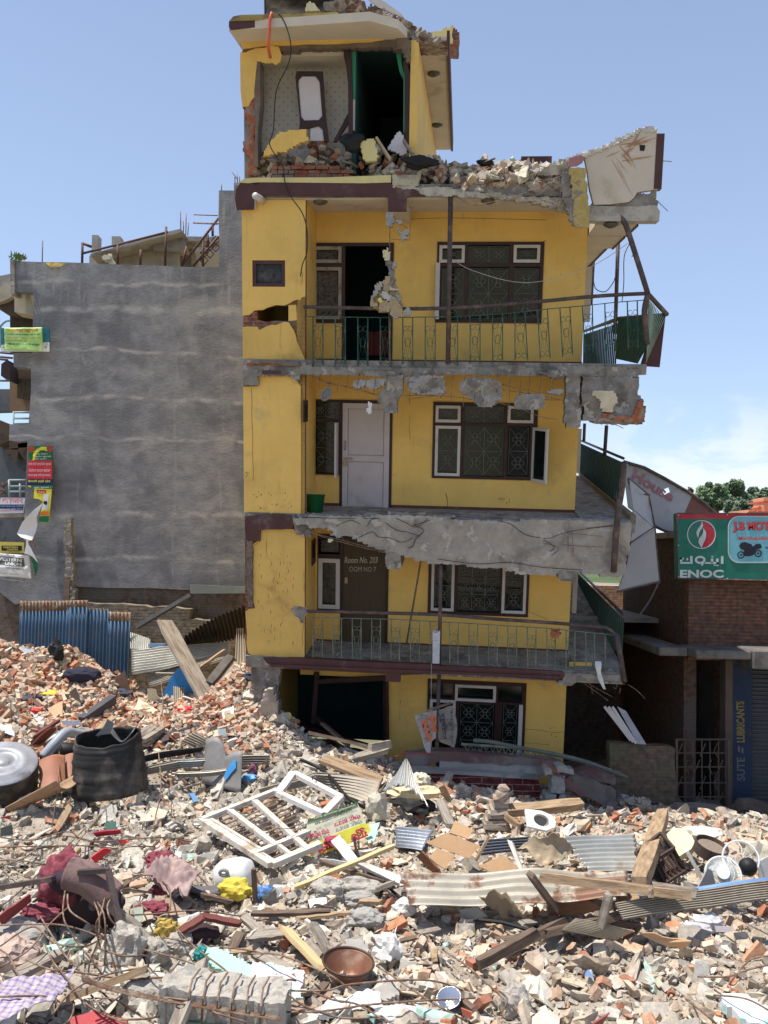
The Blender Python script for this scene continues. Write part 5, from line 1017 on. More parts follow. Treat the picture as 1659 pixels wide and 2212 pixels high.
# ---- green fuel station signboard
SP=17.25
q=lambda x,y,l=0:at('S',x,y,SP-l)
mbk=MB().poly(wp('S',[(272,935),(2700,938),(2700,1975),(290,1925)],SP),[],XZ,SP,SP+.2)
g0=q(1000,1930);th=thing('signboard','big green fuel station signboard with a red top edge on the brick shop','sign',g0)
obj('panel',mbk,flat('station_green',(.012,.15,.10),.5),th,fix=True);obj('frame_edge',MB().tube([q(272,935,.01),q(290,1925,.01),q(2700,1975,.01)],.018,4).tube([q(272,935,.01),q(2700,938,.01)],.018,4),PIPE,th)
for a,b in((300,960),(300,1900),(1040,955),(1040,1930),(295,1420)):obj('bolt',MB().lathe([(0,.01),(.014,.006),(.014,0)],8,Matrix.Translation(q(a,b,.004))@Matrix.Rotation(R(90),4,'X')),WHITE,th)
dec(th,'red_edge','S',[(272,935),(2700,938),(2700,1022),(276,1016)],SP,flat('station_red',(.42,.025,.04),.5))
cxx,cyy,rr_=648,1256,218
ring=MB().poly(wp('S',[(cxx+rr_*math.cos(t),cyy+rr_*math.sin(t))for t in[i*math.pi/30 for i in range(60)]],SP-.01),[wp('S',[(cxx+(rr_-13)*math.cos(t),cyy+(rr_-13)*math.sin(t))for t in[i*math.pi/30 for i in range(60)]],SP-.01)],XZ,SP-.012,SP-.006);SWH=flat('sign_white',(.52,.56,.56),.5);obj('ring',ring,SWH,th,fix=True)
arcp=[(cxx+205*math.cos(t),cyy+205*math.sin(t))for t in[-math.pi/2+.02+i*(math.pi-.04)/24 for i in range(25)]]
dec(th,'red_half','S',arcp+[(662,1440),(690,1380),(718,1310),(722,1250),(715,1215),(690,1175),(672,1130)],SP,flat('station_red',(1,1,1)))
dec(th,'white_flame','S',[(652,1052),(664,1075),(672,1130),(658,1165),(630,1195),(610,1240),(602,1312),(583,1280),(571,1235),(578,1200),(600,1160),(630,1125),(650,1090)],SP,SWH,.01)
dec(th,'white_flame','S',[(668,1152),(695,1185),(714,1215),(720,1262),(712,1320),(690,1370),(668,1410),(654,1458),(625,1425),(602,1375),(608,1335),(632,1295),(655,1265),(672,1225),(676,1190)],SP,SWH,.01)
words(th,'S',[('ENOC',322,1792,985,1915,.035)],SP,SWH)
ar=MB()
def bar(x0,y0,x1,y1):ar.poly(wp('S',[(x0,y0),(x1,y0),(x1,y1),(x0,y1)],SP-.01),[],XZ,SP-.012,SP-.006)
bar(945,1585,982,1702);bar(872,1622,908,1702);bar(700,1675,908,1702);bar(790,1622,826,1690);bar(800,1588,828,1602);bar(832,1716,862,1732);bar(876,1716,906,1732)
ro=[(628+82*math.cos(t),1642+62*math.sin(t))for t in[i*.314 for i in range(20)]];ri=[(628+48*math.cos(t),1642+30*math.sin(t))for t in[i*.314 for i in range(20)]]
ar.poly(wp('S',ro,SP-.01),[wp('S',ri,SP-.01)],XZ,SP-.012,SP-.006);ar.poly(wp('S',[(640,1700),(690,1690),(660,1735),(645,1735)],SP-.01),[],XZ,SP-.0125,SP-.0065)
bar(475,1582,512,1702);bar(322,1675,480,1702);bar(322,1610,356,1680);bar(322,1610,380,1636);ar.poly(wp('S',[(425,1612),(440,1608),(448,1640),(428,1655),(418,1640)],SP-.01),[],XZ,SP-.012,SP-.006)
obj('arabic_lettering',ar,SWH,th,fix=True)
def rrect(x0,y0,x1,y1,r):
 o=[]
 for cx_,cy_,a0 in((x0+r,y0+r,180),(x1-r,y0+r,270),(x1-r,y1-r,0),(x0+r,y1-r,90)):
  o+=[(cx_+r*math.cos(R(a0+i*11.25)),cy_+r*math.sin(R(a0+i*11.25)))for i in range(9)]
 return o
obj('panel_border',MB().poly(wp('S',rrect(1050,975,2560,1690,170),SP-.01),[wp('S',rrect(1063,988,2547,1675,158),SP-.01)],XZ,SP-.014,SP-.006),SWH,th,fix=True)
dec(th,'light_blue_panel','S',rrect(1062,987,2548,1676,158),SP,flat('light_blue_panel',(.16,.42,.48),.5),.008)
words(th,'S',[('J.B MOTORS',1131,1066,1975,1232,.045)],SP,T_B,.014,'lettering_shadow');words(th,'S',[('J.B MOTORS',1125,1060,1968,1225,.04)],SP,flat('sign_red',(.60,.06,.05),.5),.02)
words(th,'S',[('Machhapokhari',1210,1285,1745,1360,.02)],SP,flat('sign_red',(1,1,1)),.014);words(th,'S',[('यहाँ मोटर साइकल',1612,1425,2300,1490,.015)],SP,T_B,.014)
mk=MB()
for cx_,cy_,r1,r0 in((1245,1568,56,40),(1505,1545,56,38)):
 mk.poly(wp('S',[(cx_+r1*math.cos(t),cy_+r1*math.sin(t))for t in[i*.314 for i in range(20)]],SP),[wp('S',[(cx_+r0*math.cos(t),cy_+r0*math.sin(t))for t in[i*.314 for i in range(20)]],SP)],XZ,SP-.016,SP-.012)
 mk.poly(wp('S',[(cx_+16*math.cos(t),cy_+16*math.sin(t))for t in[i*.628 for i in range(10)]],SP),[],XZ,SP-.016,SP-.012)
mk.poly(wp('S',[(1215,1430),(1250,1385),(1300,1370),(1345,1385),(1400,1405),(1425,1440),(1480,1400),(1540,1400),(1565,1450),(1530,1470),(1470,1490),(1430,1570),(1380,1585),(1320,1590),(1270,1560),(1300,1500),(1235,1470)],SP),[],XZ,SP-.018,SP-.013)
obj('motorcycle_picture',mk,flat('dark_print',(.02,.018,.03)),th,fix=True)
# ---- tilted house board and bent white panels between the houses
hs=[(400,185),(500,225),(640,300),(790,392),(800,400),(700,632),(640,625),(575,595),(500,545),(400,470),(380,300)]
BY=18.9;g0=at('H',600,620,BY)
th=thing('fallen_banner_frame','large tilted whitish guest house board with faded pink lettering behind the green signboard','banner',g0)
fun=lambda a,b,t:(a,t+.06*noise.noise(Vector((a*1.5,b*1.5,0))),b)
obj('white_field',MB().poly(ragged(wp('H',hs,BY),.4,.01),[wp('H',[(605,385),(625,355),(655,342),(665,370),(640,385),(622,392)],BY)],XZ,BY,BY+.03),mat('dirty_white_vinyl',(.40,.40,.41),.7,.1,1.2,(.28,.27,.26),1.5,(.5,.7)),th,fix=True)
obj('maroon_field',MB().poly(wp('H',[(795,392),(865,440),(945,505),(960,640),(700,640),(640,622)],BY+.002),[],XZ,BY+.002,BY+.03),mat('faded_maroon_vinyl',(.20,.085,.075),.7,.12,1.5),th,fix=True)
obj('top_tube',MB().tube([at('H',*v,BY-.03)for v in((370,180),(500,218),(640,292),(800,385),(870,435),(950,508))],.035,6),PIPE,th);obj('bottom_tube',MB().tube([at('H',*v,BY-.03)for v in((570,590),(640,622),(710,632))],.03,6),PIPE,th)
tx=MB();Yt=BY-.012
put_text(tx,'House',at('H',415,290,Yt),at('H',668,440,Yt),at('H',448,228,Yt),off=.035,lift=0);obj('lettering',tx,mat('faded_pink_lettering',(.36,.17,.18),.8,.2,3),th)
BWT=mat('bent_white_board',(.36,.36,.38),.6,.08,1.2,(.24,.23,.23),1.8,(.52,.7))
g0=at('H',460,990,16.6);th=thing('bent_white_panels','bent white sheet panels in a twisted steel frame at the gallery corner','panel',g0)
def tri3(nm,pts,m):
 V=[at('H',x,y,Y)for x,y,Y in pts];mb=MB();n=(V[1]-V[0]).cross(V[2]-V[0]).normalized()*.012;N=len(V)
 mb.add([v-n for v in V]+[v+n for v in V],[tuple(range(N)),tuple(range(N,2*N))[::-1]]+[(i,(i+1)%N,N+(i+1)%N,N+i)for i in range(N)]);return obj(nm,mb,m,th,fix=True)
tri3('sheet',[(405,290,16.2),(530,392,16.6),(545,490,16.7),(565,600,16.6),(430,480,16.2)],BWT);tri3('sheet',[(430,485,16.2),(565,605,16.6),(415,695,16.3)],BWT)
tri3('sheet',[(415,697,16.3),(567,607,16.6),(582,760,16.7),(597,930,16.7),(460,965,16.4),(330,1000,16.1),(385,850,16.2)],mat('bent_grey_board',(.30,.29,.29),.7,.08,1.2))
ft=MB()
for ln in([(400,285,16.2),(530,390,16.6),(568,590,16.6),(412,692,16.3)],[(400,290,16.2),(420,380,16.3),(535,390,16.6)],[(568,590,16.6),(582,770,16.7),(600,935,16.7),(330,1000,16.1)],[(597,930,16.7),(540,1050,16.6),(450,1180,16.4)]):ft.tube([at('H',x,y,Y-.02)for x,y,Y in ln],.018,5)
obj('frame',ft,PIPE,th)
wh=[(250,1722),(330,1720),(385,1750),(515,1962),(455,1955),(410,1930)];g0=at('H',400,1960,17.0)
th=thing('leaning_shutter','white slatted shutter leaning over the mossy brick wall','shutter',g0)
obj('panel',MB().poly(wp('H',[(330,1722),(385,1750),(515,1962),(462,1960)],17.0),[],XZ,17.0,17.03),mat('lilac_white_panel',(.36,.36,.40),.6),th,fix=True)
for a,b,c,d in((250,1722,415,1935),(275,1724,432,1945),(300,1724,450,1955)):obj('slat',MB().beam(at('H',a,b,16.98),at('H',c,d,16.98),.05,.02,Vector((0,1,0))),WHITE,th)
# ---- hillside trees and the red roofed house beyond
hill=MB();hill.grid(lambda u,v:(-60+420*u,140+200*v,-2+7*math.sin(math.pi*min(1,u*.9+.1))*v+2*noise.noise(Vector((u*6,v*4,0)))),40,20);tag(obj('hill',hill,mat('hill_scrub',(.06,.09,.03),.9,.3,.08,bump=0)),kind='structure')
def tree(name,k,cx_,cy_,wpx,hpx,D,seed,label,dark,n=6500):
 r_=random.Random(seed);base=at(k,cx_,cy_+hpx*.5,D);base.z-=4;pxm=D/FPX*ZM[k][2];Rw,Rh=wpx*pxm/2,hpx*pxm/2;cen=at(k,cx_,cy_,D)
 th=thing(name,label,'tree',base,'trees on the hillside behind the shop')
 obj('trunk',MB().tube([base,base.lerp(cen,.5)+Vector((r_.uniform(-.5,.5),0,0)),cen],.55,7,r1=.2),WOODD,th)
 vs,fs=[],[];cl_=[]
 for i in range(34):
  a,b_=r_.uniform(0,6.28),r_.uniform(-1,1);rad=r_.uniform(.45,1);cl_.append((Vector((cen.x+Rw*rad*math.cos(a)*math.sqrt(1-b_*b_*.9),cen.y+Rw*rad*math.sin(a)*.7,cen.z+Rh*rad*b_*(1 if b_>0 else.7))),r_.uniform(.16,.3)*Rw))
 for i in range(n):
  c_,r0=r_.choice(cl_);v=Vector((r_.gauss(0,1),r_.gauss(0,1),r_.gauss(0,.8))).normalized()*r0*r_.uniform(.75,1.08);p=c_+v;s_=r_.uniform(.12,.28)
  a=Vector((r_.gauss(0,1),r_.gauss(0,1),r_.gauss(0,1))).normalized()*s_;b_=a.orthogonal().normalized()*s_*.7;o_=len(vs);vs+=[p-a,p+b_,p+a,p-b_];fs.append((o_,o_+1,o_+2,o_+3))
 mb=MB();mb.v=vs;mb.f=fs;mb.m=[0]*len(fs);obj('crown',mb,mat('tree_leaves_'+('dark' if dark else 'green'),(.12,.165,.10)if dark else(.15,.21,.11),.8,.5,.35,(.08,.12,.075),.2,(.45,.6),0),th)  # leaf greens paled, distance haze put into the colour
tree('broadleaf_tree','H',1050,400,210,210,90,1,'biggest round green tree behind the signboard, right of the gap',0);tree('broadleaf_tree','H',940,410,190,210,88,2,'round green tree left of the biggest one, its crown slightly lower',0)
tree('broadleaf_tree','H',1210,430,210,190,95,3,'green tree at the right edge above the red roof',1);tree('broadleaf_tree','H',850,470,90,90,84,4,'small light green tree at the left end of the tree row',0,1500)
tree('broadleaf_tree','H',1120,480,220,110,82,6,'low dark tree filling the row under the biggest crown',1);tree('broadleaf_tree','H',785,372,42,60,120,5,'tiny dark tree far off above the tilted board',1,700)
rb=thing('red_roofed_house','orange house with red roofs and a small turret beyond the signboard','house',at('S',1600,940,70))
PK=mat('salmon_wall',(.62,.30,.17),.8,.08);RD=mat('red_roof_paint',(.50,.12,.07),.7,.1)
slabpoly('wall','S',[(1360,880),(1900,880),(1900,1040),(1360,1040)],70,4,PK,rb);slabpoly('roof','S',[(1310,940),(1375,905),(1900,905),(1900,945)],68,2,RD,rb)
slabpoly('turret','S',[(1595,700),(1640,690),(1700,760),(1700,940),(1595,940)],69.5,2,PK,rb);slabpoly('turret_cap','S',[(1590,745),(1720,745),(1720,765),(1590,765)],69.4,3,RD,rb);slabpoly('turret','S',[(1510,850),(1560,850),(1560,920),(1510,920)],69.5,1,PK,rb);slabpoly('turret_cap','S',[(1505,842),(1535,822),(1565,842),(1565,855),(1505,855)],69.4,1.2,RD,rb)
# ------------------------------------------------------------------ ground, terrain under the rubble
gb=MB();S_=3000
gb.grid(lambda u,v:(-S_+2*S_*u,-S_+2*S_*v,-1.2+0.0*u),20,20)
tag(obj('ground',gb,mat('dry_soil',(.24,.20,.15),.95,.2,.4,(.12,.13,.06),.05,(.45,.6),.3,3)),kind='structure')
gm=MB();gm.grid(lambda u,v:(GX0+(GX1-GX0)*u,GY0+(GY1-GY0)*v,float(_gz[min(int(round(v*(gny-1))),gny-1),min(int(round(u*(gnx-1))),gnx-1)])-.02),gnx-1,gny-1)
GRIT=mat('dusty_grit',(.34,.285,.225),.97,.22,3,(.25,.18,.135),1.2,(.5,.68),1.0,28,world_co=True,col3=(.40,.35,.29),s3=9,thr3=(.52,.62))
t_=obj('terrain',gm,GRIT,smooth=True);tag(t_,kind='structure')

def proj(p):
 d=Vector(p)-CAM;f=d.dot(CF)
 return(CX+FPX*d.dot(CR)/f,CY-FPX*d.dot(CU)/f,f)
# ---- templates of broken pieces (numpy)
rg=np.random.default_rng(5)
def hull_template(n,sq,seed,disp=0):
 r_=random.Random(seed);bm=bmesh.new()
 for _ in range(n):
  v=Vector((r_.gauss(0,1),r_.gauss(0,1),r_.gauss(0,1))).normalized()*r_.uniform(.72,1);bm.verts.new((v.x*sq[0],v.y*sq[1],v.z*sq[2]))
 g=bmesh.ops.convex_hull(bm,input=bm.verts[:]);bmesh.ops.delete(bm,geom=list({e for e in g['geom_interior']+g['geom_unused']if isinstance(e,bmesh.types.BMVert)}),context='VERTS')
 if disp:
  bmesh.ops.subdivide_edges(bm,edges=bm.edges[:],cuts=1,use_grid_fill=True);bmesh.ops.triangulate(bm,faces=bm.faces[:])
  for v in bm.verts:v.co*=1+disp*noise.noise(v.co*2.7+Vector((seed,0,0)))*1.3
 bmesh.ops.triangulate(bm,faces=bm.faces[:]);bm.verts.index_update()
 V=np.array([v.co[:]for v in bm.verts]);F=np.array([[v.index for v in f.verts]for f in bm.faces]);bm.free();return V,F
def brick_template(seed,L=.23):
 r_=random.Random(seed);bm=bmesh.new();bmesh.ops.create_cube(bm,size=1)
 L=r_.choice([.23,.23,.17,.12,.14,.1]);W_,H_=.11,.066
 for v in bm.verts:v.co=Vector((v.co.x*L,v.co.y*W_,v.co.z*H_))
 bmesh.ops.subdivide_edges(bm,edges=bm.edges[:],cuts=2,use_grid_fill=True)
 cuts=[Vector((r_.choice([-1,1]),r_.uniform(-.5,.5),r_.uniform(-.5,.5))).normalized()]if L<.2 else[]
 for _ in range(r_.choice([0,1,1,2])):cuts.append(Vector((r_.choice([-1,1]),r_.choice([-1,1])*r_.uniform(.4,1),r_.choice([-1,1])*r_.uniform(.3,1))).normalized())
 for i,n in enumerate(cuts):
  ext=max(v.co.dot(n)for v in bm.verts);d=ext*(r_.uniform(.86,.95)if i or L>.2 else.8)
  g=bmesh.ops.bisect_plane(bm,geom=bm.verts[:]+bm.edges[:]+bm.faces[:],plane_co=n*d,plane_no=n,clear_outer=True)
  ed=[e for e in g['geom_cut']if isinstance(e,bmesh.types.BMEdge)]
  try:bmesh.ops.contextual_create(bm,geom=ed)
  except Exception:pass
 for v in bm.verts:v.co+=Vector((noise.noise(v.co*40+Vector((seed,0,0))),noise.noise(v.co*40+Vector((0,seed,0))),noise.noise(v.co*40+Vector((0,0,seed)))))*.004
 bmesh.ops.triangulate(bm,faces=bm.faces[:]);bm.verts.index_update()
 V=np.array([v.co[:]for v in bm.verts]);F=np.array([[v.index for v in f.verts]for f in bm.faces]);bm.free();return V,F
def chip_template(sq,seed,ncut=9,rough_=.05,near=.62):
 r_=random.Random(seed);bm=bmesh.new();bmesh.ops.create_cube(bm,size=2)
 for _ in range(ncut):
  n=Vector((r_.gauss(0,1),r_.gauss(0,1),r_.gauss(0,1))).normalized();d=r_.uniform(near,1.05)
  g=bmesh.ops.bisect_plane(bm,geom=bm.verts[:]+bm.edges[:]+bm.faces[:],plane_co=n*d,plane_no=n,clear_outer=True)
  ed=[e for e in g['geom_cut']if isinstance(e,bmesh.types.BMEdge)]
  if len(ed)>2:bmesh.ops.contextual_create(bm,geom=ed)
 bmesh.ops.triangulate(bm,faces=bm.faces[:])
 if rough_:
  bmesh.ops.subdivide_edges(bm,edges=bm.edges[:],cuts=1,use_grid_fill=True);bmesh.ops.triangulate(bm,faces=bm.faces[:])
  for v in bm.verts:v.co*=1+rough_*(noise.noise(v.co*2.1+Vector((seed,0,0)))+1.2*noise.noise(v.co*4.7+Vector((seed,0,0))))*1.5
 for v in bm.verts:v.co=Vector((v.co.x*sq[0],v.co.y*sq[1],v.co.z*sq[2]))
 bm.verts.index_update();V=np.array([v.co[:]for v in bm.verts]);F=np.array([[v.index for v in f.verts]for f in bm.faces]);bm.free();return V,F
T_GRIT=[hull_template(7,(1,.85,.65),100+i)for i in range(10)]
T_MED=[chip_template((1,(.8,.5,.7)[i%3],(.5,.35,.2,.6)[i%4]),200+i,3,0,.5)for i in range(28)]
T_BIG=[chip_template((1,r_a,r_b),300+i,5,.17,.6)for i,(r_a,r_b)in enumerate([((.8,.55),(.6,.35),(.9,.2),(.7,.6),(.5,.25),(.85,.4))[j%6]for j in range(36)])]
T_SLAB=[chip_template((1,.75,.11),400+i,7,.02,.7)for i in range(8)]
T_BRK=[brick_template(500+i)for i in range(22)]
PAL={'grey':[(.42,.375,.31),(.48,.435,.365),(.33,.295,.25),(.53,.485,.415),(.40,.34,.27)],'beige':[(.49,.40,.29),(.53,.44,.33),(.42,.335,.245)],
'orange':[(.42,.19,.10),(.38,.15,.08),(.46,.25,.15),(.34,.15,.095)],'pale':[(.50,.34,.23),(.48,.37,.28),(.46,.31,.22),(.52,.41,.31)],
'white':[(.62,.58,.51),(.57,.53,.45),(.55,.49,.37)],'mint':[(.42,.58,.50),(.45,.55,.48)],'dark':[(.16,.14,.12),(.2,.15,.12)],'yellow':[(.60,.48,.20)]}
def pick_col(kind,x,y):
 r_=rnd.random()
 if kind=='brick':c='orange' if r_<.34 else('pale' if r_<.82 else 'beige')
 else:
  if y<1640 and x<620:c='grey' if r_<.36 else 'beige' if r_<.6 else 'orange' if r_<.74 else 'pale' if r_<.88 else 'white' if r_<.95 else 'yellow' if r_<.97 else 'dark'
  elif x<800:c='grey' if r_<.70 else 'beige' if r_<.84 else 'white' if r_<.95 else 'mint' if r_<.965 else 'orange' if r_<.975 else 'dark'
  else:c='grey' if r_<.46 else 'beige' if r_<.78 else 'white' if r_<.88 else 'pale' if r_<.93 else 'orange' if r_<.955 else 'mint' if r_<.965 else 'dark'
 a=rnd.choice(PAL[c]);k=rnd.uniform(.85,1.12);return c,(a[0]*k,a[1]*k,a[2]*k)
def brick_share(x,y):
 if x<600 and y<1660:return.85
 if x<560 and y<1900:return.06
 if x<700:return.10
 if x<1000:return.25
 if y<1800:return.4
 return.34 if y>1900 else.28
STUFF={'v':[],'f':[],'c':[],'n':0}
def rotm(yaw,tx,ty,tz=0):
 return np.array((Matrix.Rotation(yaw,3,'Z')@Matrix.Rotation(tx,3,'X')@Matrix.Rotation(ty,3,'Y')))
pieces=[]
def add_piece(kind,P,s,col,tpl,cname,place='field'):
 V,F=tpl;tilt=.8 if kind!='slab' else.35
 M_=rotm(rnd.uniform(0,6.28),rnd.gauss(0,tilt),rnd.gauss(0,tilt))if kind!='grit' else rotm(rnd.uniform(0,6.28),rnd.uniform(0,6),rnd.uniform(0,6))
 sc3=np.array([s*rnd.uniform(.85,1.2),s*rnd.uniform(.85,1.15),s*rnd.uniform(.8,1.2)])if kind!='brick' else np.array([s,s,s])
 pieces.append((kind,Vector(P),(V*sc3)@M_.T,F,col,cname,place))
def free(x,y):
 if y>17.45-.0*x and-2.6<x<3.9:return False
 if x>6 and y>17.3:return False
 return True
def scatter(n,kind,smin,smax,lift=.4):
 for _ in range(n):
  y=math.sqrt(rnd.uniform(6.6**2,19.3**2));hw=.434*y+2.0;x=rnd.uniform(-hw,hw)
  if not free(x,y):continue
  z=H(x,y);a,b,f=proj((x,y,z));cn_=noise.noise(Vector((x*.8,y*.8,21)))+.6*noise.noise(Vector((x*2.1,y*2.1,5)))
  if kind in('med','big')and y<16 and cn_<-.18 and rnd.random()<.75:continue
  if kind=='any_brick' and y<16 and noise.noise(Vector((x*.9,y*.9,40)))<-.02 and rnd.random()<.7:continue
  if kind=='any_brick':
   if rnd.random()>brick_share(a,b):continue
   c,col=pick_col('brick',a,b);V,F=rnd.choice(T_BRK);add_piece('brick',(x,y,z+rnd.uniform(-.01,.07)),rnd.uniform(.85,1.05),col,(V,F),c)
  else:
   s=smin*(smax/smin)**rnd.random()
   if kind=='big' and x<-1 and y<12.5 and rnd.random()<.2:s*=1.3
   c,col=pick_col('c',a,b);tp={'grit':T_GRIT,'med':T_MED,'big':T_BIG,'slab':T_SLAB}[kind]
   add_piece(kind,(x,y,z+rnd.uniform(-.25,lift)*s),s,col,rnd.choice(tp),c)
scatter(80000,'grit',.007,.028)
scatter(24500,'med',.028,.06)
scatter(4900,'big',.055,.13)
scatter(150,'big',.12,.22)
scatter(700,'slab',.06,.19)
scatter(6000,'any_brick',1,1)
# bricks heaped against the left corner of the building and over the left mound
for _ in range(1500):
 x=rnd.uniform(-9,-2.2);y=rnd.uniform(16.3,19.2);z=H(x,y);a,b,f=proj((x,y,z))
 c,col=pick_col('brick',a,b);add_piece('brick',(x,y,z+rnd.uniform(.0,.10)),rnd.uniform(.8,1.05),col,rnd.choice(T_BRK),c)
# debris on the roof slab and in the torn top room (positions in the building's frame)
def heap(k,pts,Y0,Y1,zbase,n,share,place,smin=.04,smax=.13,ztop=True):
 x0,x1=min(p[0]for p in pts),max(p[0]for p in pts)
 for _ in range(n):
  x=rnd.uniform(x0,x1);yp=lerp_tab(pts,x);Yl=rnd.uniform(Y0,Y1);top=bp(k,x,yp,(Y0+Y1)/2);t=rnd.random()**.7
  f=1-abs((Yl-(Y0+Y1)/2)/((Y1-Y0)/2))**2*.6
  P=w((top.x,Yl,zbase+(top.z-zbase)*t*f))
  if rnd.random()<share:c,col=pick_col('brick',0,0);add_piece('brick',P,rnd.uniform(.8,1),col,rnd.choice(T_BRK),c,place)
  else:
   s=smin*(smax/smin)**rnd.random();c,col=pick_col('c',900,1850);add_piece('big' if s>.06 else 'med',P,s,col,rnd.choice(T_BIG if s>.06 else T_MED),c,place)
heap('B',[(100,290),(180,268),(250,258),(400,262),(520,270),(620,262),(700,250),(780,265),(850,300),(930,290),(1000,290)],-1.15,.6,Z4+.22,620,.32,'roof')
heap('B',[(400,300),(560,300),(700,255),(790,275),(900,320),(980,360)],-1.25,-.6,Z4+.1,260,.25,'roof',.05,.15)
heap('A',[(280,1010),(400,1000),(520,950),(620,925),(740,940),(800,930),(900,980),(1050,990),(1150,1010),(1260,1040),(1500,1090)],-1.0,.5,Z4+.24,420,.7,'room')
# ---- individuals: the largest in view of each kind, the rest is one mass
def score(p):
 a,b,f=proj(p[1]);
 if f<1 or a<-10 or a>1670 or b>2225 or b<0:return-1
 e=p[2].max(0)-p[2].min(0);return float(np.sort(e)[1:].prod())/f/f
TINT=tintmat('rubble_pieces',.95,.4,80,.22);TINTB=tintmat('brick_pieces',.95,.35,90,.3)
def mesh_from(V,F,col,name,m):
 me=bpy.data.meshes.new(name);me.vertices.add(len(V));me.vertices.foreach_set('co',V.astype(np.float32).ravel())
 me.loops.add(len(F)*3);me.loops.foreach_set('vertex_index',F.astype(np.int32).ravel());me.polygons.add(len(F));me.polygons.foreach_set('loop_start',np.arange(0,len(F)*3,3,dtype=np.int32))
 me.polygons.foreach_set('use_smooth',[False]*len(F));me.update(calc_edges=True);at_=me.color_attributes.new('Tint','FLOAT_COLOR','POINT');at_.data.foreach_set('color',np.hstack([np.broadcast_to(np.asarray(col,float).reshape(-1,3),(len(V),3)),np.ones((len(V),1))]).astype(np.float32).ravel())
 me.materials.append(m);return me
LAND=[] 
for a_,b_,n_ in((80,1600,'in the bricks behind the big round lid'),(300,1500,'in the heap below the blue fence'),(520,1530,'at the left foot of the yellow house'),(250,1760,'on the rubble below the ribbed tank'),
(560,1800,'beside the broken white window frame'),(740,1840,'around the fallen green yellow signboard'),(950,1800,'by the scattered plywood boards'),(1100,1760,'in front of the red tiled wall'),(1350,1780,'in the shade beside the brick shop'),(1600,1850,'near the electric fan'),
(1600,1990,'below the long bent sheet at right'),(1300,2080,'in open rubble below the crossing timbers'),(1050,2130,'in the foreground right of the pan'),(730,2080,'around the round iron pan'),(560,1980,'left of the crumpled white plastic'),(450,1880,'beside the white bucket'),
(150,1850,'above the red upholstery'),(120,2050,'among the rusty rods at left'),(400,2150,'along the fallen concrete beam'),(900,2190,'at the lower edge beside the white sheet'),(1500,2180,'in the lower right corner'),(950,1960,'below the rusty corrugated sheet')):LAND.append((a_,b_,n_))
def where(a,b):return min(LAND,key=lambda l:(l[0]-a)**2+((l[1]-b)*1.3)**2)[2]
CN={'grey':'grey','beige':'sandy','orange':'orange','pale':'dusty pink','white':'whitish','mint':'mint painted','dark':'dark','yellow':'yellowish'}
order={'brick':[],'chunk':[]}
for i,p in enumerate(pieces):
 s=score(p)
 if s>0 and p[0]!='grit':
  if p[6]!='field':s*=2.2
  order['brick' if p[0]=='brick' else 'chunk'].append((s,i))
solo=set()
for kk in order:
 order[kk].sort(reverse=True)
 for s,i in order[kk][:300]:solo.add(i)
LABQ={}
for i in sorted(solo):
 kind,P,V,F,col,cn,place=pieces[i];zmin=float(V[:,2].min());lo=Vector((0,0,zmin));V2=V.copy();V2[:,2]-=zmin
 a,b,f=proj(P);nm='brick' if kind=='brick' else 'plaster_piece' if kind=='slab' else 'concrete_lump'
 o=bpy.data.objects.new(nm,mesh_from(V2,F,col,nm,TINTB if kind=='brick' else TINT));C.objects.link(o);o.location=P+lo
 e=np.sort(V.max(0)-V.min(0));L_=e[2]
 if kind=='brick':d_=('whole' if L_>.2 else 'half')+' '+CN[cn]+' brick'
 elif kind=='slab':d_='flat '+CN[cn]+' plaster piece'
 else:d_=('large' if L_>.26 else 'small' if L_<.16 else 'medium')+' '+CN[cn]+' concrete lump'
 if place=='field':wd=where(a,b)
 elif place=='roof':wd='in the '+('left' if a<1010 else 'middle' if a<1110 else 'right')+' of the roof heap'
 else:wd='in the top room heap'+(' at left' if a<700 else ' at right')
 LABQ.setdefault(d_+' '+wd,[]).append((a,o,'brick' if kind=='brick' else 'plaster piece' if kind=='slab' else 'concrete lump'))
ORDN=['leftmost','second from left','third from left','fourth from left','fifth from left','sixth from left','seventh from left','eighth from left','ninth from left','tenth from left']
GRPN={'brick':'loose bricks in the rubble','plaster piece':'loose plaster pieces in the rubble','concrete lump':'loose concrete lumps in the rubble'}
for lab,its in LABQ.items():
 its.sort(key=lambda t:t[0]);n_=len(its)
 for i,(a,o,ct)in enumerate(its):
  s_=ORDN[i]if i<10 else 'rightmost' if i==n_-1 else str(i+1)+'th from left'
  if n_>1 and i==n_-1 and i>=1:s_='rightmost'
  ws=lab.split();tag(o,' '.join(ws)if n_==1 else ' '.join([s_]+ws),ct,GRPN[ct])
vs,fs,cs,n0=[],[],[],0
for i,(kind,P,V,F,col,cn,place)in enumerate(pieces):
 if i in solo:continue
 vs.append(V+np.array(P[:]));fs.append(F+n0);cs.append(np.broadcast_to(np.array(col),(len(V),3)));n0+=len(V)
o=bpy.data.objects.new('rubble',mesh_from(np.vstack(vs),np.vstack(fs),np.vstack(cs),'rubble',TINT));C.objects.link(o);tag(o,'mass of small broken bricks, concrete crumbs and plaster covering the ground',None,None,'stuff')
del pieces,vs,fs,cs
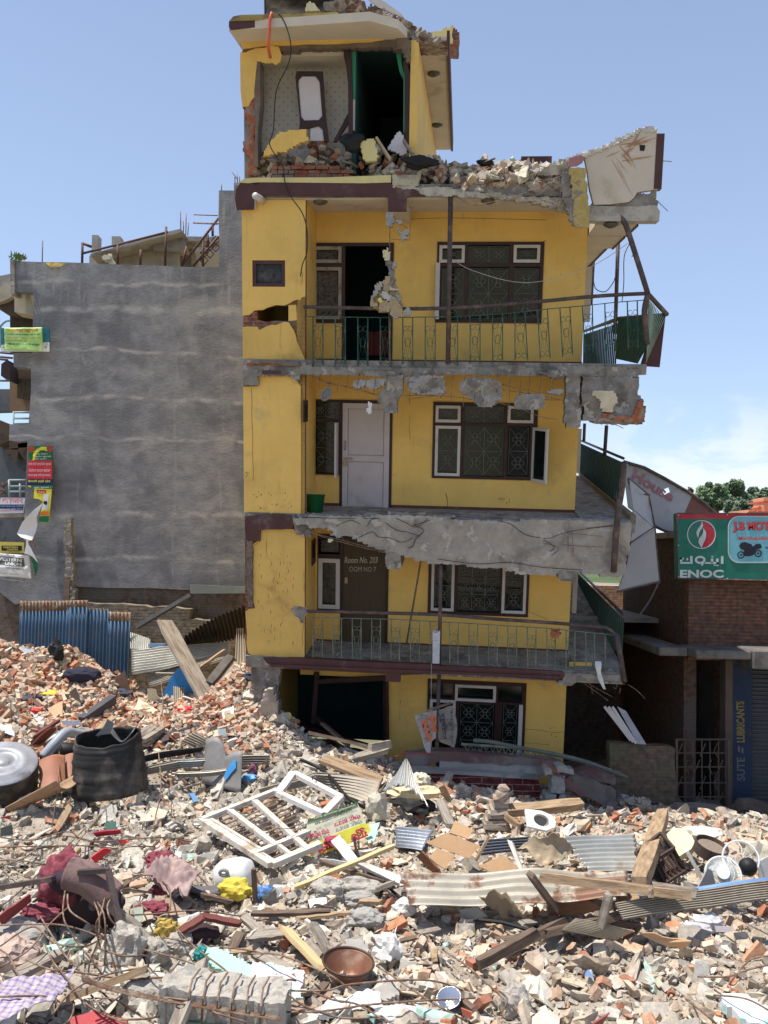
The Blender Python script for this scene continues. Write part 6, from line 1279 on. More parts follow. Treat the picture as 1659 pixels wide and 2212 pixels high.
# ------------------------------------------------------------------ things lying in the rubble
def tk(o,label,cat,group=None):return tag(o,label,cat,group)
def sheet(k,c4,label,m,waves=9,amp=.018,along='u',sag=0,wob=.03,nu=90,nv=26,name='corrugated_sheet',cat='sheet metal',seed=1,rag=.0,thick=.003,group='corrugated sheets in the ruins'):
 A=[G(k,*q)if len(q)<=3 else at(k,q[0],q[1],q[3])for q in c4];n=(A[1]-A[0]).cross(A[3]-A[0]).normalized()
 if n.z<0:n=-n
 if along=='v':nu,nv=nv,nu
 def fn(u,v):
  uu=u+rag*noise.noise(Vector((v*9,seed,0)))*(1 if u in(0,1)else 0);vv=v+rag*noise.noise(Vector((u*9,seed,4)))*(1 if v in(0,1)else 0)
  p=A[0].lerp(A[1],uu).lerp(A[3].lerp(A[2],uu),vv);w_=(u if along=='u' else v)*waves*2*math.pi
  fade=1
  return p+n*(amp*math.sin(w_)*fade+wob*noise.noise(Vector((p.x*1.3,p.y*1.3,seed)))*2-sag*4*(u*(1-u)if along=='v' else v*(1-v)))
 return tk(obj(name,MB().grid(fn,nu,nv),m,smooth=True,solid=thick),label,cat,group)
def plank(k,p,q,wd,th_,m,label,name='timber',cat='timber',group='timbers lying in the rubble',world=None):
 a=G(k,*p)if len(p)==3 else at(k,p[0],p[1],p[3]);b=G(k,*q)if len(q)==3 else at(k,q[0],q[1],q[3]);d=b-a;L_=d.length;x=d.normalized();z=Vector((0,0,1));y=z.cross(x).normalized();z=x.cross(y)
 roll=rnd.uniform(-.4,.4);y,z=y*math.cos(roll)+z*math.sin(roll),z*math.cos(roll)-y*math.sin(roll)
 bm_=MB();n_=6
 for i in range(n_):
  pass
 vs,fs=[],[]
 for i in range(n_+1):
  t=i/n_;e=rnd.uniform(-.004,.004);tw=1 if 0<i<n_ else rnd.uniform(.7,1)
  for s_,r_ in((-1,-1),(1,-1),(1,1),(-1,1)):vs.append(Vector((L_*t+(rnd.uniform(-.03,.03)if i in(0,n_)else 0),s_*wd/2*tw+e,r_*th_/2+e)))
 for i in range(n_):
  for j in range(4):fs.append((i*4+j,i*4+(j+1)%4,i*4+4+(j+1)%4,i*4+4+j))
 fs+=[(3,2,1,0),tuple(n_*4+j for j in range(4))]
 me=bpy.data.meshes.new(name);me.from_pydata(vs,[],fs);me.materials.append(m)
 bm=bmesh.new();bm.from_mesh(me);bmesh.ops.recalc_face_normals(bm,faces=bm.faces);bm.to_mesh(me);bm.free()
 o=bpy.data.objects.new(name,me);C.objects.link(o);o.matrix_world=Matrix(((x.x,y.x,z.x,a.x),(x.y,y.y,z.y,a.y),(x.z,y.z,z.z,a.z),(0,0,0,1)));return tk(o,label,cat,group)
def flatp(name,k,pts,h,th_,m,label,cat,group=None,rag=.01,wob=.0,lift=None,subs=None):
 """a flat board lying on the rubble: outline in sight coordinates with a height for each corner"""
 V=[G(k,p[0],p[1],p[2]if len(p)>2 else h)for p in pts];c=sum(V,Vector())/len(V);n=Vector()
 for i in range(len(V)):n+=(V[i]-c).cross(V[(i+1)%len(V)]-c)
 n.normalize();n=n if n.z>0 else-n;ex=(V[1]-V[0]);ex=(ex-n*ex.dot(n)).normalized();ey=n.cross(ex)
 P=[((v-c).dot(ex),(v-c).dot(ey))for v in V]
 if rag:P=ragged(P,.08,rag)
 f3=lambda a,b,t:c+ex*a+ey*b+n*(t+wob*noise.noise(Vector((a*3,b*3,c.x))))
 o=obj(name,MB().poly(P,[],f3,0,th_),m,fix=True);return tk(o,label,cat,group)
def wrinkled(name,k,c4,label,m,cat='cloth',amp=.05,f=4,seed=1,nu=34,nv=26,group=None,sag=0):
 A=[G(k,*q)for q in c4]
 def fn(u,v):
  e=.05*noise.noise(Vector((u*5,v*5,seed)));p=A[0].lerp(A[1],u+e).lerp(A[3].lerp(A[2],u-e),v+e);q=Vector((p.x*f,p.y*f,seed))
  return p+Vector((0,0,amp*(noise.noise(q)+.8*abs(noise.noise(q*2.3))+.3*noise.noise(q*5))+amp*.5))
 return tk(obj(name,MB().grid(fn,nu,nv),m,smooth=True,solid=.006),label,cat,group)
def bag(name,k,x,y,r,label,m,cat='bag',sq=(1,1,.8),seed=1,amp=.3,h=.0,f=1.8,sub=3):
 sub=min(sub,3)
 p=G(k,x,y,h);return tk(obj(name,MB().blob(p+Vector((0,0,r*.2)),r,seed,amp,sub,f,sq=(sq[0],sq[1],sq[2]*.8),flat=.45),m),label,cat)
CLR=lambda n,c,r=.8,v=.12:mat(n,c,r,v,5,bump=.15)
# --- left background: fence, sheets, charred timber
FEN=mat('blue_fence_paint',(.065,.12,.19),.65,.18,1.2,(.12,.14,.16),2,(.5,.7),.1,metal=.1);FENR=mat('rusty_fence_edge',(.22,.14,.09),.7,.3,4,(.36,.32,.26),6,(.5,.62))
def fence(pts,Y,rust,label):
 tl,tr,yb=pts;a,b=at('K',*tl,Y),at('K',*tr,Y);zb=at('K',tl[0],yb,Y).z;n=max(3,int((b.x-a.x)/.075));Lw=b.x-a.x
 g0=Vector(((a.x+b.x)/2,Y,zb));th=thing('fence_sheet',label,'fence',g0,'blue corrugated fence sheets');zr=rust
 fn=lambda u,v:Vector((a.x+Lw*u,Y+.02*math.sin(u*n*2*math.pi),zb+(a.z+(b.z-a.z)*u-zb-zr)*v))
 obj('panel',MB().grid(fn,n*8,6),FEN,th,smooth=True,solid=.003)
 obj('rusty_top',MB().grid(lambda u,v:fn(u,1)+Vector((0,0,zr*v+(.02*noise.noise(Vector((u*30,0,0)))if v==1 else-.002))),n*8,2),FENR,th,smooth=True,solid=.003)
fence(((125,30),(420,28),720),19.75,.22,'wide blue corrugated fence sheet at the left with a rusted top edge');fence(((418,27),(542,25),720),19.72,.15,'narrow blue corrugated sheet in the middle of the fence')
fence(((540,76),(672,80),720),19.75,.02,'lower blue corrugated sheet right of the middle of the fence');fence(((668,96),(806,100),720),19.70,.20,'rightmost blue corrugated sheet with the reddish rusted top')
def wsheet(k,c4,label,m,waves,amp=.03,along='u',wob=.05,**kw):return sheet(k,[(a,b,0,Y)for a,b,Y in c4],label,m,waves,amp,along,0,wob,**kw)
SHD=mat('dark_sheet',(.035,.03,.028),.7,.2,3)
wsheet('K',[(805,225,19.9),(925,265,19.6),(915,330,19.3),(805,330,19.6)],'short pale corrugated sheet just right of the blue fence',GALV,10)
wsheet('K',[(808,335,19.2),(1418,270,19.6),(1415,350,19.1),(812,490,18.7)],'long grey corrugated sheet leaning beside the blue fence',GALV,9,along='v',nu=100)
wsheet('K',[(1090,270,18.9),(1510,50,18.7),(1525,230,20.3),(1130,340,20.2)],'black arched corrugated roof sheet by the yellow house',SHD,18,.03)  # near black colour carries the shade of the sheet's underside
wsheet('K',[(900,490,19.0),(1410,330,19.2),(1412,390,18.8),(920,560,18.7)],'rusty corrugated sheet lying under the grey sheet',GALVR,7,along='v',nu=80)
wsheet('K',[(1455,205,18.9),(1500,200,18.9),(1515,400,18.4),(1440,460,18.3)],'narrow upright corrugated strip against the yellow house',GALVD,4,.03)
wsheet('K',[(1065,550,18.3),(1140,560,18.3),(1135,640,18.0),(1068,650,18.0)],'small upright corrugated scrap before the blue board',GALVD,6,.02)
plank('K',(1010,150,0,18.6),(1275,640,0,17.6),.40,.05,WOODG,'very wide weathered board leaning across the corrugated sheets','wide_board','board')
plank('K',(1235,510,0,18.0),(1260,640,0,17.8),.12,.09,WOODD,'short dark post beside the wide leaning board')
plank('K',(1425,375,0,18.4),(1290,545,0,17.9),.20,.14,mat('charred_timber',(.10,.085,.075),.9,.3,6,bump=.8),'charred dark beam by the yellow house corner');plank('K',(1450,410,0,18.3),(1310,580,0,17.8),.13,.05,WOODG,'pale grey board beside the charred beam')
plank('K',(1385,330,0,18.8),(1230,440,0,18.4),.09,.05,WOOD,'light brown batten on the corrugated sheets');plank('K',(960,478,0,18.6),(1120,482,0,18.6),.08,.05,WOODG,'short pale batten under the grey sheet')
plank('J',(905,1450,0,20.0),(1255,1240,0,20.2),.22,.08,mat('dark_steel_channel',(.10,.10,.10),.5,.2,4),'long dark steel channel slanting below the grey wall','steel_channel','beam')
tk(slabpoly('metal_sheet','J',[(1255,1168),(1640,1182),(1640,1226),(1258,1228)],20.3,.05,mat('grey_green_panel',(.20,.22,.20),.5,.15,2)),'horizontal grey metal panel beside the bay of the yellow house','panel')
tk(slabpoly('ruined_wall','J',[(570,1285),(640,1296),(850,1300),(1000,1320),(1150,1315),(1260,1330),(1250,1400),(1640,1420),(1640,1900),(560,1900)],20.55,.3,brickmat('sunlit_mud_brick',(.28,.22,.15),(.24,.18,.13),(.20,.17,.13),dirt=(.17,.15,.12)),rag=.03),'low ruined brick wall standing behind the corrugated sheets','wall')
tk(slabpoly('blue_board','K',[(1000,605),(1050,500),(1100,440),(1150,500),(1205,560),(1212,645),(1120,665),(1040,662)],18.5,.03,CLR('bright_blue_paint',(.05,.25,.55))),'bright blue board standing under the wide leaning board','board')
tk(slabpoly('blue_board','K',[(912,292),(1020,292),(1000,312),(915,314)],19.4,.03,CLR('pale_blue_paint',(.25,.42,.62))),'pale blue strip on top of the grey corrugated sheet','board')
tk(slabpoly('plywood_piece','K',[(582,535),(650,530),(740,480),(765,455),(808,610),(580,600)],18.4,.04,CLR('brown_cardboard',(.20,.12,.08))),'brown plywood piece propped at the right foot of the blue fence','board')
bag('dark_cushion','K',505,505,.36,'dark navy cushion at the foot of the blue fence',CLR('navy_cloth',(.02,.02,.04)),'cushion',(1.1,.6,.55),4,.15,.1);bag('black_sack','K',345,370,.30,'black sack standing on the left brick heap',BLACK,'sack',(.5,.5,1.2),5,.3,.1)
for i,(pts,c,l)in enumerate((([(130,320,.2),(210,325,.2),(215,345,.12),(150,355,.12)],(.55,.62,.68),'pale blue scrap at the top left of the brick heap'),([(425,590,.3),(470,560,.35),(500,660,.1),(450,640,.1)],(.16,.12,.09),'brown bent board on the left brick heap'),([(300,700,.15),(385,640,.3),(395,750,.1),(310,740,.1)],(.48,.31,.18),'tan cardboard piece above the black pipe'),
([(905,570,.35),(960,572,.35),(985,650,.1),(910,650,.1)],(.50,.42,.28),'pale wooden stub beside the small brick stack'),([(820,690,.12),(860,650,.15),(1000,715,.12),(930,740,.05)],(.58,.50,.33),'cream yellow plaster sheet on the brick heap'),([(1085,640,.15),(1130,622,.2),(1205,640,.15),(1100,655,.1)],(.62,.58,.50),'long cream slab at the foot of the blue board'),
([(1365,700,.2),(1440,680,.2),(1445,745,.1),(1375,760,.1)],(.66,.66,.62),'white plaster sheet near the yellow house corner'),([(0,790,.12),(75,800,.12),(90,865,.1),(10,840,.1)],(.55,.66,.72),'light blue sheet at the left edge above the round lid'),([(370,770,.25),(480,760,.25),(510,795,.15),(420,800,.15)],(.60,.68,.74),'pale blue sheet behind the bent grey pipe'),
([(1340,820,.2),(1385,815,.2),(1390,855,.1),(1345,860,.1)],(.40,.50,.52),'grey blue carton on the brick slope'),([(1385,722,.2),(1450,725,.2),(1450,765,.1),(1390,765,.1)],(.55,.48,.25),'small mustard board near the yellow house corner'),([(200,730,.12),(290,760,.12),(230,775,.05)],(.55,.50,.48),'grey triangle of plaster on the left brick heap'))):
 flatp('sheet_scrap','K',pts,.1,.02,CLR('scrap_colour_%s'%'abcdefghijklmn'[i],c),l,'scrap',rag=.015)
bag('yellow_scrap','K',325,615,.22,'yellow plastic bag high on the left brick heap',CLR('yellow_plastic',(.70,.52,.03),.4),'bag',(1.6,.8,.4),6,.4,.02)
bag('red_scrap','K',220,712,.13,'small red bag in the middle of the left brick heap',CLR('red_plastic',(.55,.03,.04),.5),'bag',(1.2,.8,.6),7,.4,.02);bag('red_scrap','K',1140,705,.13,'small red bag below the blue board',CLR('red_plastic',(1,1,1)),'bag',(1.2,.8,.6),8,.4,.04)
for i,(x,y)in enumerate(((1010,680),(1050,690),(750,610),(200,645),(1570,510))):bag('dark_rag','K',x,y,.20,('black rag heap below the small corrugated scrap','second black rag heap just right of the first','dark blue rag at the foot of the brown plywood','dark slate rag on the left brick heap','dark rag at the yellow house corner column')[i],BLACK if i<2 else CLR('slate_cloth',(.05,.055,.08)),'cloth',(1.1,.9,.6),9+i,.5,.02)
plank('K',(700,630,.25),(500,770,.12),.16,.16,CLR('charred_pipe',(.07,.065,.07)),'charred black pole lying across the brick heap','charred_pole','pole');plank('K',(700,745,.2),(600,820,.15),.12,.04,WOOD,'brown batten above the ribbed tank');plank('K',(360,765,.3),(205,865,.1),.10,.05,CLR('red_brown_steel',(.14,.045,.035)),'red brown steel strip behind the grey pipe','steel_strip','metal')
plank('K',(330,810,.4),(225,905,.1),.25,.03,CLR('red_brown_steel',(1,1,1)),'broad red brown plate behind the grey pipe','steel_strip','metal')
# --- water tank, round tank lid, drum, brown sheets, pipe
TANK=mat('black_tank_plastic',(.022,.021,.02),.6,.3,2,(.13,.11,.09),1.9,(.46,.70),.1,30)
p=G('K',675,1200,.05);pr=proj(p);s_=pr[2]/FPX*.3513;Rt=222*s_
th=thing('water_tank','ribbed black water tank broken open at the top, standing in the rubble','tank',p)
T=Matrix.Translation(p)@Matrix.Rotation(R(-4),4,'Y');prof=[];Ht=375*s_*.94
for i in range(25):
 t=i/24;r=Rt*(1-.14*t**1.5)+(.016 if i%6 in(2,)else 0);prof.append((r,Ht*t))
def notch_fn(q,a,j):
 t=j/24
 if t>.7:q.z-=Ht*(t-.7)/.3*(.13*max(0,math.sin(a*1.0+1.9+1.2))+.04*noise.noise(Vector((a*3,0,0))))
 q.x*=1+.035*noise.noise(Vector((math.cos(a)*2,math.sin(a)*2,t*2)));q.y*=1+.05*noise.noise(Vector((math.sin(a)*2,3,t*3)))
 return q
obj('body',MB().lathe(prof,56,T,fn=notch_fn),TANK,th,smooth=True,solid=.02)
lid=MB().grid(lambda u,v:T@Vector((Rt*.9*(u-.35)*1.1,Rt*(.2+.5*v),Ht*(.92+.1*math.sin(u*7)+.12*v*math.sin(u*5+2)))),20,8);obj('torn_top',lid,mat('grey_tank_plastic',(.14,.14,.14),.45,.2),th,smooth=True,solid=.02)
obj('torn_flap',MB().poly([(-.18,.0),(.05,.02),(.12,.18),(.02,.25),(-.05,.12)],[],lambda a,b,t:T@Vector((a,t-Rt*.1,Ht*.98+b)),0,.02),mat('grey_tank_plastic',(1,1,1)),th,fix=True)
plank('K',(690,980,0,15.2),(945,800,0,16.3),.14,.03,WOODG,'rounded pale batten resting on the rim of the ribbed tank')
# round tank bottom facing the viewer
p=G('K',60,1230,.1);s_=proj(p)[2]/FPX*.3513;Rl=205*s_;cen=at('K',15,1015,13.7)
nrm=Vector((.14,-.42,.90)).normalized();xx_=nrm.orthogonal().normalized();yy_=nrm.cross(xx_);TM=Matrix(((xx_.x,yy_.x,nrm.x,cen.x),(xx_.y,yy_.y,nrm.y,cen.y),(xx_.z,yy_.z,nrm.z,cen.z),(0,0,0,1)))
th=thing('round_tank','big overturned black tank showing its round silvery grey bottom at the left edge','tank',Vector((cen.x,cen.y,H(cen.x,cen.y))))
obj('bottom_disc',MB().lathe([(0,.015),(Rl*.2,.02),(Rl*.22,.0),(Rl*.45,.0),(Rl*.48,.02),(Rl*.72,.015),(Rl*.75,-.005),(Rl*.95,-.01),(Rl,-.04)],64,TM),mat('silvery_grey_plastic',(.30,.30,.32),.35,.25,2.5,(.16,.15,.15),2,(.5,.65),.15,spec=.6),th,smooth=True)
obj('body',MB().lathe([(Rl,-.04),(Rl*1.02,-.08),(Rl*1.0,-.3),(Rl*.99,-.32),(Rl*1.0,-.36),(Rl*.97,-.8)],64,TM),TANK,th,smooth=True,solid=.01)
wsheet('K',[(235,1005,14.2),(400,980,14.5),(405,1150,13.9),(255,1205,13.6)],'curved brown painted sheet between the round tank and the ribbed tank',mat('brown_painted_sheet',(.30,.13,.08),.6,.12,3,(.42,.25,.17),3,(.55,.7)),.5,.08,nu=24,nv=10,name='brown_sheet',group=None)
wsheet('K',[(395,982,14.6),(478,975,14.7),(470,1120,14.3),(400,1130,14.2)],'narrow brown sheet tucked behind the ribbed tank',mat('brown_painted_sheet',(1,1,1)),.5,.03,nu=12,nv=10,name='brown_sheet',group=None)
def trough(u,v):
 a=R(200+140*v);A_,B_=G('K',90,1320,.05),G('K',430,1180,.35);c=A_.lerp(B_,u);return c+Vector((.1*math.cos(a),.34*math.cos(a)*(.4+.6*u),.30*(1+math.sin(a))*(.4+.6*u)))
tk(obj('curved_bark_sheet',MB().grid(trough,24,12),mat('brown_curved_board',(.34,.22,.13),.8,.2,3,(.18,.11,.07),2.5,(.48,.62)),smooth=True,solid=.015),'curved brown board like a trough below the brown sheet','board')
tk(obj('bent_pipe',MB().tube(smooth_path([at('K',268,990,14.6),at('K',330,915,14.7),at('K',400,842,14.9),at('K',450,842,15.1),at('K',520,858,15.3)],5),.085,12),mat('grey_pvc',(.30,.32,.35),.4,.1),smooth=True),'fat bent grey plastic pipe between the two black tanks','pipe')
tk(obj('round_duct',MB().tube([at('K',300,945,15.2),at('K',530,960,15.4)],.14,12),BLACK,smooth=True),'black duct lying behind the bent grey pipe','pipe')
flatp('cardboard','K',[(205,1180,.05),(250,1150,.1),(240,1210,.05),(215,1215,.05)],.05,.02,PLY,'small cardboard piece beside the round tank','cardboard')
# collapsed roof frame and sheets right of the tank
th=thing('roof_wreck','collapsed timber roof frame with dark sheeting right of the ribbed tank','roof wreck',G('K',1000,950,0))
obj('sheet',MB().grid(lambda u,v:at('K',720+(1245-720)*(u if v<.5 else u)-20*v,880-75*u+v*(100-70*u)+2*math.sin(v*30),15.6+.9*u-.3*v),16,30),mat('dark_brown_sheet',(.07,.05,.045),.7,.2),th,smooth=True,solid=.004)
for i,(a,b)in enumerate((((955,805,16.4),(1275,790,16.9)),((890,915,15.6),(1010,830,16.2)),((880,890,15.5),(1000,815,16.1)),((1165,860,16.2),(1180,920,16.0)))):obj('rafter',MB().beam(at('K',*a),at('K',*b),.11,.07),WOODG if i<3 else WOODD,th)
sheet('K',[(1100,900,.15),(1190,835,.25),(1300,890,.15),(1200,935,.05)],'small tan corrugated scrap right of the collapsed roof frame',GALVD,6,seed=4)
for i,(a,b,c,d,m_,l)in enumerate((((880,985,.25),(1250,925,.25),(1240,955,.1),(890,1015,.15),SHD,'long dark corrugated sheet below the collapsed roof frame'),((880,1060,.3),(1200,985,.3),(1210,1040,.15),(900,1105,.15),GALVD,'stack of bent grey sheets right of the ribbed tank, lowest one'),
((1060,1010,.35),(1330,990,.35),(1325,1035,.2),(1075,1050,.2),GALV,'bright galvanised sheet end in the stack right of the tank'),((1300,985,.35),(1659,975,.3),(1659,1035,.15),(1310,1040,.2),GALVD,'long dull corrugated sheet in front of the yellow house'),((1080,1085,.3),(1480,1050,.3),(1480,1080,.2),(1090,1115,.2),GALVR,'rusty corrugated sheet end above the bent blue sheet'))):
 sheet('K',[a,b,c,d],l,m_,4,.02,'v',0,.04,nu=70,nv=30,seed=20+i)
def bentblue(u,v):
 A_,B_=G('K',1240,1150,.1),G('K',1480,1210,.05);c=A_.lerp(B_,u);return c+Vector((.1*v*math.sin(u*6),.25*v,(.55+.12*math.sin(u*7+1))*v+.08*math.sin(u*5)*v))
th=thing('bent_sheet','bent grey sheet with a bright blue stripe standing before the sheet stack','sheet metal',G('K',1360,1190,0));obj('sheet',MB().grid(bentblue,20,8),mat('dull_grey_sheet',(.20,.19,.18),.5,.2,4),th,smooth=True,solid=.006)
obj('blue_stripe',MB().grid(lambda u,v:bentblue(.62+.3*u,(.25+.35*u)+.25*v)+Vector((-.01,-.03,0)),8,4),CLR('bright_blue_paint',(1,1,1)),th,smooth=True)
bag('blue_plastic_scrap','K',1530,1130,.12,'small blue and red plastic scrap right of the bent blue sheet',CLR('blue_bag',(.10,.30,.60),.4),'bag',(1,.8,.6),30,.4,.05);bag('pink_rag','K',1555,1080,.10,'purplish rag hanging on the sheets left of the window frame',CLR('purple_cloth',(.18,.06,.10)),'cloth',(.7,.7,1.3),31,.4,.1)
# --- window frame lattice, casement, signboard
WFR=mat('weathered_white_frame',(.56,.51,.44),.7,.15,4,(.34,.27,.20),4,(.5,.64),.3)
cor=[G('M',95,650,.25),G('M',555,945,.15),G('M',900,800,.25),G('M',590,455,.45)]
th=thing('window_frame','large weathered white window frame with iron rods lying on the rubble','window frame',G('M',400,800,0));c0,c1,c2,c3=cor
def fq(u,v):return c0.lerp(c1,u).lerp(c3.lerp(c2,u),v)
for nm,a,b,wd in(('side_rail',(0,0),(1,0),.15),('side_rail',(0,0),(0,1),.11),('side_rail',(1,0),(1,.93),.13),('cross_bar',(.78,.02),(.78,.98),.10),('mullion',(.0,.33),(.78,.33),.09),('mullion',(.0,.66),(1,.66),.09),('mullion',(.80,.36),(1,.36),.06),('sill_strip',(.06,.06),(.76,.10),.05)):obj(nm,MB().beam(fq(*a),fq(*b),wd,.07),WFR,th)
for i in range(13):u=.06+i*.072;obj('iron_rod',MB().tube([fq(u if u<.98 else.97,.01)+Vector((0,0,.0)),fq(u*.97,.97)],.012,5),REB,th)
# lift the left middle mullion as in the picture
q4=[G('M',595,475,.5),G('M',695,340,.55),G('M',1005,500,.45),G('M',895,612,.4)]
th=thing('casement_frame','bright white empty casement frame leaning on the big window frame','window frame',G('M',800,600,0))
for i,j in((0,1),(1,2),(2,3),(3,0)):obj('frame_bar',MB().beam(q4[i],q4[j],.12,.06),mat('sunlit_white_paint',(.60,.57,.53),.6,.12,5,(.44,.38,.32),5,(.52,.66)),th)
obj('handle',MB().tube([q4[1].lerp(q4[2],.45)+Vector((-.02,0,.05)),q4[1].lerp(q4[2],.45)+Vector((-.02,0,.09)),q4[1].lerp(q4[2],.53)+Vector((-.02,0,.09)),q4[1].lerp(q4[2],.53)+Vector((-.02,0,.05))],.008,5),BLACK,th)
SY0=G('M',850,890,.05).y+.05
s4=[at('M',768,760,13.0),at('M',805,905,12.6),at('M',1190,740,12.9),at('M',1118,530,13.6),at('M',792,650,13.35)]
SG=lambda x,y,l=0:at('M',x,y,SY0+(890-y-(x-850)*.30)/255*.16-l)
sgp=[(770,765),(790,652),(1116,530),(1145,600),(1188,700),(1100,790),(955,850),(880,880),(805,905),(780,870)]
th=thing('fallen_signboard','fallen upside down green, cream and yellow guest house signboard with crimson script','sign',G('M',900,850,0))
def sgpoly(nm,pts,m,l=0):
 V=[SG(x,y,l)for x,y in pts];mb=MB();N=len(V);mb.add(V+[v+Vector((0,.02,-.008))for v in V],[]);tri=tessellate_polygon([[Vector((x,y,0))for x,y in pts]]);mb.f=[list(t)for t in tri]+[[i+N for i in t][::-1]for t in tri]+[[i,(i+1)%N,N+(i+1)%N,N+i]for i in range(N)];mb.m=[0]*len(mb.f);return obj(nm,mb,m,th,fix=True)
sgpoly('board',sgp,CLR('sign_cream',(.58,.57,.42),.5,.06));sgpoly('green_edge',[(786,668),(792,650),(1116,530),(1120,552),(1000,602),(880,638)],CLR('sign_olive_green',(.06,.12,.04),.5),.012)
sgpoly('yellow_field',[(772,800),(900,778),(1040,715),(1172,668),(1186,700),(1100,788),(955,848),(880,878),(806,903),(780,868)],CLR('sign_yellow',(.62,.58,.06),.5,.06),.012)
mb=MB()
def sgtext(s_,a,b,c,off):put_text(mb,s_,SG(*a,.03),SG(*b,.03),SG(*c,.03),off=off,lift=0)
sgtext('गेष्ट हाउस',(1130,600),(955,665),(1146,640),.03);sgtext('एण्ड रेष्टुरेन्ट',(925,695),(790,735),(938,745),.03);sgtext('गुरुङ',(1170,690),(1060,735),(1190,755),.04);sgtext('गुराँस',(940,785),(792,830),(960,850),.05)
obj('lettering',mb,CLR('crimson_lettering',(.42,.02,.08),.5),th);mb=MB();sgtext('माछापोखरी काठमाडौं नेपाल',(1105,545),(830,635),(1108,558),.01);obj('small_lettering',mb,CLR('sign_cream',(1,1,1)),th);mb=MB();sgtext('RESTAURANT . LODGE . BAR',(1075,572),(832,668),(1082,590),.01);obj('dark_lettering',mb,T_K,th)
bag('crimson_rag','M',960,800,.11,'crumpled crimson cloth lying on the fallen signboard',CLR('crimson_cloth',(.36,.04,.07)),'cloth',(1.1,.7,.9),33,.5,.25)
bag('pale_canvas','M',1250,610,.26,'crumpled pale canvas hanging below the small curved sheet',CLR('pale_canvas',(.46,.42,.33)),'cloth',(.7,.6,1.3),34,.45,.15)
flatp('yellow_plastic_strip','M',[(1120,770,.15),(1180,675,.25),(1212,715,.2),(1150,790,.1)],.1,.01,CLR('lemon_plastic',(.72,.66,.10)),'lemon yellow plastic strip at the right end of the fallen signboard','plastic');flatp('mint_plaster','M',[(1130,800,.08),(1190,690,.12),(1260,680,.1),(1230,790,.05),(1160,830,.05)],.05,.03,CLR('mint_paint',(.42,.62,.52)),'mint painted plaster pieces right of the fallen signboard','plaster')
sheet('M',[(470,455,.3),(845,335,.4),(865,400,.25),(480,480,.15)],'tan corrugated sheet behind the white casement frame',GALVD,5,.02,'v',nu=60,nv=20,seed=31)
sheet('M',[(840,330,.45),(1270,402,.35),(1225,572,.12),(860,440,.15)],'wide dull corrugated sheet right of the white casement frame',GALVD,7,.022,'v',wob=.06,nu=90,nv=30,seed=32)
plank('M',(890,245,.35),(1280,395,.3),.42,.05,WOOD,'wide light timber board with bricks before the dark opening','wide_board','board');tk(obj('black_cable',MB().tube(smooth_path([G('M',740,250,.35),G('M',870,310,.4),G('M',960,390,.4),G('M',1030,480,.38),G('M',1120,545,.3),G('M',1200,580,.1)],5),.028,8),BLACK,smooth=True),'thick black cable crossing the wide corrugated sheet','cable')
tk(obj('black_cable',MB().tube(smooth_path([G('M',1115,650,.3),G('M',1095,760,.3),G('M',1140,920,.2),G('M',1280,1060,.15),G('M',1410,1170,.1)],5),.018,6),BLACK,smooth=True),'thin black cable running down beside the fallen signboard','cable')
# small arched sheet with dark hollow below
def arch(u,v):A_,B_=G('M',1275,470,.35),G('M',1400,330,.75);C_,D_=G('M',1590,565,.35),G('M',1480,345,.75);p=A_.lerp(C_,u).lerp(B_.lerp(D_,u),v);return p+Vector((0,0,.02*math.sin(u*9*2*math.pi)+.2*math.sin(u*math.pi)))
tk(obj('corrugated_sheet',MB().grid(arch,90,12),GALV,smooth=True,solid=.004),'small arched corrugated sheet over a dark hollow in the middle','sheet metal','corrugated sheets in the ruins')
bag('straw_tuft','N',295,405,.16,'pale frayed fibre tuft on the arched corrugated sheet',CLR('pale_fibre',(.62,.56,.42)),'fibre',(1,.8,1.1),35,.9,.55,5);bag('cream_cushion','N',260,490,.26,'torn cream cushion on the arched corrugated sheet',CLR('cream_foam',(.62,.52,.33)),'cushion',(1.4,.7,.45),36,.5,.4);bag('pink_scrap','N',245,440,.09,'small pink scrap beside the pale fibre tuft',CLR('pink_plastic',(.62,.30,.33)),'scrap',(1,1,1),37,.3,.5)
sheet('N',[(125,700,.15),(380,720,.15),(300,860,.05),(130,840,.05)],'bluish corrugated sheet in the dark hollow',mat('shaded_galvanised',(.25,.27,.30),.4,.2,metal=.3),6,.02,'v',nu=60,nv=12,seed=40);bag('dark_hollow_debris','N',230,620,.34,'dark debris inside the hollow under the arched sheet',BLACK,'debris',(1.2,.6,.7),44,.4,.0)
# white strips
flatp('white_board','M',[(945,800,.35),(1005,760,.38),(1125,915,.2),(1065,950,.18)],.2,.03,CLR('white_board',(.50,.47,.42),.8,.25),'short white board below the fallen signboard','board',rag=.005);flatp('white_trim','M',[(1110,960,.2),(1170,945,.22),(1410,1045,.12),(1395,1085,.1)],.1,.05,CLR('white_board',(1,1,1)),'long white trim left of the rusty corrugated sheet','trim',rag=.005);flatp('white_trim','M',[(850,935,.2),(880,895,.25),(1050,930,.2),(1050,960,.12)],.1,.03,CLR('white_board',(1,1,1)),'brown edged white trim just left of the short white board','trim',rag=.005)
plank('M',(700,1100,.1),(1365,820,.35),.06,.05,mat('fresh_pale_timber',(.58,.42,.22),.7,.15,4,bump=.3,stretch=(.6,5,5)),'long thin pale batten below the fallen signboard');plank('M',(870,925,.22),(1300,1065,.15),.05,.05,WOODD,'thin dark batten under the white trims')
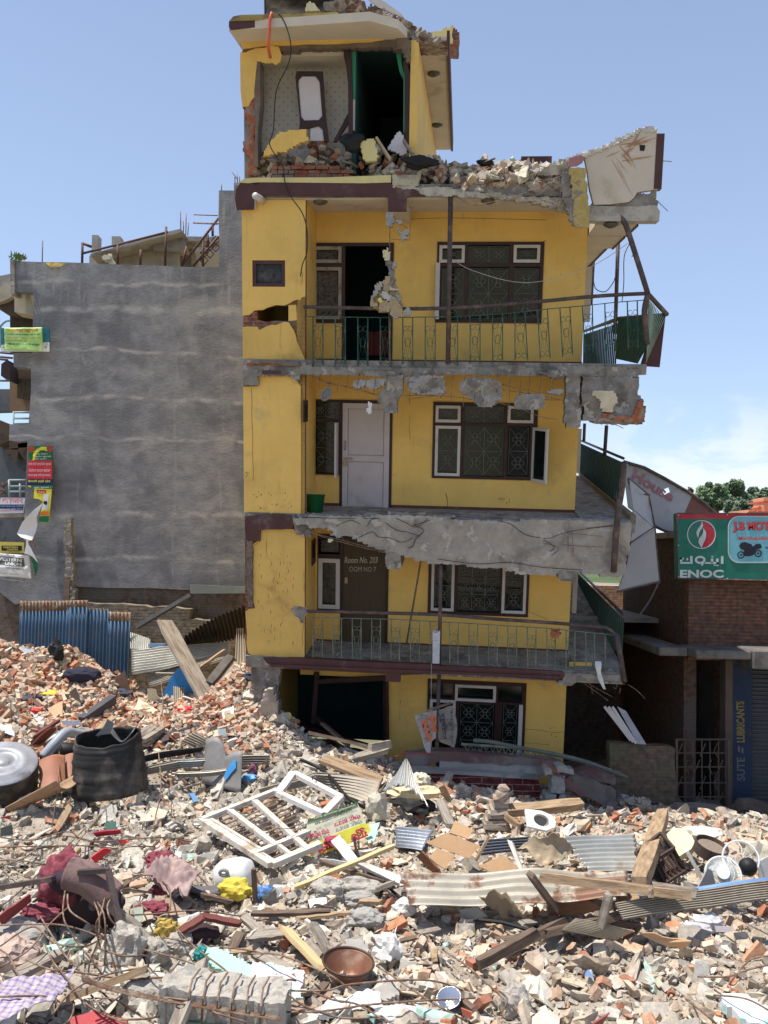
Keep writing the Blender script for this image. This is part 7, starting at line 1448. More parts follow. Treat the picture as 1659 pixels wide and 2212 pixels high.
# --- centre right: plywood, bricks pier, wc pan, sheets
for pts,l in(([(325,800,.45),(470,735,.6),(690,825,.5),(610,905,.35)],'biggest plywood board lying on the heap before the brick pier'),([(485,735,.62),(515,660,.7),(640,715,.62),(600,785,.52)],'square plywood board standing behind the biggest plywood board'),([(345,905,.4),(400,838,.5),(515,885,.42),(450,975,.3)],'small plywood board in front of the biggest plywood board'),([(670,955,.35),(820,892,.42),(945,965,.35),(820,1032,.22)],'diamond shaped plywood board on the rusty corrugated sheet')):
 flatp('plywood_board','N',pts,.3,.02,PLY,l,'board','plywood boards on the heap',rag=.006)
flatp('brown_board','N',[(262,890,.3),(300,860,.38),(400,985,.2),(460,1045,.1),(400,1035,.1)],.2,.03,mat('red_brown_board',(.20,.09,.05),.7,.3,5),'red brown split board left of the small plywood board','board');plank('N',(745,755,.6),(660,915,.3),.08,.03,WOOD,'short batten right of the biggest plywood board');plank('N',(430,430,.7),(480,520,.3),.09,.05,WOOD,'pointed upright batten before the tiled wall');plank('N',(490,345,0,15.9),(405,485,0,15.6),.14,.05,WOODG,'plank leaning on the red tiled wall')
plank('N',(420,520,.55),(490,690,.35),.14,.05,WOODG,'upright grey brown plank behind the square plywood board');plank('N',(600,900,.15),(660,1000,.05),.16,.1,WOODG,'stubby timber block under the plywood boards');plank('N',(700,990,.1),(770,1150,.1),.10,.05,WOOD,'short splintered timber on the rusty corrugated sheet');plank('N',(855,590,.35),(1355,545,.45),.18,.12,WOOD,'heavy timber lying before the red tiled wall');plank('N',(850,620,.3),(945,695,.15),.10,.08,WOOD,'short timber left of the white toilet pan')
pier=MB();pz=G('N',790,745,0);s_=proj(pz)[2]/FPX*.3268
for i in range(9):ww=(.50-.03*i)*rnd.uniform(.85,1.08);pier.box((pz.x-ww*.5+.02*i,pz.y-.1,pz.z+i*.082),(pz.x+ww*.42+.01*i,pz.y+.16,pz.z+i*.082+.078),jit=.02)
tk(obj('brick_pier',pier,mat('mortar_covered_brick',(.36,.30,.24),.95,.25,5,(.30,.17,.11),4,(.5,.62),.9,30)),'leftover stub of a mortared brick pier standing among the plywood','pier')
pz=G('N',1080,720,.25);th=thing('toilet_pan','white ceramic squat toilet pan lying tilted behind the tan canvas','toilet',pz-Vector((0,0,.2)));TM=Matrix.Translation(pz+Vector((0,0,.12)))@Matrix.Rotation(R(38),4,'X')@Matrix.Rotation(R(12),4,'Y')
CER=mat('white_ceramic',(.72,.71,.68),.2,.05,3,(.45,.40,.33),3,(.58,.75),0,spec=.6)
obj('rim',MB().poly([(-.36,-.22),(.1,-.26),(.34,-.12),(.38,.05),(.3,.2),(.05,.28),(-.36,.26)],[[(.02+.2*math.cos(t),.01+.17*math.sin(t))for t in[i*.349 for i in range(18)]]],lambda a,b,t:TM@Vector((a*.6,b*.6,t)),0,.04),CER,th,fix=True)
obj('bowl',MB().lathe([(.118,.0),(.11,-.07),(.06,-.12),(0,-.13)],18,TM@Matrix.Translation((.012,.006,.01))),mat('stained_ceramic',(.30,.26,.22),.4,.2),th,smooth=True)
wrinkled('tan_canvas','N',[(930,862,.35),(1185,775,.55),(1335,870,.35),(1130,1000,.18)],'crumpled tan canvas over the corrugated sheets right of the plywood',mat('tan_canvas',(.40,.31,.20),.85,.15,3,(.30,.22,.14),3),amp=.10,seed=5)
flatp('metal_scrap','N',[(1120,740,.55),(1150,725,.6),(1190,750,.55),(1195,775,.45),(1130,765,.5)],.5,.02,WOODG,'pointed brown metal scrap over the toilet pan','metal')
flatp('white_pipe','N',[(880,795,.42),(905,800,.42),(985,1000,.2),(955,1006,.2)],.2,.05,CLR('white_board',(1,1,1)),'white square post leaning on the corrugated sheet beside the diamond board','post',rag=.004);plank('N',(1175,935,.25),(980,1010,.15),.07,.06,WOODD,'short dark batten below the tan canvas')
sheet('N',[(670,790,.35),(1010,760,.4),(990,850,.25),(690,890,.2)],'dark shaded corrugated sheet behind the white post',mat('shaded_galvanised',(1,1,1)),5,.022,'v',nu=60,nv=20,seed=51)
sheet('O',[(100,645,.45),(650,618,.45),(700,888,.3),(310,892,.3)],'flat pale corrugated sheet lying right of the tan canvas',GALV,8,.02,'v',wob=.02,nu=90,nv=24,seed=52)
sheet('N',[(150,1008,.5),(1659,990,.55),(1659,1172,.42),(228,1222,.32)],'very long corrugated sheet with rust blotches across the middle',GALVR,4,.028,'v',sag=.0,wob=.04,nu=60,nv=60,seed=53)
sheet('O',[(0,905,.32),(640,915,.32),(560,1110,.15),(0,1075,.15)],'grey corrugated sheet under the long timber beam',GALV,5,.02,'v',nu=80,nv=16,seed=54)
sheet('O',[(500,1135,.5),(1720,955,.6),(1720,1100,.45),(560,1265,.34)],'very long bent tan corrugated sheet sweeping to the right edge',GALVD,8,.014,'v',sag=-.05,wob=.06,nu=60,nv=90,seed=55)
sheet('O',[(95,1345,.25),(200,1260,.35),(640,1350,.3),(480,1435,.1)],'small corrugated sheet with a wavy end in the lower right',GALVD,9,.025,'u',wob=.04,nu=100,nv=14,seed=56);flatp('rust_sheet','O',[(0,1110,.3),(90,1078,.35),(230,1085,.35),(340,1130,.3),(405,1200,.2),(200,1225,.12),(0,1225,.1)],.2,.012,mat('orange_brown_sheet',(.40,.20,.11),.7,.2,4,(.28,.13,.08),4),'orange brown sheet with folds under the crossing timbers','sheet metal',wob=.06)
flatp('charred_sheet','O',[(440,1260,.3),(520,1245,.3),(690,1290,.25),(670,1330,.2),(520,1310,.2)],.2,.02,mat('purple_brown_board',(.13,.085,.08),.7,.3),'purplish brown burnt board above the small wavy sheet','board');flatp('tan_cardboard','O',[(345,905,.42),(430,900,.44),(570,965,.38),(500,985,.32),(440,975,.35)],.4,.015,PLY,'crumpled tan cardboard on the long timber beam','cardboard',wob=.05)
flatp('tan_cardboard','O',[(680,1390,.2),(800,1340,.25),(930,1400,.2),(1080,1430,.15),(1040,1510,.05),(900,1440,.1)],.1,.015,PLY,'bent tan cardboard lying in the lower right rubble','cardboard',wob=.06)
plank('O',(-60,935,.66),(1075,1075,.58),.17,.09,WOOD,'long light timber beam lying across the sheets at the right','timber_beam','beam');plank('O',(690,985,.62),(865,450,0,14.0),.20,.13,WOOD,'thick weathered post leaning upright behind the wire basket','timber_beam','beam');plank('O',(800,1012,.6),(1115,1060,.6),.10,.10,WOODG,'short timber lying behind the end of the long light beam')
plank('O',(460,1068,.68),(395,1300,.35),.10,.08,WOODG,'short timber hanging across the long tan sheet');plank('O',(720,1180,.35),(-20,1365,.2),.10,.07,WOODD,'dark timber crossing under the orange brown sheet');plank('O',(570,1150,.25),(660,1120,.3),.22,.16,WOOD,'thick timber stump beside the knotted rope');plank('O',(-340,1500,.1),(140,1265,.25),.13,.09,WOODD,'long dark timber in the open rubble at the lower right');plank('N',(1020,1015,.7),(1190,1244,.35),.10,.06,WOODD,'dark plank resting slantwise on the long rusty sheet');plank('P',(1265,655,.1),(1590,470,.25),.10,.09,WOODD,'squared grey timber pointing to the lower left in the open rubble')
bag('knotted_rope','O',775,1075,.06,'small knot of rope on the long light timber beam',CLR('rope',(.30,.22,.15)),'rope',(.6,.6,1.8),61,.6,.6)
# basket, tray, fan, plaster, pipe
p=G('O',890,900,.2);th=thing('wire_basket','dark brown openwork basket lying on its side by the leaning post','basket',p-Vector((0,0,.15)));BKM=mat('dark_basket',(.07,.045,.035),.6,.2)
bc=[G('O',745,925,.12),G('O',935,765,.30),G('O',1040,888,.2),G('O',855,1005,.1)];bt_=[v+Vector((-.12,.10,.24))for v in bc]
mb=MB()
for i in range(11):mb.beam(bc[0].lerp(bc[3],i/10),bc[1].lerp(bc[2],i/10),.016,.016)
for i in range(8):mb.beam(bc[0].lerp(bc[1],i/7),bc[3].lerp(bc[2],i/7),.022,.012)
obj('bottom_slats',mb,BKM,th);mb=MB()
for a,b in((0,1),(1,2),(2,3),(3,0)):
 mb.beam(bt_[a],bt_[b],.035,.035);mb.beam(bc[a],bc[b],.03,.03)
 for i in range(7):mb.beam(bc[a].lerp(bc[b],i/6),bt_[a].lerp(bt_[b],i/6),.02,.014)
obj('side_frame',mb,BKM,th)
p=G('O',1230,760,.3);th=thing('round_tray','round woven tray with a dark rim lying tilted above the fan','tray',p-Vector((0,0,.2)));TM=Matrix.Translation(p+Vector((0,0,.08)))@Matrix.Rotation(R(14),4,'X')@Matrix.Rotation(R(12),4,'Y');s_=proj(p)[2]/FPX*.28594;Rr=122*s_
obj('base',MB().lathe([(0,0),(Rr*.95,0),(Rr*.95,-.02)],40,TM),mat('woven_tray',(.22,.17,.13),.9,.2,30),th);obj('rim',MB().lathe([(Rr*.93,0),(Rr*.97,.05),(Rr*1.02,.05),(Rr,-.10),(Rr*.93,-.1)],40,TM,fn=lambda q,a,j:q*(1+.006*math.sin(a*60))),mat('dark_woven_rim',(.07,.05,.04),.8,.3,40),th)
p=G('O',1320,915,.42);th=thing('electric_fan','white wire electric fan head lying in the rubble at the right','fan',G('O',1320,1010,0));s_=proj(p)[2]/FPX*.28594;Rf=128*s_;WIR=mat('white_wire',(.62,.63,.60),.4,.05,bump=0)
nrm=Vector((-.25,-.80,.52)).normalized();xx_=nrm.orthogonal().normalized();yy_=nrm.cross(xx_)
def FM(c):return Matrix(((xx_.x,yy_.x,nrm.x,c.x),(xx_.y,yy_.y,nrm.y,c.y),(xx_.z,yy_.z,nrm.z,c.z),(0,0,0,1)))
def cage(c,Rc,n,dome_):
 M_=FM(c);mb=MB()
 for rr0 in(1,.62,.3):mb.tube([M_@Vector((Rc*rr0*math.cos(t),Rc*rr0*math.sin(t),dome_*(1-rr0*rr0)))for t in[i*.157 for i in range(40)]],.012 if rr0==1 else.004,5,closed=True)
 for i in range(n):a=2*math.pi*i/n;mb.tube([M_@Vector((Rc*s0_*math.cos(a+.25*s0_),Rc*s0_*math.sin(a+.25*s0_),dome_*(1-s0_*s0_)))for s0_ in(.28,.5,.75,1)],.003,3)
 return mb
obj('front_cage',cage(p,Rf,64,.07),WIR,th);obj('rear_cage',cage(p+Vector((.30,.22,.12)),Rf*1.02,10,-.05),WIR,th);M_=FM(p)
obj('badge',MB().lathe([(0,.085),(.075,.08),(.08,.07),(0,.07)],18,M_),WIR,th);obj('hub',MB().lathe([(0,.05),(.06,.05),(.06,-.12),(0,-.12)],14,M_),BLACK,th)
for i in range(3):
 a=i*2.09+.5;bl_=MB().grid(lambda u,v:M_@Vector(((.05+(Rf*.82-.05)*u)*math.cos(a+(v-.5)*.9),(.05+(Rf*.82-.05)*u)*math.sin(a+(v-.5)*.9),-.03+.05*(v-.5))),6,6);obj('blade',bl_,mat('clear_grey_blade',(.30,.34,.34),.3,.05),th,smooth=True,solid=.003)
M2=FM(p+Vector((.36,.15,.04)));obj('motor',MB().lathe([(0,.1),(.09,.09),(.11,0),(.09,-.12),(0,-.13)],16,M2,fn=None),BLACK,th,smooth=True);obj('stand_neck',MB().beam(p+Vector((-.42,.05,.25)),p+Vector((-.22,.0,-.12)),.05,.04),mat('cream_plastic',(.62,.58,.48),.5),th)
flatp('cream_slab','O',[(905,650,.35),(960,610,.4),(1060,630,.4),(1110,690,.35),(1090,760,.25),(1010,830,.15),(930,760,.25)],.3,.10,CLR('cream_plaster',(.62,.55,.38)),'large cream plaster slab behind the wire basket','plaster',rag=.02,wob=.03);bag('white_plaster_heap','O',1165,640,.24,'white rounded plaster block above the round tray',CLR('white_plaster',(.66,.62,.52)),'plaster',(1.2,.8,.6),62,.35,.1)
tk(obj('blue_pipe',MB().tube([G('O',1115,1048,.42),G('O',1420,1000,.42),G('O',1720,965,.4)],.05,10),mat('light_blue_pipe',(.16,.28,.50),.4,.1),smooth=True),'light blue pipe lying along the long tan sheet at the right','pipe')
flatp('bent_grey_tin','O',[(1105,1040,.35),(1195,870,.55),(1225,885,.5),(1260,1010,.3)],.3,.02,mat('grey_bent_panel',(.28,.27,.25),.5,.15),'grey bent panel just left of the fan','panel');flatp('grey_barrel_end','O',[(1590,820,.5),(1640,780,.55),(1720,780,.5),(1720,950,.3),(1580,940,.3)],.4,.03,CLR('pale_grey_plaster',(.48,.47,.44)),'pale grey slab at the right edge beyond the fan','slab')
flatp('blue_grey_sheet','O',[(590,1090,.2),(880,1060,.25),(900,1140,.15),(600,1140,.1)],.2,.015,mat('blue_grey_tin',(.32,.37,.42),.4,.15),'blue grey tin sheet under the beam beside the red brown one','sheet metal');flatp('red_tin','O',[(885,1135,.2),(920,1100,.25),(1100,1095,.25),(1090,1125,.18)],.2,.015,CLR('red_brown_tin',(.34,.12,.08)),'red brown tin piece at the end of the long light beam','sheet metal')
# shaded foreground of the house: tiled wall, fallen slabs, rails, sign
TILE=brickmat('dark_red_tiles',(.17,.035,.03),(.14,.03,.03),(.30,.22,.19),scale=1.55,bump=.2,msize=.006)
def atw(k,x,y,Y):q=at(k,x,y,Y);return(q.x,q.z)
tk(obj('tiled_wall',MB().poly([atw('N',*v,16.3)for v in((235,335),(560,352),(1060,372),(1085,420),(1078,590),(900,600),(235,600))],[],XZ,16.3,16.5),TILE,fix=True),'low wall faced with dark red tiles in front of the ground floor','wall')
obj2=tk(slabpoly('tile_wall_cap','N',[(225,318),(560,330),(1068,368),(1062,385),(560,352),(228,338)],16.25,.3,CONCL),'concrete coping strip on the dark red tiled wall','coping')
tk(slabpoly('fallen_fascia','N',[(190,222),(400,195),(800,222),(1180,258),(1240,280),(1200,300),(1100,300),(430,262),(300,300),(190,290)],16.6,.35,mat('dusty_maroon_paint',(.17,.10,.09),.8,.2,3,(.24,.20,.18),2,(.45,.62),.3),rag=.015),'long dusty maroon fascia fallen before the ground floor window','fascia');tk(slabpoly('fallen_slab','N',[(420,265),(700,282),(1105,302),(1130,350),(1060,372),(700,345),(415,320)],16.5,.35,CONCL,rag=.02),'long grey concrete slab lying on the red tiled wall','slab')
tk(slabpoly('fallen_slab','N',[(1250,380),(1290,345),(1580,455),(1590,560),(1480,545),(1230,430)],16.1,.3,mat('brown_grey_slab',(.20,.165,.14),.95,.2,3,(.14,.11,.1),2.5),rag=.03),'tilted brown grey slab at the right corner of the house','slab');tk(slabpoly('fallen_slab','N',[(1300,345),(1430,305),(1500,330),(1582,370),(1580,420),(1500,400),(1400,380)],16.5,.3,mat('dusty_maroon_paint',(1,1,1)),rag=.03),'dusty maroon slab piece behind the tilted brown grey slab','slab')
for pts,l in(([(1140,345),(1235,345),(1240,470),(1150,475)],'square grey block right of the red tiled wall'),([(1100,460),(1185,465),(1190,550),(1105,550)],'squat rough grey block below the square one'),([(1100,310),(1150,290),(1160,350),(1115,355)],'small dark grey block on the slab end'),([(1175,275),(1300,320),(1260,345),(1180,320)],'flat pointed grey block over the square one'),([(1190,480),(1235,475),(1240,550),(1195,555)],'upright sandy block beside the squat grey block')):
 tk(obj('concrete_block',rough(MB(),wp('N',pts,15.9),15.8,16.1,.06,.04,seed=len(l)),CONCL),l,'concrete block','blocks right of the tiled wall')
tk(slabpoly('fallen_slab','O',[(960,475),(1000,415),(1160,415),(1280,425),(1415,455),(1405,560),(1390,580),(1180,520),(1000,500)],15.7,.35,mat('brown_grey_slab',(1,1,1)),rag=.02),'broken slab lying in front of the steel gate','slab');p=G('O',1520,430,.1);tk(obj('round_stone',MB().blob(p,.34,9,.2,3,sq=(1.2,.7,.6)),mat('dark_earthy_stone',(.12,.09,.07),.95,.3,5,bump=1)),'big dark rounded stone at the foot of the roller shutter','stone')
fr=thing('fallen_railing','fallen green balcony railing lying bent before the ground floor','railing',at('N',1100,260,16.3))
def frp(x,y,Y=16.35):return at('N',x,y,Y)
obj('top_pipe',MB().tube(smooth_path([frp(640,125),frp(760,135),frp(960,175),frp(1200,220),(frp(1400,270)),frp(1659,370)],4),.04,6),mat('dusty_green_pipe',(.12,.13,.11),.6,.2),fr,smooth=True);obj('lower_pipe',MB().tube(smooth_path([frp(560,150),frp(800,165),frp(1000,185),frp(1300,250),frp(1550,320)],4),.03,6),GREEND,fr,smooth=True)
for i in range(15):x=580+i*42;y=150+max(0,(x-700))*.14;obj('baluster',MB().tube([frp(x,y),frp(x+20,y+45),frp(x+40,y+5)],.012,4),GREEND,fr)
tk(obj('thin_red_rope',MB().tube(smooth_path([at('N',100,235,15.9),at('N',220,210,15.9),at('N',370,210,16.0)],4),.012,5),CLR('dusty_red_rope',(.30,.06,.06))),'dusty red rope left of the steel post','rope');tk(obj('thin_red_rope',MB().tube(smooth_path([at('N',1090,250,15.7),at('N',1210,350,15.6),at('N',1390,500,15.5)],4),.012,5),CLR('dusty_red_rope',(1,1,1))),'dusty red rope hanging over the grey blocks','rope')
# torn banner on the ground floor post
ZM['R']=(867.4,1470.6,.08987)
g0=at('R',850,1760,15.95);th=thing('torn_banner','torn white banner with orange and dark script wrapped round the ground floor post','banner',g0)
VN=mat('dirty_vinyl',(.34,.33,.33),.6,.15,5,(.2,.17,.15),5,(.5,.66));rb_=lambda pts,Y:ragged([(q[0],q[1])for q in wp('R',pts,Y)],.08,.008)
obj('left_flap',MB().poly(rb_([(320,840),(560,770),(835,690),(835,1000),(830,1380),(720,1480),(700,1740),(600,1720),(520,1500),(430,1200),(350,1000)],15.9),[],lambda a,b,t:(a,t+.05*math.sin(a*9+b*4),b),15.9,15.92),VN,th,fix=True)
obj('right_flap',MB().poly(rb_([(890,690),(1100,620),(1240,600),(1290,800),(1330,1050),(1320,1300),(1270,1610),(1100,1540),(930,1490),(880,1400)],15.95),[],lambda a,b,t:(a,t+.05*math.sin(a*7+b*5),b),15.95,15.97),mat('grey_dirty_vinyl',(.22,.21,.19),.6,.15,5,(.12,.1,.08),5,(.48,.62)),th,fix=True)
mb=MB();put_text(mb,'गुरुङ',at('R',430,920,15.82),at('R',560,1480,15.82),at('R',600,900,15.82),off=.06,lift=0);put_text(mb,'होटल',at('R',650,820,15.82),at('R',730,1260,15.82),at('R',810,800,15.82),off=.05,lift=0);obj('orange_lettering',mb,flat('banner_orange',(.55,.12,.03)),th)
mb=MB();put_text(mb,'गुराँस',at('R',900,800,15.86),at('R',960,1450,15.86),at('R',1060,760,15.86),off=.03,lift=0);put_text(mb,'रेष्टुरेन्ट',at('R',1150,700,15.86),at('R',1170,1540,15.86),at('R',1240,690,15.86),off=.0,lift=0);obj('dark_lettering',mb,flat('banner_dark',(.03,.03,.07)),th)
obj('stick',MB().beam(at('R',600,720,15.85),at('R',1190,530,15.85),.04,.03,Vector((0,1,0))),WOODD,th)
# --- hanging and roof things on the house (positions in its frame)
def hb(k,x,y,Y=-1.35):return w(bp(k,x,y,Y))
def hrough(k,pts,Y,th_,seed,amp=.05,res=.03):return rough(MB(),P2(k,pts,Y),Y,Y+th_,res,amp,f=5,seed=seed,f3=lambda a,b,t:w((a,t,b)))
g0=hb('C',1240,1135);th=thing('hanging_debris','cluster of broken plaster and bricks dangling on a wire before the third floor door','debris',g0)
obj('wire',MB().tube([hb('C',1192,320),hb('C',1190,600),hb('C',1200,800),hb('C',1185,1100),hb('C',1190,1480)],.008,5),REB,th)
CR2=mat('pale_yellow_plaster',(.64,.58,.38),.8,.08);PG=mat('pale_grey_concrete',(.40,.38,.35),.95,.2,5,bump=1);BRN=mat('sandy_plaster',(.42,.33,.21),.9,.15,5)
for nm,pts,sd,m_ in(('core_lump',[(1100,880),(1160,830),(1215,800),(1240,880),(1280,990),(1292,1070),(1240,1125),(1190,1080),(1120,1078),(1060,1035),(1070,960)],0,BRN),('upper_lump',[(1160,325),(1220,320),(1222,400),(1210,440),(1180,440),(1155,390)],1,PG),('cream_piece',[(1132,618),(1180,592),(1196,680),(1152,695)],2,CR2),('dark_piece',[(1150,695),(1198,685),(1215,730),(1200,770),(1175,740)],3,CONC),('side_lump',[(1215,705),(1235,705),(1232,745),(1205,760)],4,PG),('neck_lump',[(1180,760),(1215,755),(1230,840),(1200,900),(1175,880)],5,CONC),
('tan_plate',[(1155,800),(1190,810),(1195,900),(1160,960),(1120,990),(1140,880)],6,BRN),('left_lump',[(1080,880),(1110,840),(1140,850),(1110,920),(1075,960),(1050,1000),(1045,980),(1065,940)],7,PG),('yellow_chip',[(1040,1010),(1060,990),(1095,1010),(1090,1040),(1038,1035)],8,BRN),('bright_piece',[(1110,940),(1150,920),(1210,960),(1200,1000),(1140,970)],9,mat('white_broken_edge',(1,1,1))),('bright_piece',[(1185,890),(1265,905),(1250,920),(1190,910)],10,mat('white_broken_edge',(1,1,1))),
('yellow_chip',[(1096,975),(1120,965),(1140,990),(1115,1018)],11,mat('lemon_chip',(.70,.62,.16))),('big_lump',[(1105,1010),(1150,990),(1205,1010),(1190,1070),(1140,1080),(1108,1065)],12,BRN),('wide_plate',[(1200,960),(1245,975),(1290,1060),(1285,1100),(1235,1132),(1200,1100),(1185,1060)],13,BRN),('right_lump',[(1230,920),(1275,960),(1265,1010),(1235,990)],14,PG),('end_lump',[(1300,1060),(1330,1035),(1345,1065),(1358,1090),(1330,1115),(1295,1105)],15,PG),
('string_lump',[(1235,375),(1270,385),(1290,410),(1275,420),(1245,400)],16,PG),('string_lump',[(1250,430),(1280,470),(1320,460),(1345,440),(1340,490),(1300,500),(1320,520),(1290,548),(1268,530),(1275,490),(1240,445)],17,PG)):
 obj(nm,hrough('C',pts,-1.36-.01*sd,.10,60+sd),m_,th)
obj('strand',MB().tube([hb('C',1215,350),hb('C',1270,400),hb('C',1330,450)],.006,4),REB,th)
for k,pts,l,m_ in(('D',[(975,305),(995,310),(1008,360),(1002,400),(985,405),(960,370),(978,350)],'white paper scrap dangling before the white second floor door',mat('white_scrap',(.68,.68,.66))),('F',[(678,95),(712,90),(705,118),(680,122),(670,108)],'small cream plaster chip hanging over the room 203 window',CR2)):tk(obj('hanging_scrap',hrough(k,pts,-1.4,.03,90,.01),m_),l,'scrap')
q=w(bp('D',580,1158,-.9));th=thing('green_bucket','small dark green bucket on the second floor balcony','bucket',q);obj('body',MB().lathe([(.0,0),(.13,0),(.17,.34),(.18,.34),(.18,.36),(.165,.36)],20,Matrix.Translation(q)),mat('green_bucket_plastic',(.01,.10,.03),.4),th,smooth=True)
tk(obj('white_plank',MB().hexa([hb('F',1466,1030,-1.3),hb('F',1518,1032,-1.3),hb('F',1518,1032,-1.26),hb('F',1466,1030,-1.26),hb('F',1468,780,-1.3),hb('F',1524,782,-1.3),hb('F',1524,782,-1.26),hb('F',1468,780,-1.26)]),mat('peeling_white_board',(.50,.52,.56),.7,.15,6,(.2,.2,.2),8,(.55,.62))),'peeling white board tied to the first floor balcony post','board')
tk(obj('wire',MB().tube([hb('F',1458,1030,-1.32),hb('F',1456,1300,-1.3),hb('R',720,380,-1.3)],.006,4),mat('pale_wire',(.4,.38,.34))),'thin pale wire hanging from the peeling white board','wire')
tk(obj('leaning_rod',MB().tube([w(bp('F',1378,255,-1.1)),w(bp('F',1270,880,-.7))],.018,5),WOODD),'thin dark rod leaning on the first floor railing','rod')
tk(obj('hanging_brick',hrough('G',[(1068,620),(1085,600),(1110,605),(1120,595),(1132,620),(1120,645),(1085,648)],-1.3,.1,95,.02),mat('raw_orange_brick',(1,1,1))),'orange brick caught in the first floor railing','brick');tk(obj('yellow_tin',MB().hexa([hb('G',1185,822,-.95),hb('G',1325,825,-.95),hb('G',1325,825,-.7),hb('G',1185,822,-.7),hb('G',1185,790,-.95),hb('G',1325,795,-.95),hb('G',1325,795,-.7),hb('G',1185,790,-.7)]),YEL),'yellow plank end on the first floor gallery corner','plank')
tk(obj('white_rag',MB().grid(lambda u,v:hb('G',1345+38*u*(1-.5*v)+50*v*v,788+172*v,-1.32)+Vector((0,.03*math.sin(v*12+u*3),0)),5,16),mat('white_scrap',(1,1,1)),smooth=True,solid=.004),'white rag strip hanging from the first floor gallery corner','cloth')
tk(obj('grey_cable',MB().tube(smooth_path([hb('A',385,85,-1.66),hb('A',430,150,-1.66),hb('A',470,290,-1.66),hb('A',455,420,-1.5),hb('A',375,600,-1.45),hb('A',355,860,-1.4),hb('A',330,950,-1.4),hb('A',378,1040,-1.4),hb('A',415,1100,-1.4),hb('C',388,0,-1.4),hb('C',400,100,-1.4),hb('C',440,200,-1.3),hb('C',530,330,-1.3),hb('C',565,460,-1.3),hb('C',565,620,-1.3),hb('C',530,720,-1.3),hb('C',516,808,-1.3)],5),.010,5),mat('black_cable_skin',(.025,.025,.022),.5),smooth=True),'long black cable hanging from the top roof past the third floor','cable')
tk(obj('orange_hose',MB().tube(smooth_path([hb('A',345,85,-1.66),hb('A',333,130,-1.7),hb('A',328,220,-1.7),hb('A',320,300,-1.66),hb('A',335,380,-1.4)],5),.026,8),mat('orange_hose_skin',(.70,.13,.07),.4),smooth=True),'short orange red hose hanging over the top roof edge','hose')
tk(obj('clothes_wire',MB().tube(smooth_path([hb('B',395,770,-1.1),hb('B',500,830,-1.15),hb('B',720,892,-1.2),hb('B',900,885,-1.2),hb('B',1130,815,-1.2),hb('B',1330,690,-1.35)],5),.006,4),mat('pale_wire',(1,1,1))),'thin sagging wire across the third floor window','wire')
for ln,l in(([(1340,690),(1310,760),(1308,900),(1298,1000)],'black wire dropping beside the bent brace'),([(1145,870),(1160,930),(1210,945),(1250,900),(1262,870)],'looped black wire between the gallery posts'),([(1335,690),(1365,735),(1350,760)],'short wire knot on the bent brace')):tk(obj('wire',MB().tube(smooth_path([hb('B',a,b,-.6)for a,b in ln],4),.009,4),MATS['black_cable_skin']),l,'wire')
tkp=hb('A',560,75,-1.0);th=thing('roof_water_tank','dark tank at the very top of the roof, cut by the picture edge','tank',w(bz('A',540,78,ZP+.18)));TM=BM@Matrix.Translation(bp('A',540,78,-.8));obj('body',MB().lathe([(.0,0),(.62,0),(.62,.9),(.5,1.1),(0,1.1)],28,TM),TANK,th,smooth=True)
tk(obj('yellow_chunk',hrough('A',[(558,68),(585,15),(595,8),(650,45),(658,75),(600,78)],-1.45,.25,97,.02),mat('pale_yellow_plaster',(1,1,1))),'pale yellow plaster chunk on the top roof edge by the tank','plaster');tk(obj('brick_stub',hrough('A',[(680,20),(780,0),(900,-5),(960,5),(960,60),(800,80),(680,80)],-1.3,.4,98,.05),mat('crumbled_brown_concrete',(1,1,1))),'broken brick upstand on the top roof right of the tank','brickwork')
tk(obj('antenna_rod',MB().tube([hb('A',303,95,-1.0),hb('A',301,-40,-1.0)],.022,5),PIPE),'upright steel rod on the left of the top roof','rod')
tk(obj('plaster_sheet',hrough('A',[(285,1000),(330,950),(400,870),(520,858),(575,860),(580,925),(500,965),(440,1000),(350,1015),(300,1035)],-1.12,.10,99,.01),YEL),'big slanting sheet of yellow plaster on the top room brick heap','plaster');tk(obj('plaster_block',hrough('A',[(920,940),(1020,910),(1050,1040),(1030,1065),(960,1070)],-1.3,.12,100,.012),MATS['pale_yellow_paint']),'upright yellow plaster block on the top room heap','plaster')
tk(obj('plaster_block',hrough('A',[(1105,985),(1185,865),(1205,880),(1240,990),(1225,1030)],-1.0,.06,101,.01),mat('pale_lilac_board',(1,1,1))),'pointed pale panel at the right of the top room heap','panel');tk(obj('leaning_board',MB().beam(hb('A',1035,915,-1.2),hb('A',1130,1060,-1.25),.12,.04),BRN),'sandy board leaning beside the upright yellow block','board');tk(obj('leaning_board',MB().beam(hb('A',1215,930,-1.1),hb('A',1290,1040,-1.15),.12,.04),WOODG),'grey board at the right edge of the top room heap','board')
tk(obj('black_bag',MB().blob(hb('A',880,945,-1.25),.17,3,.4,3,sq=(1.2,.8,.9)),BLACK,smooth=True),'black bag on the heap in the torn top room','bag');tk(obj('black_cloth',MB().blob(hb('A',1330,1075,-1.35),.17,5,.5,4,sq=(1.6,.6,.6)),BLACK,smooth=True),'black cloth at the left end of the roof rubble','cloth');tk(obj('black_cloth',MB().blob(hb('B',575,262,-1.0),.10,6,.5,3,sq=(1.4,.6,.6)),BLACK,smooth=True),'small black cloth with splayed ends on top of the roof rubble','cloth')
tk(obj('drain_pipe',MB().tube([w(bp('C',232,235,-1.16)),w(bp('C',175,200,-1.6))],.06,12),WHITE,smooth=True),'white spotlight stub under the left end of the third floor roof','pipe')
tk(obj('plastic_tube',MB().tube([hb('B',570,262,-1.05),hb('B',628,240,-1.1)],.018,5),BLACK),'thin black stick pointing up from the roof rubble','stick')
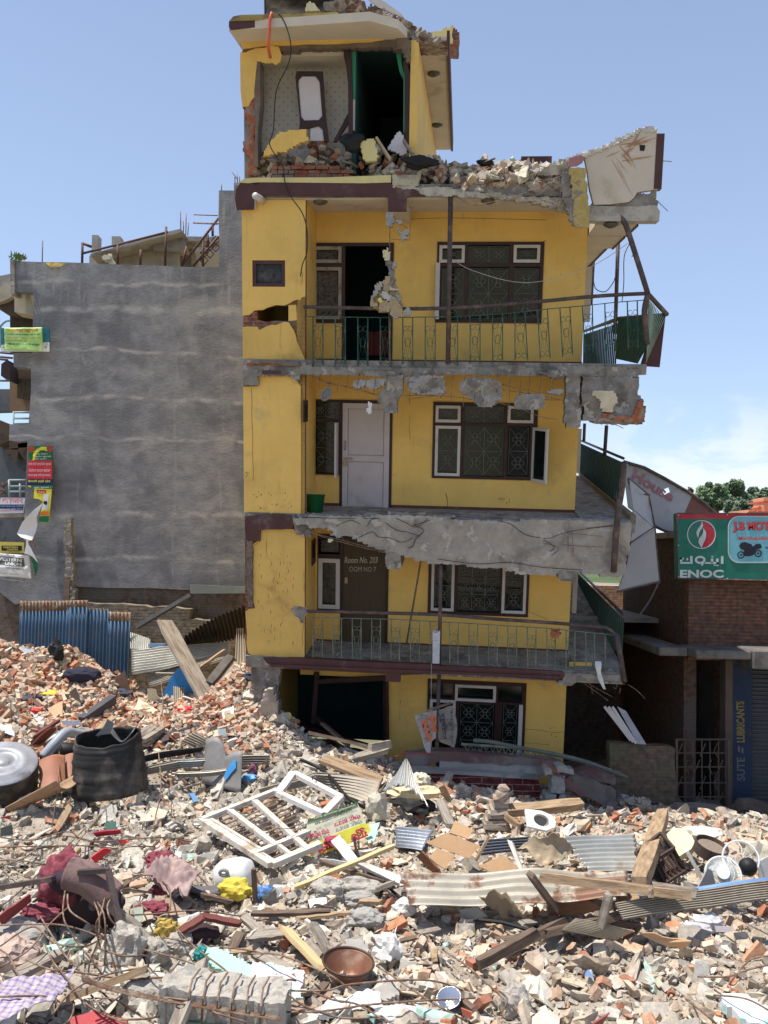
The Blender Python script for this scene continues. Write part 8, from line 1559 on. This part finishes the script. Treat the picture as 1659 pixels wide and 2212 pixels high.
# --- foreground left: armchair remains, steel frames, beam, cloths, rods
MRN=mat('maroon_upholstery',(.20,.045,.06),.95,.2,6,(.32,.10,.12),6,(.5,.62),.5);DUST=mat('dusty_brown_upholstery',(.19,.12,.11),.95,.2,4,(.10,.06,.06),3,(.5,.65),.4)
p=G('L',520,640,.0);th=thing('wrecked_armchair','wrecked armchair with torn maroon and dusty brown upholstery in the left foreground','armchair',p)
a_,b_=G('L',420,430,.75),G('L',690,590,.45);obj('arm_roll',MB().tube(smooth_path([a_,a_.lerp(b_,.5)+Vector((0,0,.06)),b_],6),.17,14),DUST,th,smooth=True);obj('stuffing',MB().blob(G('L',400,470,.55),.26,4,.6,4,3,sq=(1,.6,1.1)),MRN,th,smooth=True);obj('stuffing',MB().blob(G('L',335,560,.35),.22,6,.7,4,3,sq=(.7,.6,1.5)),MRN,th,smooth=True)
obj('dark_end',MB().blob(G('L',405,485,.62),.17,7,.2,3,sq=(1,.6,.8)),CLR('dark_violet_cloth',(.03,.015,.025)),th,smooth=True);obj('side',MB().blob(G('L',570,640,.2),.30,8,.2,4,sq=(1.1,.45,.95)),CLR('dark_brown_cloth',(.045,.025,.025)),th,smooth=True)
p=G('L',575,632,.32);tk(obj('door_ball',MB().blob(p,.05,1,.02,3),CLR('knob_grey',(.10,.09,.09)),smooth=True),'small grey round knob on the side of the wrecked armchair','knob')
th=thing('angle_iron_wreck','brown steel angle frame sticking out behind the wrecked armchair','frame',G('L',560,420,.0));obj('bar',MB().beam(G('L',-40,525,.45),G('L',330,465,.7),.06,.05),PIPE,th);obj('bar',MB().beam(G('L',480,425,.8),G('L',672,412,.8),.06,.05),PIPE,th);obj('bar',MB().beam(G('L',665,410,.8),G('L',735,750,.35),.06,.05),PIPE,th)
wrinkled('dusty_blanket','L',[(880,480,.25),(1060,350,.35),(1240,480,.25),(1120,640,.15)],'dusty mauve blanket crumpled left of the white bucket',mat('dusty_mauve_blanket',(.30,.21,.20),.95,.12,4,(.38,.28,.24),3),amp=.14,seed=9,f=5);bag('maroon_cloth','L',985,365,.17,'maroon cloth clump at the top of the dusty blanket',MRN,'cloth',(1.2,.8,.7),71,.6,.2,3);bag('maroon_cloth','L',1000,540,.13,'small maroon cloth clump at the lower edge of the dusty blanket',MRN,'cloth',(1,.8,.7),72,.6,.15,3);bag('maroon_cloth','L',250,690,.16,'maroon cloth clump left below the wrecked armchair',MRN,'cloth',(1.3,.8,.6),73,.6,.2,3)
bag('maroon_cloth','L',940,660,.14,'maroon cloth clump above the yellow straw cushion',MRN,'cloth',(1.3,.8,.6),74,.6,.1,3)
p=G('L',1450,440,.16);th=thing('white_bucket','dented white plastic drum lying in the rubble behind the yellow bag','drum',p-Vector((0,0,.25)));TM=Matrix.Translation(p)@Matrix.Rotation(R(75),4,'Y')@Matrix.Rotation(R(20),4,'X')@Matrix.Scale(.82,4)
obj('body',MB().lathe([(0,-.32),(.18,-.31),(.24,-.2),(.25,.1),(.22,.22),(.15,.27),(.0,.28)],28,TM,fn=lambda q,a,j:q*(1+.05*noise.noise(q*5))),CER,th,smooth=True);obj('handle',MB().tube([at('L',1375+24*math.cos(t),428+18*math.sin(t),p.y-.2)for t in[i*.523 for i in range(12)]],.022,6,closed=True),mat('grey_handle',(.3,.29,.28),.5),th,smooth=True)
bag('yellow_bag','L',1440,552,.185,'bright yellow plastic bag in front of the white drum',CLR('bright_yellow_plastic',(.60,.47,.06),.5,.15),'bag',(1.15,.8,.95),75,.3,.14,2.2);bag('blue_bag','M',505,1165,.135,'blue plastic bag right of the bright yellow bag',CLR('blue_plastic',(.07,.16,.34),.4,.2),'bag',(1,.8,1),76,.35,.08,2.5)
plank('L',(1560,395,.55),(1570,600,.1),.05,.04,WOODD,'dark upright stake right of the white drum');bag('grey_cloth','L',1320,560,.20,'dark grey torn sheet left of the bright yellow bag',CLR('slate_grey_cloth',(.12,.115,.12)),'cloth',(1.7,.6,.35),78,.5,.05)
bag('straw_cushion','L',1020,800,.14,'torn yellow cushion spilling straw above the big concrete beam',mat('yellow_straw',(.50,.36,.09),.9,.3,9,(.32,.16,.05),7,(.5,.6),.8),'cushion',(.9,.7,1.1),79,.6,.1,4);bag('teal_bag','L',1235,940,.085,'teal plastic bag at the end of the mint slab',CLR('teal_plastic',(.04,.26,.24),.4),'bag',(.8,.7,1.2),80,.5,.15,3)
bag('dark_cloth','L',1210,830,.20,'dark brown cloth beside the straw cushion',CLR('dark_brown_cloth',(1,1,1)),'cloth',(1.3,.7,.6),81,.4,.05)
def slab3(name,k,pts,h,th_,m,label,cat,seed=0,amp=.02,res=.04):
 V=[G(k,p_[0],p_[1],h)for p_ in pts];z0=sum(v.z for v in V)/len(V);P=[(v.x,v.y)for v in V]
 return tk(obj(name,rough(MB(),P,z0,z0-th_,res,-amp,f=6,seed=seed,f3=lambda a,b,t:(a,b,t)),m),label,cat)
BEAM=mat('pale_beam_concrete',(.43,.39,.335),.95,.18,6,(.30,.28,.25),6,(.5,.62),1.0,25)
th=thing('concrete_beam','big fallen concrete beam with stirrup bars at the bottom left centre','beam',G('L',1400,1280,.0))
V0,V1=G('L',1035,1110,.32),G('L',1760,1200,.32);dx=(V1-V0);nn=Vector((-dx.y,dx.x,0)).normalized()
def bmf(a,b,t):return V0+dx.normalized()*a+nn*b+Vector((0,0,t))
mb=MB();rough(mb,[(0,-.24),(dx.length,-.22),(dx.length,.20),(.1,.22),(-.05,.0)],.06,-.30,.035,-.035,f=5,seed=88,f3=bmf);obj('concrete',mb,BEAM,th)
for i in range(6):a=.25+i*(dx.length-.3)/6;obj('stirrup',MB().tube([bmf(a,-.26,-.28),bmf(a+.01,-.27,.05),bmf(a-.01,-.1,.115),bmf(a,.1,.11)],.009,5),REB,th)
for b_ in(-.28,-.26,-.24):obj('main_bar',MB().tube(smooth_path([bmf(-.9-b_,b_-.05+.6*(b_+.26),.12),bmf(-.3,b_,.02),bmf(.5,b_,-.02),bmf(dx.length,b_,-.04)],4),.010,5),REB,th)
obj('painted_side',MB().hexa([bmf(.1,-.245,-.36),bmf(dx.length,-.235,-.36),bmf(dx.length,-.20,-.36),bmf(.1,-.20,-.36),bmf(.1,-.262,-.16),bmf(dx.length,-.252,-.16),bmf(dx.length,-.2,-.16),bmf(.1,-.2,-.16)]),mat('faded_green_paint',(.16,.26,.19),.8,.2,4,(.34,.31,.27),4,(.5,.62)),th)
def lump(k,x,y,r,sq,seed,label,m=BEAM,h=.1,amp=.3):p=G(k,x,y,h);return tk(obj('concrete_block',MB().blob(p,r,seed,amp,4,1.7,sq=sq,flat=.6),m),label,'concrete block','large concrete blocks in the left foreground')
lump('L',770,900,.21,(.9,.8,1.15),1,'tall pale concrete block among the rusty rods',h=.15);lump('L',960,930,.16,(.8,.8,1),2,'grey concrete block right of the tall pale one');lump('L',890,1210,.19,(1,.8,.9),3,'rounded concrete block left of the big fallen beam');lump('L',1090,880,.16,(1,.8,.8),4,'pale concrete block above the big fallen beam');lump('L',100,800,.26,(1.2,.8,.6),5,'wide dusty block at the left edge under the rods',CONCL);lump('L',90,950,.26,(1,.8,.8),6,'pinkish dusty block at the left edge above the plaid blanket',CLR('pinkish_stone',(.44,.33,.27)))
lump('P',1470,880,.16,(.8,.7,1.2),7,'upright pale block near the lower right corner');lump('M',930,1110,.17,(1.1,.8,.8),8,'pale rounded block below the long thin batten');lump('M',1140,1100,.20,(1.5,.7,.6),9,'long pale block left of the rusty corrugated sheet');lump('M',1120,1180,.17,(1.6,.7,.6),10,'long grey block just under the other long pale block',CONCL);lump('P',640,400,.16,(1.3,.8,.7),11,'grey crumbly block above the crumpled white plastic',CONCL)
MINT=mat('mint_painted_plaster',(.36,.58,.47),.8,.08,3,(.50,.46,.38),3,(.55,.66))
slab3('mint_slab','L',[(1260,945),(1330,930),(1640,1010),(1720,1050),(1700,1110),(1300,1040)],.16,.14,MINT,'long mint painted plaster slab behind the big fallen beam','plaster',5,.012);slab3('pink_mint_slab','P',[(0,670),(240,690),(300,720),(290,820),(180,850),(60,770),(0,760)],.14,.12,mat('pink_mint_plaster',(.62,.50,.50),.8,.1,3,(.45,.62,.54),2.2,(.48,.52)),'pink and mint plaster slab left of the iron pan','plaster',6,.012)
slab3('brick_slab','P',[(180,870),(260,820),(430,805),(450,850),(330,900),(200,920)],.12,.12,mat('brown_brick_slab',(.33,.23,.17),.95,.2,5,(.24,.17,.13),4),'brown mortared slab in front of the pink and mint slab','slab',7);slab3('grey_flat_slab','P',[(490,575),(530,510),(610,500),(665,560),(640,610),(540,615)],.12,.06,CONCL,'flat grey slab left of the crumpled white plastic','slab',8,.008);slab3('grey_flat_slab','P',[(675,790),(770,745),(840,800),(760,860),(690,860)],.10,.05,CONCL,'flat grey slab right of the iron pan','slab',9,.008)
slab3('grey_flat_slab','P',[(955,905),(1060,895),(1130,950),(1100,990),(960,960)],.10,.05,CONCL,'flat grey slab beside the silver bowl','slab',10,.008);slab3('white_slab','O',[(1280,1850),(1350,1810),(1500,1850),(1700,1960),(1700,2020),(1500,2000)],.16,.10,mat('white_mint_plaster',(.62,.66,.64),.8,.06,3,(.30,.55,.55),2,(.52,.58)),'white and turquoise plaster slab in the lower right corner','plaster',11,.01)
PLAID=mat('plaid_blanket',(.44,.37,.36),.95,.1,3);t=PLAID.node_tree;wv=t.nodes.new('ShaderNodeTexWave');wv.inputs['Scale'].default_value=5;wv.bands_direction='X';co_=t.nodes.new('ShaderNodeTexCoord');t.links.new(co_.outputs['Object'],wv.inputs[0]);wv2=t.nodes.new('ShaderNodeTexWave');wv2.inputs['Scale'].default_value=5;wv2.bands_direction='Y';t.links.new(co_.outputs['Object'],wv2.inputs[0])
f_=mmath(t,'MULTIPLY',mmath(t,'ADD',mrange(t,wv.outputs[1],.6,.8),mrange(t,wv2.outputs[1],.6,.8)),.45);mx2=t.nodes.new('ShaderNodeMix');mx2.data_type='RGBA';t.links.new(f_,mx2.inputs[0]);b__=t.nodes['Principled BSDF'];t.links.new(b__.inputs['Base Color'].links[0].from_socket,mx2.inputs[6]);mx2.inputs[7].default_value=(.16,.12,.32,1);t.links.new(mx2.outputs[2],b__.inputs['Base Color'])
wrinkled('plaid_blanket','L',[(-80,1130,.35),(470,1055,.3),(330,1250,.3),(-80,1420,.3)],'pale plaid blanket with purple and red checks in the lower left corner',PLAID,amp=.07,f=3,seed=14,nu=50,nv=30)
flatp('red_signboard','L',[(440,1320,.15),(600,1290,.2),(780,1325,.2),(790,1420,.1),(440,1440,.1)],.15,.02,CLR('sign_red_tin',(.38,.05,.05),.5),'red tin signboard at the bottom edge below the rods','sign',rag=.01)
for k,pts,c,l in(('L',[(570,190,.2),(740,165,.25),(745,185,.18),(590,215,.12)],(.38,.02,.05),'dark red tray end on the grey rubble'),('L',[(560,335,.2),(650,285,.25),(685,285,.2),(600,375,.1)],(.55,.02,.03),'bright red cloth strip above the steel frame'),('L',[(720,235,.1),(760,230,.12),(790,245,.1),(740,258,.05)],(.55,.03,.04),'small red scrap right of the bright red strip'),('L',[(650,120,.2),(710,110,.2),(720,155,.1),(660,170,.1)],(.10,.22,.16),'green glassy scrap above the dark red tray'),('L',[(0,700,.4),(185,560,.5),(190,600,.4),(20,760,.25)],(.27,.05,.05),'long red strip at the left edge below the rods'),
('L',[(0,150,.25),(75,130,.3),(80,190,.15),(0,210,.15)],(.12,.13,.11),'dark green grey sheet at the left edge'),('L',[(0,90,.12),(70,75,.15),(60,100,.08)],(.35,.06,.05),'reddish splinter at the left edge'),('L',[(820,650,.2),(880,630,.25),(880,720,.1),(840,740,.1)],(.38,.42,.34),'pale green grey shard left of the brown bark sheet'),('L',[(940,590,.2),(1050,580,.25),(1140,680,.12),(1050,690,.1)],(.36,.24,.16),'brown curled sheet below the dusty blanket'),('K',[(855,1390,.1),(930,1315,.12),(1030,1325,.1),(1010,1370,.08),(900,1400,.06)],(.55,.47,.36),'sandy flat stone slab on the grey rubble'),
('L',[(1075,290,.12),(1120,300,.12),(1115,335,.05),(1085,330,.05)],(.62,.75,.70),'pale mint tile on the grey rubble'),('K',[(1160,1215,.2),(1190,1210,.2),(1215,1265,.1),(1190,1270,.1)],(.12,.28,.52),'small blue strip below the bent blue sheet'),('P',[(5,335,.1),(130,330,.12),(135,352,.08),(5,355,.06)],(.60,.60,.56),'pale flat strip left of the middle battens'),('P',[(320,300,.1),(420,285,.12),(425,320,.08),(330,345,.05)],(.66,.66,.66),'white plastic scrap below the blue bag'),('O',[(280,1650,.1),(320,1640,.12),(335,1700,.1),(300,1690,.05)],(.16,.25,.45),'small blue cap in the open rubble'),
('P',[(640,930,.1),(700,940,.12),(690,985,.06)],(.3,.55,.5),'small teal shard at the bottom edge'),('O',[(350,2060,.1),(460,1960,.15),(440,2000,.12),(400,2050,.06)],(.26,.08,.06),'dark red sliver of board at the bottom right of the middle'),('P',[(1170,900,.1),(1235,920,.12),(1225,955,.06),(1180,940,.05)],(.45,.13,.08),'orange red tile beside the silver bowl')):
 flatp('scrap',k,pts,.1,.015,mat('scrap_%d_colour'%(len(MATS)),c,.6,.12,5,bump=.1),l,'scrap',rag=.008,wob=.03)
# iron pan, bowl, white plastic, white sheets
IRON=mat('rusty_iron_pan',(.22,.10,.06),.5,.25,4,(.34,.22,.16),4,(.5,.66),.2,metal=.3);p=G('P',530,760,.05);s_=proj(p)[2]/FPX*.38725;Rp=142*s_
th=thing('iron_pan','round rusty iron pan with sloping sides in the middle foreground','pan',p);TM=Matrix.Translation(p+Vector((0,0,.0)))@Matrix.Rotation(R(6),4,'X')@Matrix.Rotation(R(5),4,'Y')
obj('body',MB().lathe([(0,0),(Rp*.42,.0),(Rp*.62,.05),(Rp*.95,.20),(Rp,.215)],48,TM),IRON,th,smooth=True,solid=.01);obj('rim',MB().tube([TM@Vector((Rp*math.cos(t),Rp*math.sin(t),.22))for t in[i*math.pi/24 for i in range(48)]],.012,6,closed=True),mat('dark_iron_rim',(.08,.05,.04),.5,metal=.3),th,smooth=True)
p=G('P',1105,890,.06);th=thing('silver_bowl','shallow silver metal bowl lying tilted in the lower right foreground','bowl',p);s_=proj(p)[2]/FPX*.38725;TM=Matrix.Translation(p+Vector((0,0,.06)))@Matrix.Rotation(R(28),4,'X')@Matrix.Rotation(R(-12),4,'Y');obj('body',MB().lathe([(0,-.05),(62*s_*.6,-.045),(66*s_,.03),(70*s_,.03)],36,TM),mat('polished_steel',(.6,.6,.62),.2,.1,metal=.9),th,smooth=True,solid=.003)
bag('white_plastic','P',765,590,.165,'crumpled white plastic container in the middle foreground',CLR('white_plastic_skin',(.60,.57,.53),.4,.12),'plastic',(.85,.7,1.1),90,.35,.12,2.2,5);bag('white_plastic','P',850,360,.15,'crumpled white sack at the left end of the rusty corrugated sheet',CLR('white_plastic_skin',(1,1,1)),'sack',(.9,.6,.9),91,.4,.12,2.2,5)
wrinkled('white_sheet','P',[(430,870,.14),(715,812,.18),(735,910,.12),(370,960,.08)],'white wrinkled sheet lying at the bottom centre',CLR('white_tarp',(.70,.70,.69),.6,.04),amp=.04,seed=17);wrinkled('white_sheet','P',[(370,955,.1),(520,930,.12),(480,975,.08),(380,985,.05)],'small white fold left below the wrinkled white sheet',CLR('white_tarp',(1,1,1)),amp=.04,seed=18,nu=14,nv=10);bag('white_crumple','P',820,950,.15,'crumpled white paper at the bottom edge right of the sheet',CLR('white_tarp',(1,1,1)),'paper',(1.5,.7,.5),92,.5,.03,3)
bag('clear_bag','O',1200,1315,.17,'translucent whitish plastic bag under the long tan sheet',mat('clear_plastic',(.50,.49,.50),.25,.1,spec=.7),'bag',(1.1,.7,.8),93,.5,.04,3);bag('clear_bag','O',1090,1365,.17,'grey white plastic bag left of the translucent one',mat('clear_plastic',(1,1,1)),'bag',(1.3,.7,.6),94,.5,.03,3);flatp('paper_roll','O',[(1255,1305,.15),(1380,1310,.15),(1380,1365,.08),(1260,1350,.08)],.1,.03,CLR('lilac_paper',(.52,.48,.50)),'pale lilac paper roll right of the translucent bag','paper')
wrinkled('brown_cloth','P',[(1270,320,.3),(1420,330,.35),(1560,430,.2),(1400,440,.1)],'brown crumpled cloth under the rusty corrugated sheet',mat('brown_sackcloth',(.27,.20,.12),.95,.15,4),amp=.12,seed=19,f=5);flatp('grey_shard','P',[(1160,345,.2),(1260,340,.25),(1320,375,.15),(1230,425,.06),(1180,390,.1)],.1,.03,CONCL,'pointed grey shard under the rusty corrugated sheet','slab');tk(obj('black_rod',MB().tube([G('P',1270,405,.2),G('P',1400,420,.2),G('P',1560,465,.15)],.022,6),BLACK),'black rod running out from under the brown cloth','rod')
# timbers in the foreground
for k,a,b,wd,th_,m_,l in(('L',(1245,975,.35),(1075,1390,.3),.13,.05,WOODG,'grey plank lying across the big fallen beam'),('L',(910,1015,.35),(420,1200,.2),.14,.06,WOOD,'brown plank pointing to the plaid blanket'),('L',(565,545,.55),(850,770,.2),.13,.06,WOODG,'grey plank leaning on the wrecked armchair'),('L',(850,780,.2),(920,860,.1),.10,.05,WOODG,'short grey plank end above the pale block'),('L',(470,290,.45),(290,480,.5),.14,.05,WOOD,'light plank behind the torn maroon stuffing'),('L',(370,920,.2),(60,1080,.2),.20,.05,WOODG,'wide grey plank above the plaid blanket'),('L',(430,20,.2),(350,160,.05),.10,.05,WOOD,'short pale plank below the curved brown board'),
('P',(0,372,.15),(440,362,.15),.09,.04,WOODD,'dark flat batten left of the middle foreground'),('P',(260,400,.12),(600,362,.15),.08,.03,WOOD,'light batten under the dark flat batten'),('P',(0,500,.12),(195,480,.18),.16,.04,WOODG,'short wide board with a splintered right end'),('P',(190,455,.2),(395,670,.12),.10,.05,mat('fresh_pale_timber',(1,1,1)),'pale yellow splintered board pointing at the iron pan'),('P',(340,415,.25),(440,600,.08),.13,.04,WOODG,'grey board crossing toward the iron pan'),('P',(440,560,.12),(520,640,.06),.12,.04,WOODG,'short grey board just above the iron pan'),('P',(310,530,.15),(380,610,.08),.12,.04,WOODG,'weathered board stub beside the pale yellow board'),
('P',(20,590,.1),(220,690,.08),.12,.04,WOODG,'grey board above the pink and mint slab'),('P',(1080,765,.15),(1250,915,.08),.06,.04,WOODD,'thin brown stick over the silver bowl'),('P',(420,760,.2),(330,850,.1),.06,.05,WOODD,'dark stick left under the iron pan'),('P',(700,235,.2),(790,200,.2),.12,.05,WOODG,'short board under the white trim'),('L',(1230,560,.2),(1430,610,.15),.07,.04,WOODD,'dark batten under the grey torn sheet'),('L',(1490,700,.2),(1659,840,.1),.10,.04,WOODG,'plank at the left of the splintered board'),('L',(1480,800,.2),(1430,900,.1),.14,.04,WOODD,'dark broken board upright above the mint slab'),('L',(1105,790,.25),(1250,700,.35),.10,.04,CLR('red_brown_steel',(1,1,1)),'red brown curved strip right of the straw cushion'),('L',(1250,695,.35),(1480,745,.2),.10,.04,CLR('red_brown_steel',(1,1,1)),'red brown strip continuing to the right'),
('K',(1510,1290,.1),(1400,1330,.1),.08,.05,WOOD,'short timber at the left corner of the window frame'),('K',(620,1340,.3),(560,1420,.1),.05,.03,WOODG,'thin stick below the ribbed tank'),('K',(1350,975,.2),(1640,1010,.2),.07,.05,WOODD,'thin dark batten on the long dull sheet'),('F',(540,1555,0,16.2),(1010,1665,0,15.9),.12,.06,WOODD,'dark beam lying in the open ground floor'),('F',(640,1490,0,17.0),(830,1650,0,16.4),.14,.05,WOODD,'leaning dark plank inside the ground floor opening'),('M',(1200,175,0,15.6),(1330,150,0,15.9),.16,.14,WOODG,'grey log at the right of the ground floor opening'),('M',(1100,245,0,15.3),(1310,185,0,15.8),.14,.10,WOODG,'second grey log just below the upper one')):
 plank(k,a,b,wd,th_,m_,l)
# rusty reinforcing rods
def rod(k,pts,label,r=.009):return tk(obj('rusty_rod',MB().tube(smooth_path([G(k,x,y,h)for x,y,h in pts],6),r,5),REB,smooth=True),label,'rod','rusty rods in the foreground')
RODS=[('P',[(0,595,.25),(150,600,.3),(330,665,.35),(450,720,.4),(560,800,.25)],'long rod sweeping over the left rim of the iron pan'),('P',[(190,800,.25),(420,800,.35),(560,765,.4),(900,740,.3),(1060,755,.2),(1180,800,.1)],'long rod arching in front of the iron pan'),('P',[(170,920,.2),(400,915,.3),(650,880,.3),(900,860,.25),(1250,842,.1)],'long rod over the white wrinkled sheet'),('P',[(165,760,.3),(230,840,.35),(330,900,.3),(520,955,.2),(760,940,.1)],'rod curling from the beam end to the white sheet'),('P',[(330,800,.3),(450,850,.3),(600,880,.25),(760,980,.1)],'rod crossing the white sheet diagonally'),('P',[(700,660,.15),(850,760,.25),(1000,860,.2),(1200,970,.1)],'rod slanting down beside the silver bowl'),('P',[(1080,580,.2),(1200,660,.25),(1350,790,.2),(1500,930,.1)],'thin rod slanting through the right open rubble'),('P',[(160,760,.3),(210,740,.35),(250,745,.3)],'short hooked rod at the beam end'),('P',[(1380,800,.25),(1430,850,.2),(1400,920,.1)],'curved rod near the upright pale block'),
('L',[(0,210,.3),(200,225,.35),(420,175,.4),(560,235,.3),(1000,210,.2),(1180,240,.1)],'long thin rod high across the grey rubble'),('L',[(0,270,.3),(250,265,.4),(520,262,.3),(720,280,.15)],'rod just under the highest long rod'),('L',[(0,390,.4),(160,330,.5),(300,220,.4),(430,205,.3),(700,265,.1)],'rod curving up from the left edge'),('L',[(530,150,.3),(250,420,.5),(100,560,.5),(0,640,.4)],'straight rod descending to the left edge'),('L',[(680,5,.15),(520,190,.3),(330,440,.55)],'long straight rod pointing up to the ribbed tank'),('L',[(400,540,.7),(390,700,.6),(470,850,.4),(560,960,.3),(640,1070,.15)],'pale rod hanging from the armchair, leftmost of the bundle'),('L',[(415,560,.7),(430,660,.6),(540,740,.5),(640,830,.3)],'pale rod bending right from the armchair'),('L',[(580,610,.5),(610,700,.55),(600,850,.4),(560,950,.2)],'pale rod of the bundle under the round knob'),('L',[(600,610,.5),(640,690,.55),(650,860,.35),(640,1000,.15)],'second pale rod of the bundle under the round knob'),('L',[(650,560,.5),(620,680,.55),(590,760,.45),(620,900,.2)],'crossing rod in front of the knob bundle'),('L',[(700,560,.5),(660,640,.5),(700,740,.4),(830,800,.2)],'rod bowing right of the knob bundle'),
('L',[(0,750,.4),(200,745,.45),(380,750,.4),(560,800,.3),(700,870,.2)],'rod lying level under the armchair'),('L',[(0,880,.3),(200,760,.45),(340,860,.45),(520,880,.35),(640,820,.25)],'wavy rod crossing below the armchair'),('L',[(0,1010,.3),(180,900,.4),(300,750,.45),(420,640,.5)],'rod rising from the left edge to the armchair'),('L',[(120,1080,.3),(60,950,.35),(0,900,.3)],'short curved rod at the left edge'),('L',[(250,700,.45),(330,830,.45),(420,960,.4),(560,1100,.25),(700,1230,.1)],'long rod from the armchair down to the red sign'),('L',[(160,960,.35),(300,1020,.4),(480,1040,.35),(760,1080,.2),(1020,1070,.3)],'rod reaching the end of the big fallen beam'),('L',[(0,1190,.4),(200,1185,.42),(330,1190,.35)],'thin dark rod over the plaid blanket'),('L',[(330,1290,.3),(450,1150,.35),(640,1060,.3),(880,1010,.2)],'rod curving over the brown plank'),('L',[(280,880,.4),(330,980,.4),(420,1090,.35),(540,1270,.15)],'bent rod beside the wide grey plank'),
('L',[(500,1210,.2),(600,1280,.25),(760,1350,.2),(840,1390,.1)],'rod over the red tin signboard'),('L',[(560,1180,.2),(680,1310,.25),(850,1330,.2),(1050,1300,.1)],'rod bending right of the red tin signboard'),('L',[(760,1160,.25),(980,1190,.3),(1180,1215,.35)],'rod running into the big fallen beam'),('L',[(980,470,.2),(1040,520,.35),(1045,650,.3),(1000,740,.15)],'arched rod below the dusty blanket'),('L',[(760,690,.25),(960,680,.3),(1200,660,.25),(1450,690,.15),(1659,730,.1)],'long rod right of the armchair'),('L',[(700,560,.4),(860,450,.35),(980,460,.3),(1060,560,.15)],'looping rod over the dusty blanket'),('L',[(880,900,.2),(1000,930,.3),(1200,990,.3),(1440,1090,.35),(1450,1180,.2)],'rod looping over the big fallen beam'),('L',[(1270,940,.3),(1400,1040,.4),(1450,1130,.35),(1440,1220,.2)],'curved rod over the mint slab'),('L',[(1080,760,.3),(1160,850,.25),(1290,960,.2)],'rod passing the straw cushion'),('L',[(600,890,.25),(760,940,.3),(900,940,.25),(910,1010,.15)],'rod across the tall pale block'),('L',[(1290,880,.2),(1500,900,.25),(1659,935,.1)],'rod above the mint slab'),
('K',[(350,810,.5),(365,1000,.5),(350,1200,.35),(320,1420,.1)],'tall thin rod standing before the brown sheets'),('K',[(975,965,.6),(990,1180,.45),(960,1340,.2),(940,1428,.1)],'tall thin whitish rod right of the ribbed tank'),('K',[(990,520,.6),(1002,680,.4),(985,760,.15)],'thin rod sticking up from the brick heap'),('K',[(0,480,.4),(100,520,.4),(215,560,.3),(180,700,.15),(90,760,.1)],'curved rod on the left brick heap'),('K',[(0,560,.5),(60,640,.45),(70,780,.1)],'second curved rod on the left brick heap'),('K',[(140,300,.35),(200,300,.35),(215,340,.2)],'bent red brown rod at the top of the left heap'),('K',[(60,380,.3),(220,420,.35),(180,480,.1)],'rod near the top left of the brick heap'),('O',[(1430,1250,.15),(1540,1310,.25),(1720,1400,.15)],'thin rod below the long tan sheet'),('O',[(1130,1690,.1),(1350,1690,.25),(1500,1640,.25),(1720,1590,.15)],'pale rod in the right rubble'),('O',[(1720,1530,.25),(1530,1560,.25),(1400,1700,.15),(1360,1760,.05)],'curved pale rod in the right rubble'),('O',[(1040,1860,.15),(1180,1970,.2),(1270,2050,.1)],'rod in the lower right rubble'),('O',[(1720,1980,.25),(1500,1860,.3),(1250,1830,.15)],'rod over the white and turquoise slab')]
for k,pts,l in RODS:rod(k,pts,l)

kinds_=[(WOOD,'light brown'),(WOODG,'weathered grey'),(WOODD,'dark brown')]
zones_=[(60,500,1590,1700,'above the black tanks'),(330,620,1640,1740,'left of the window frame'),(620,900,1640,1760,'before the dark ground floor opening'),(420,900,1880,2000,'below the fallen signboard'),(850,1250,1960,2060,'below the rusty sheet'),(0,350,1800,2000,'around the wrecked armchair'),(150,700,2000,2190,'around the fallen beam'),(1150,1640,1740,1800,'in the shade by the brick shop')]
rs=random.Random(12)
for zx0,zx1,zy0,zy1,zn in zones_:
 for i in range(6):
  x,y=rs.uniform(zx0,zx1),rs.uniform(zy0,zy1);a=rs.uniform(0,3.1);L_=rs.uniform(22,62);m_,cn_=kinds_[i%3]
  plank('X',(x,y,rs.uniform(.06,.16)),(x+L_*math.cos(a),y+L_*.4*math.sin(a),rs.uniform(.08,.2)),rs.uniform(.03,.08),rs.uniform(.015,.04),m_,('longer ' if i<3 else 'shorter ')+cn_+' splinter of timber '+zn,'splinter','splinter','timber splinters')

side_=['left','middle','right'];cnt_={}
for i in range(22):
 x,y=rs.uniform(-20,620),rs.uniform(1830,2180);pts=[];a=rs.uniform(0,6.28)
 for j in range(rs.randint(3,5)):pts.append((x,y,rs.uniform(.05,.38)if j else.03));a+=rs.uniform(-.7,.7);x+=rs.uniform(35,85)*math.cos(a);y+=rs.uniform(25,60)*math.sin(a)*.7
 zl_=('upper' if pts[0][1]<1950 else 'lower')+' '+side_[min(2,int((pts[0][0]+20)/215))];cnt_[zl_]=cnt_.get(zl_,0)+1;near_=min([(80,1830,'the long red strip'),(250,1900,'the wrecked armchair'),(420,1890,'the dusty blanket'),(540,1920,'the white drum'),(100,2030,'the dusty blocks at the left edge'),(270,2070,'the tall pale block'),(390,2020,'the straw cushion'),(520,2080,'the mint slab'),(100,2160,'the plaid blanket'),(260,2190,'the red tin signboard'),(480,2170,'the big fallen beam'),(620,2050,'the pale yellow board')],key=lambda t_:(t_[0]-pts[-1][0])**2+(t_[1]-pts[-1][1])**2)[2]
 tk(obj('rusty_rod',MB().tube(smooth_path([G('X',min(max(p_[0],-60),800),min(max(p_[1],1790),2230),p_[2])for p_ in pts],6),rs.choice([.006,.008,.009]),5),REB,smooth=True),(('thin','thicker','pale thin','dark thin','strongly bent','nearly straight')[i%6])+' rod from '+zl_+' ending by '+near_,'rod','thin rods tangled in the left foreground')
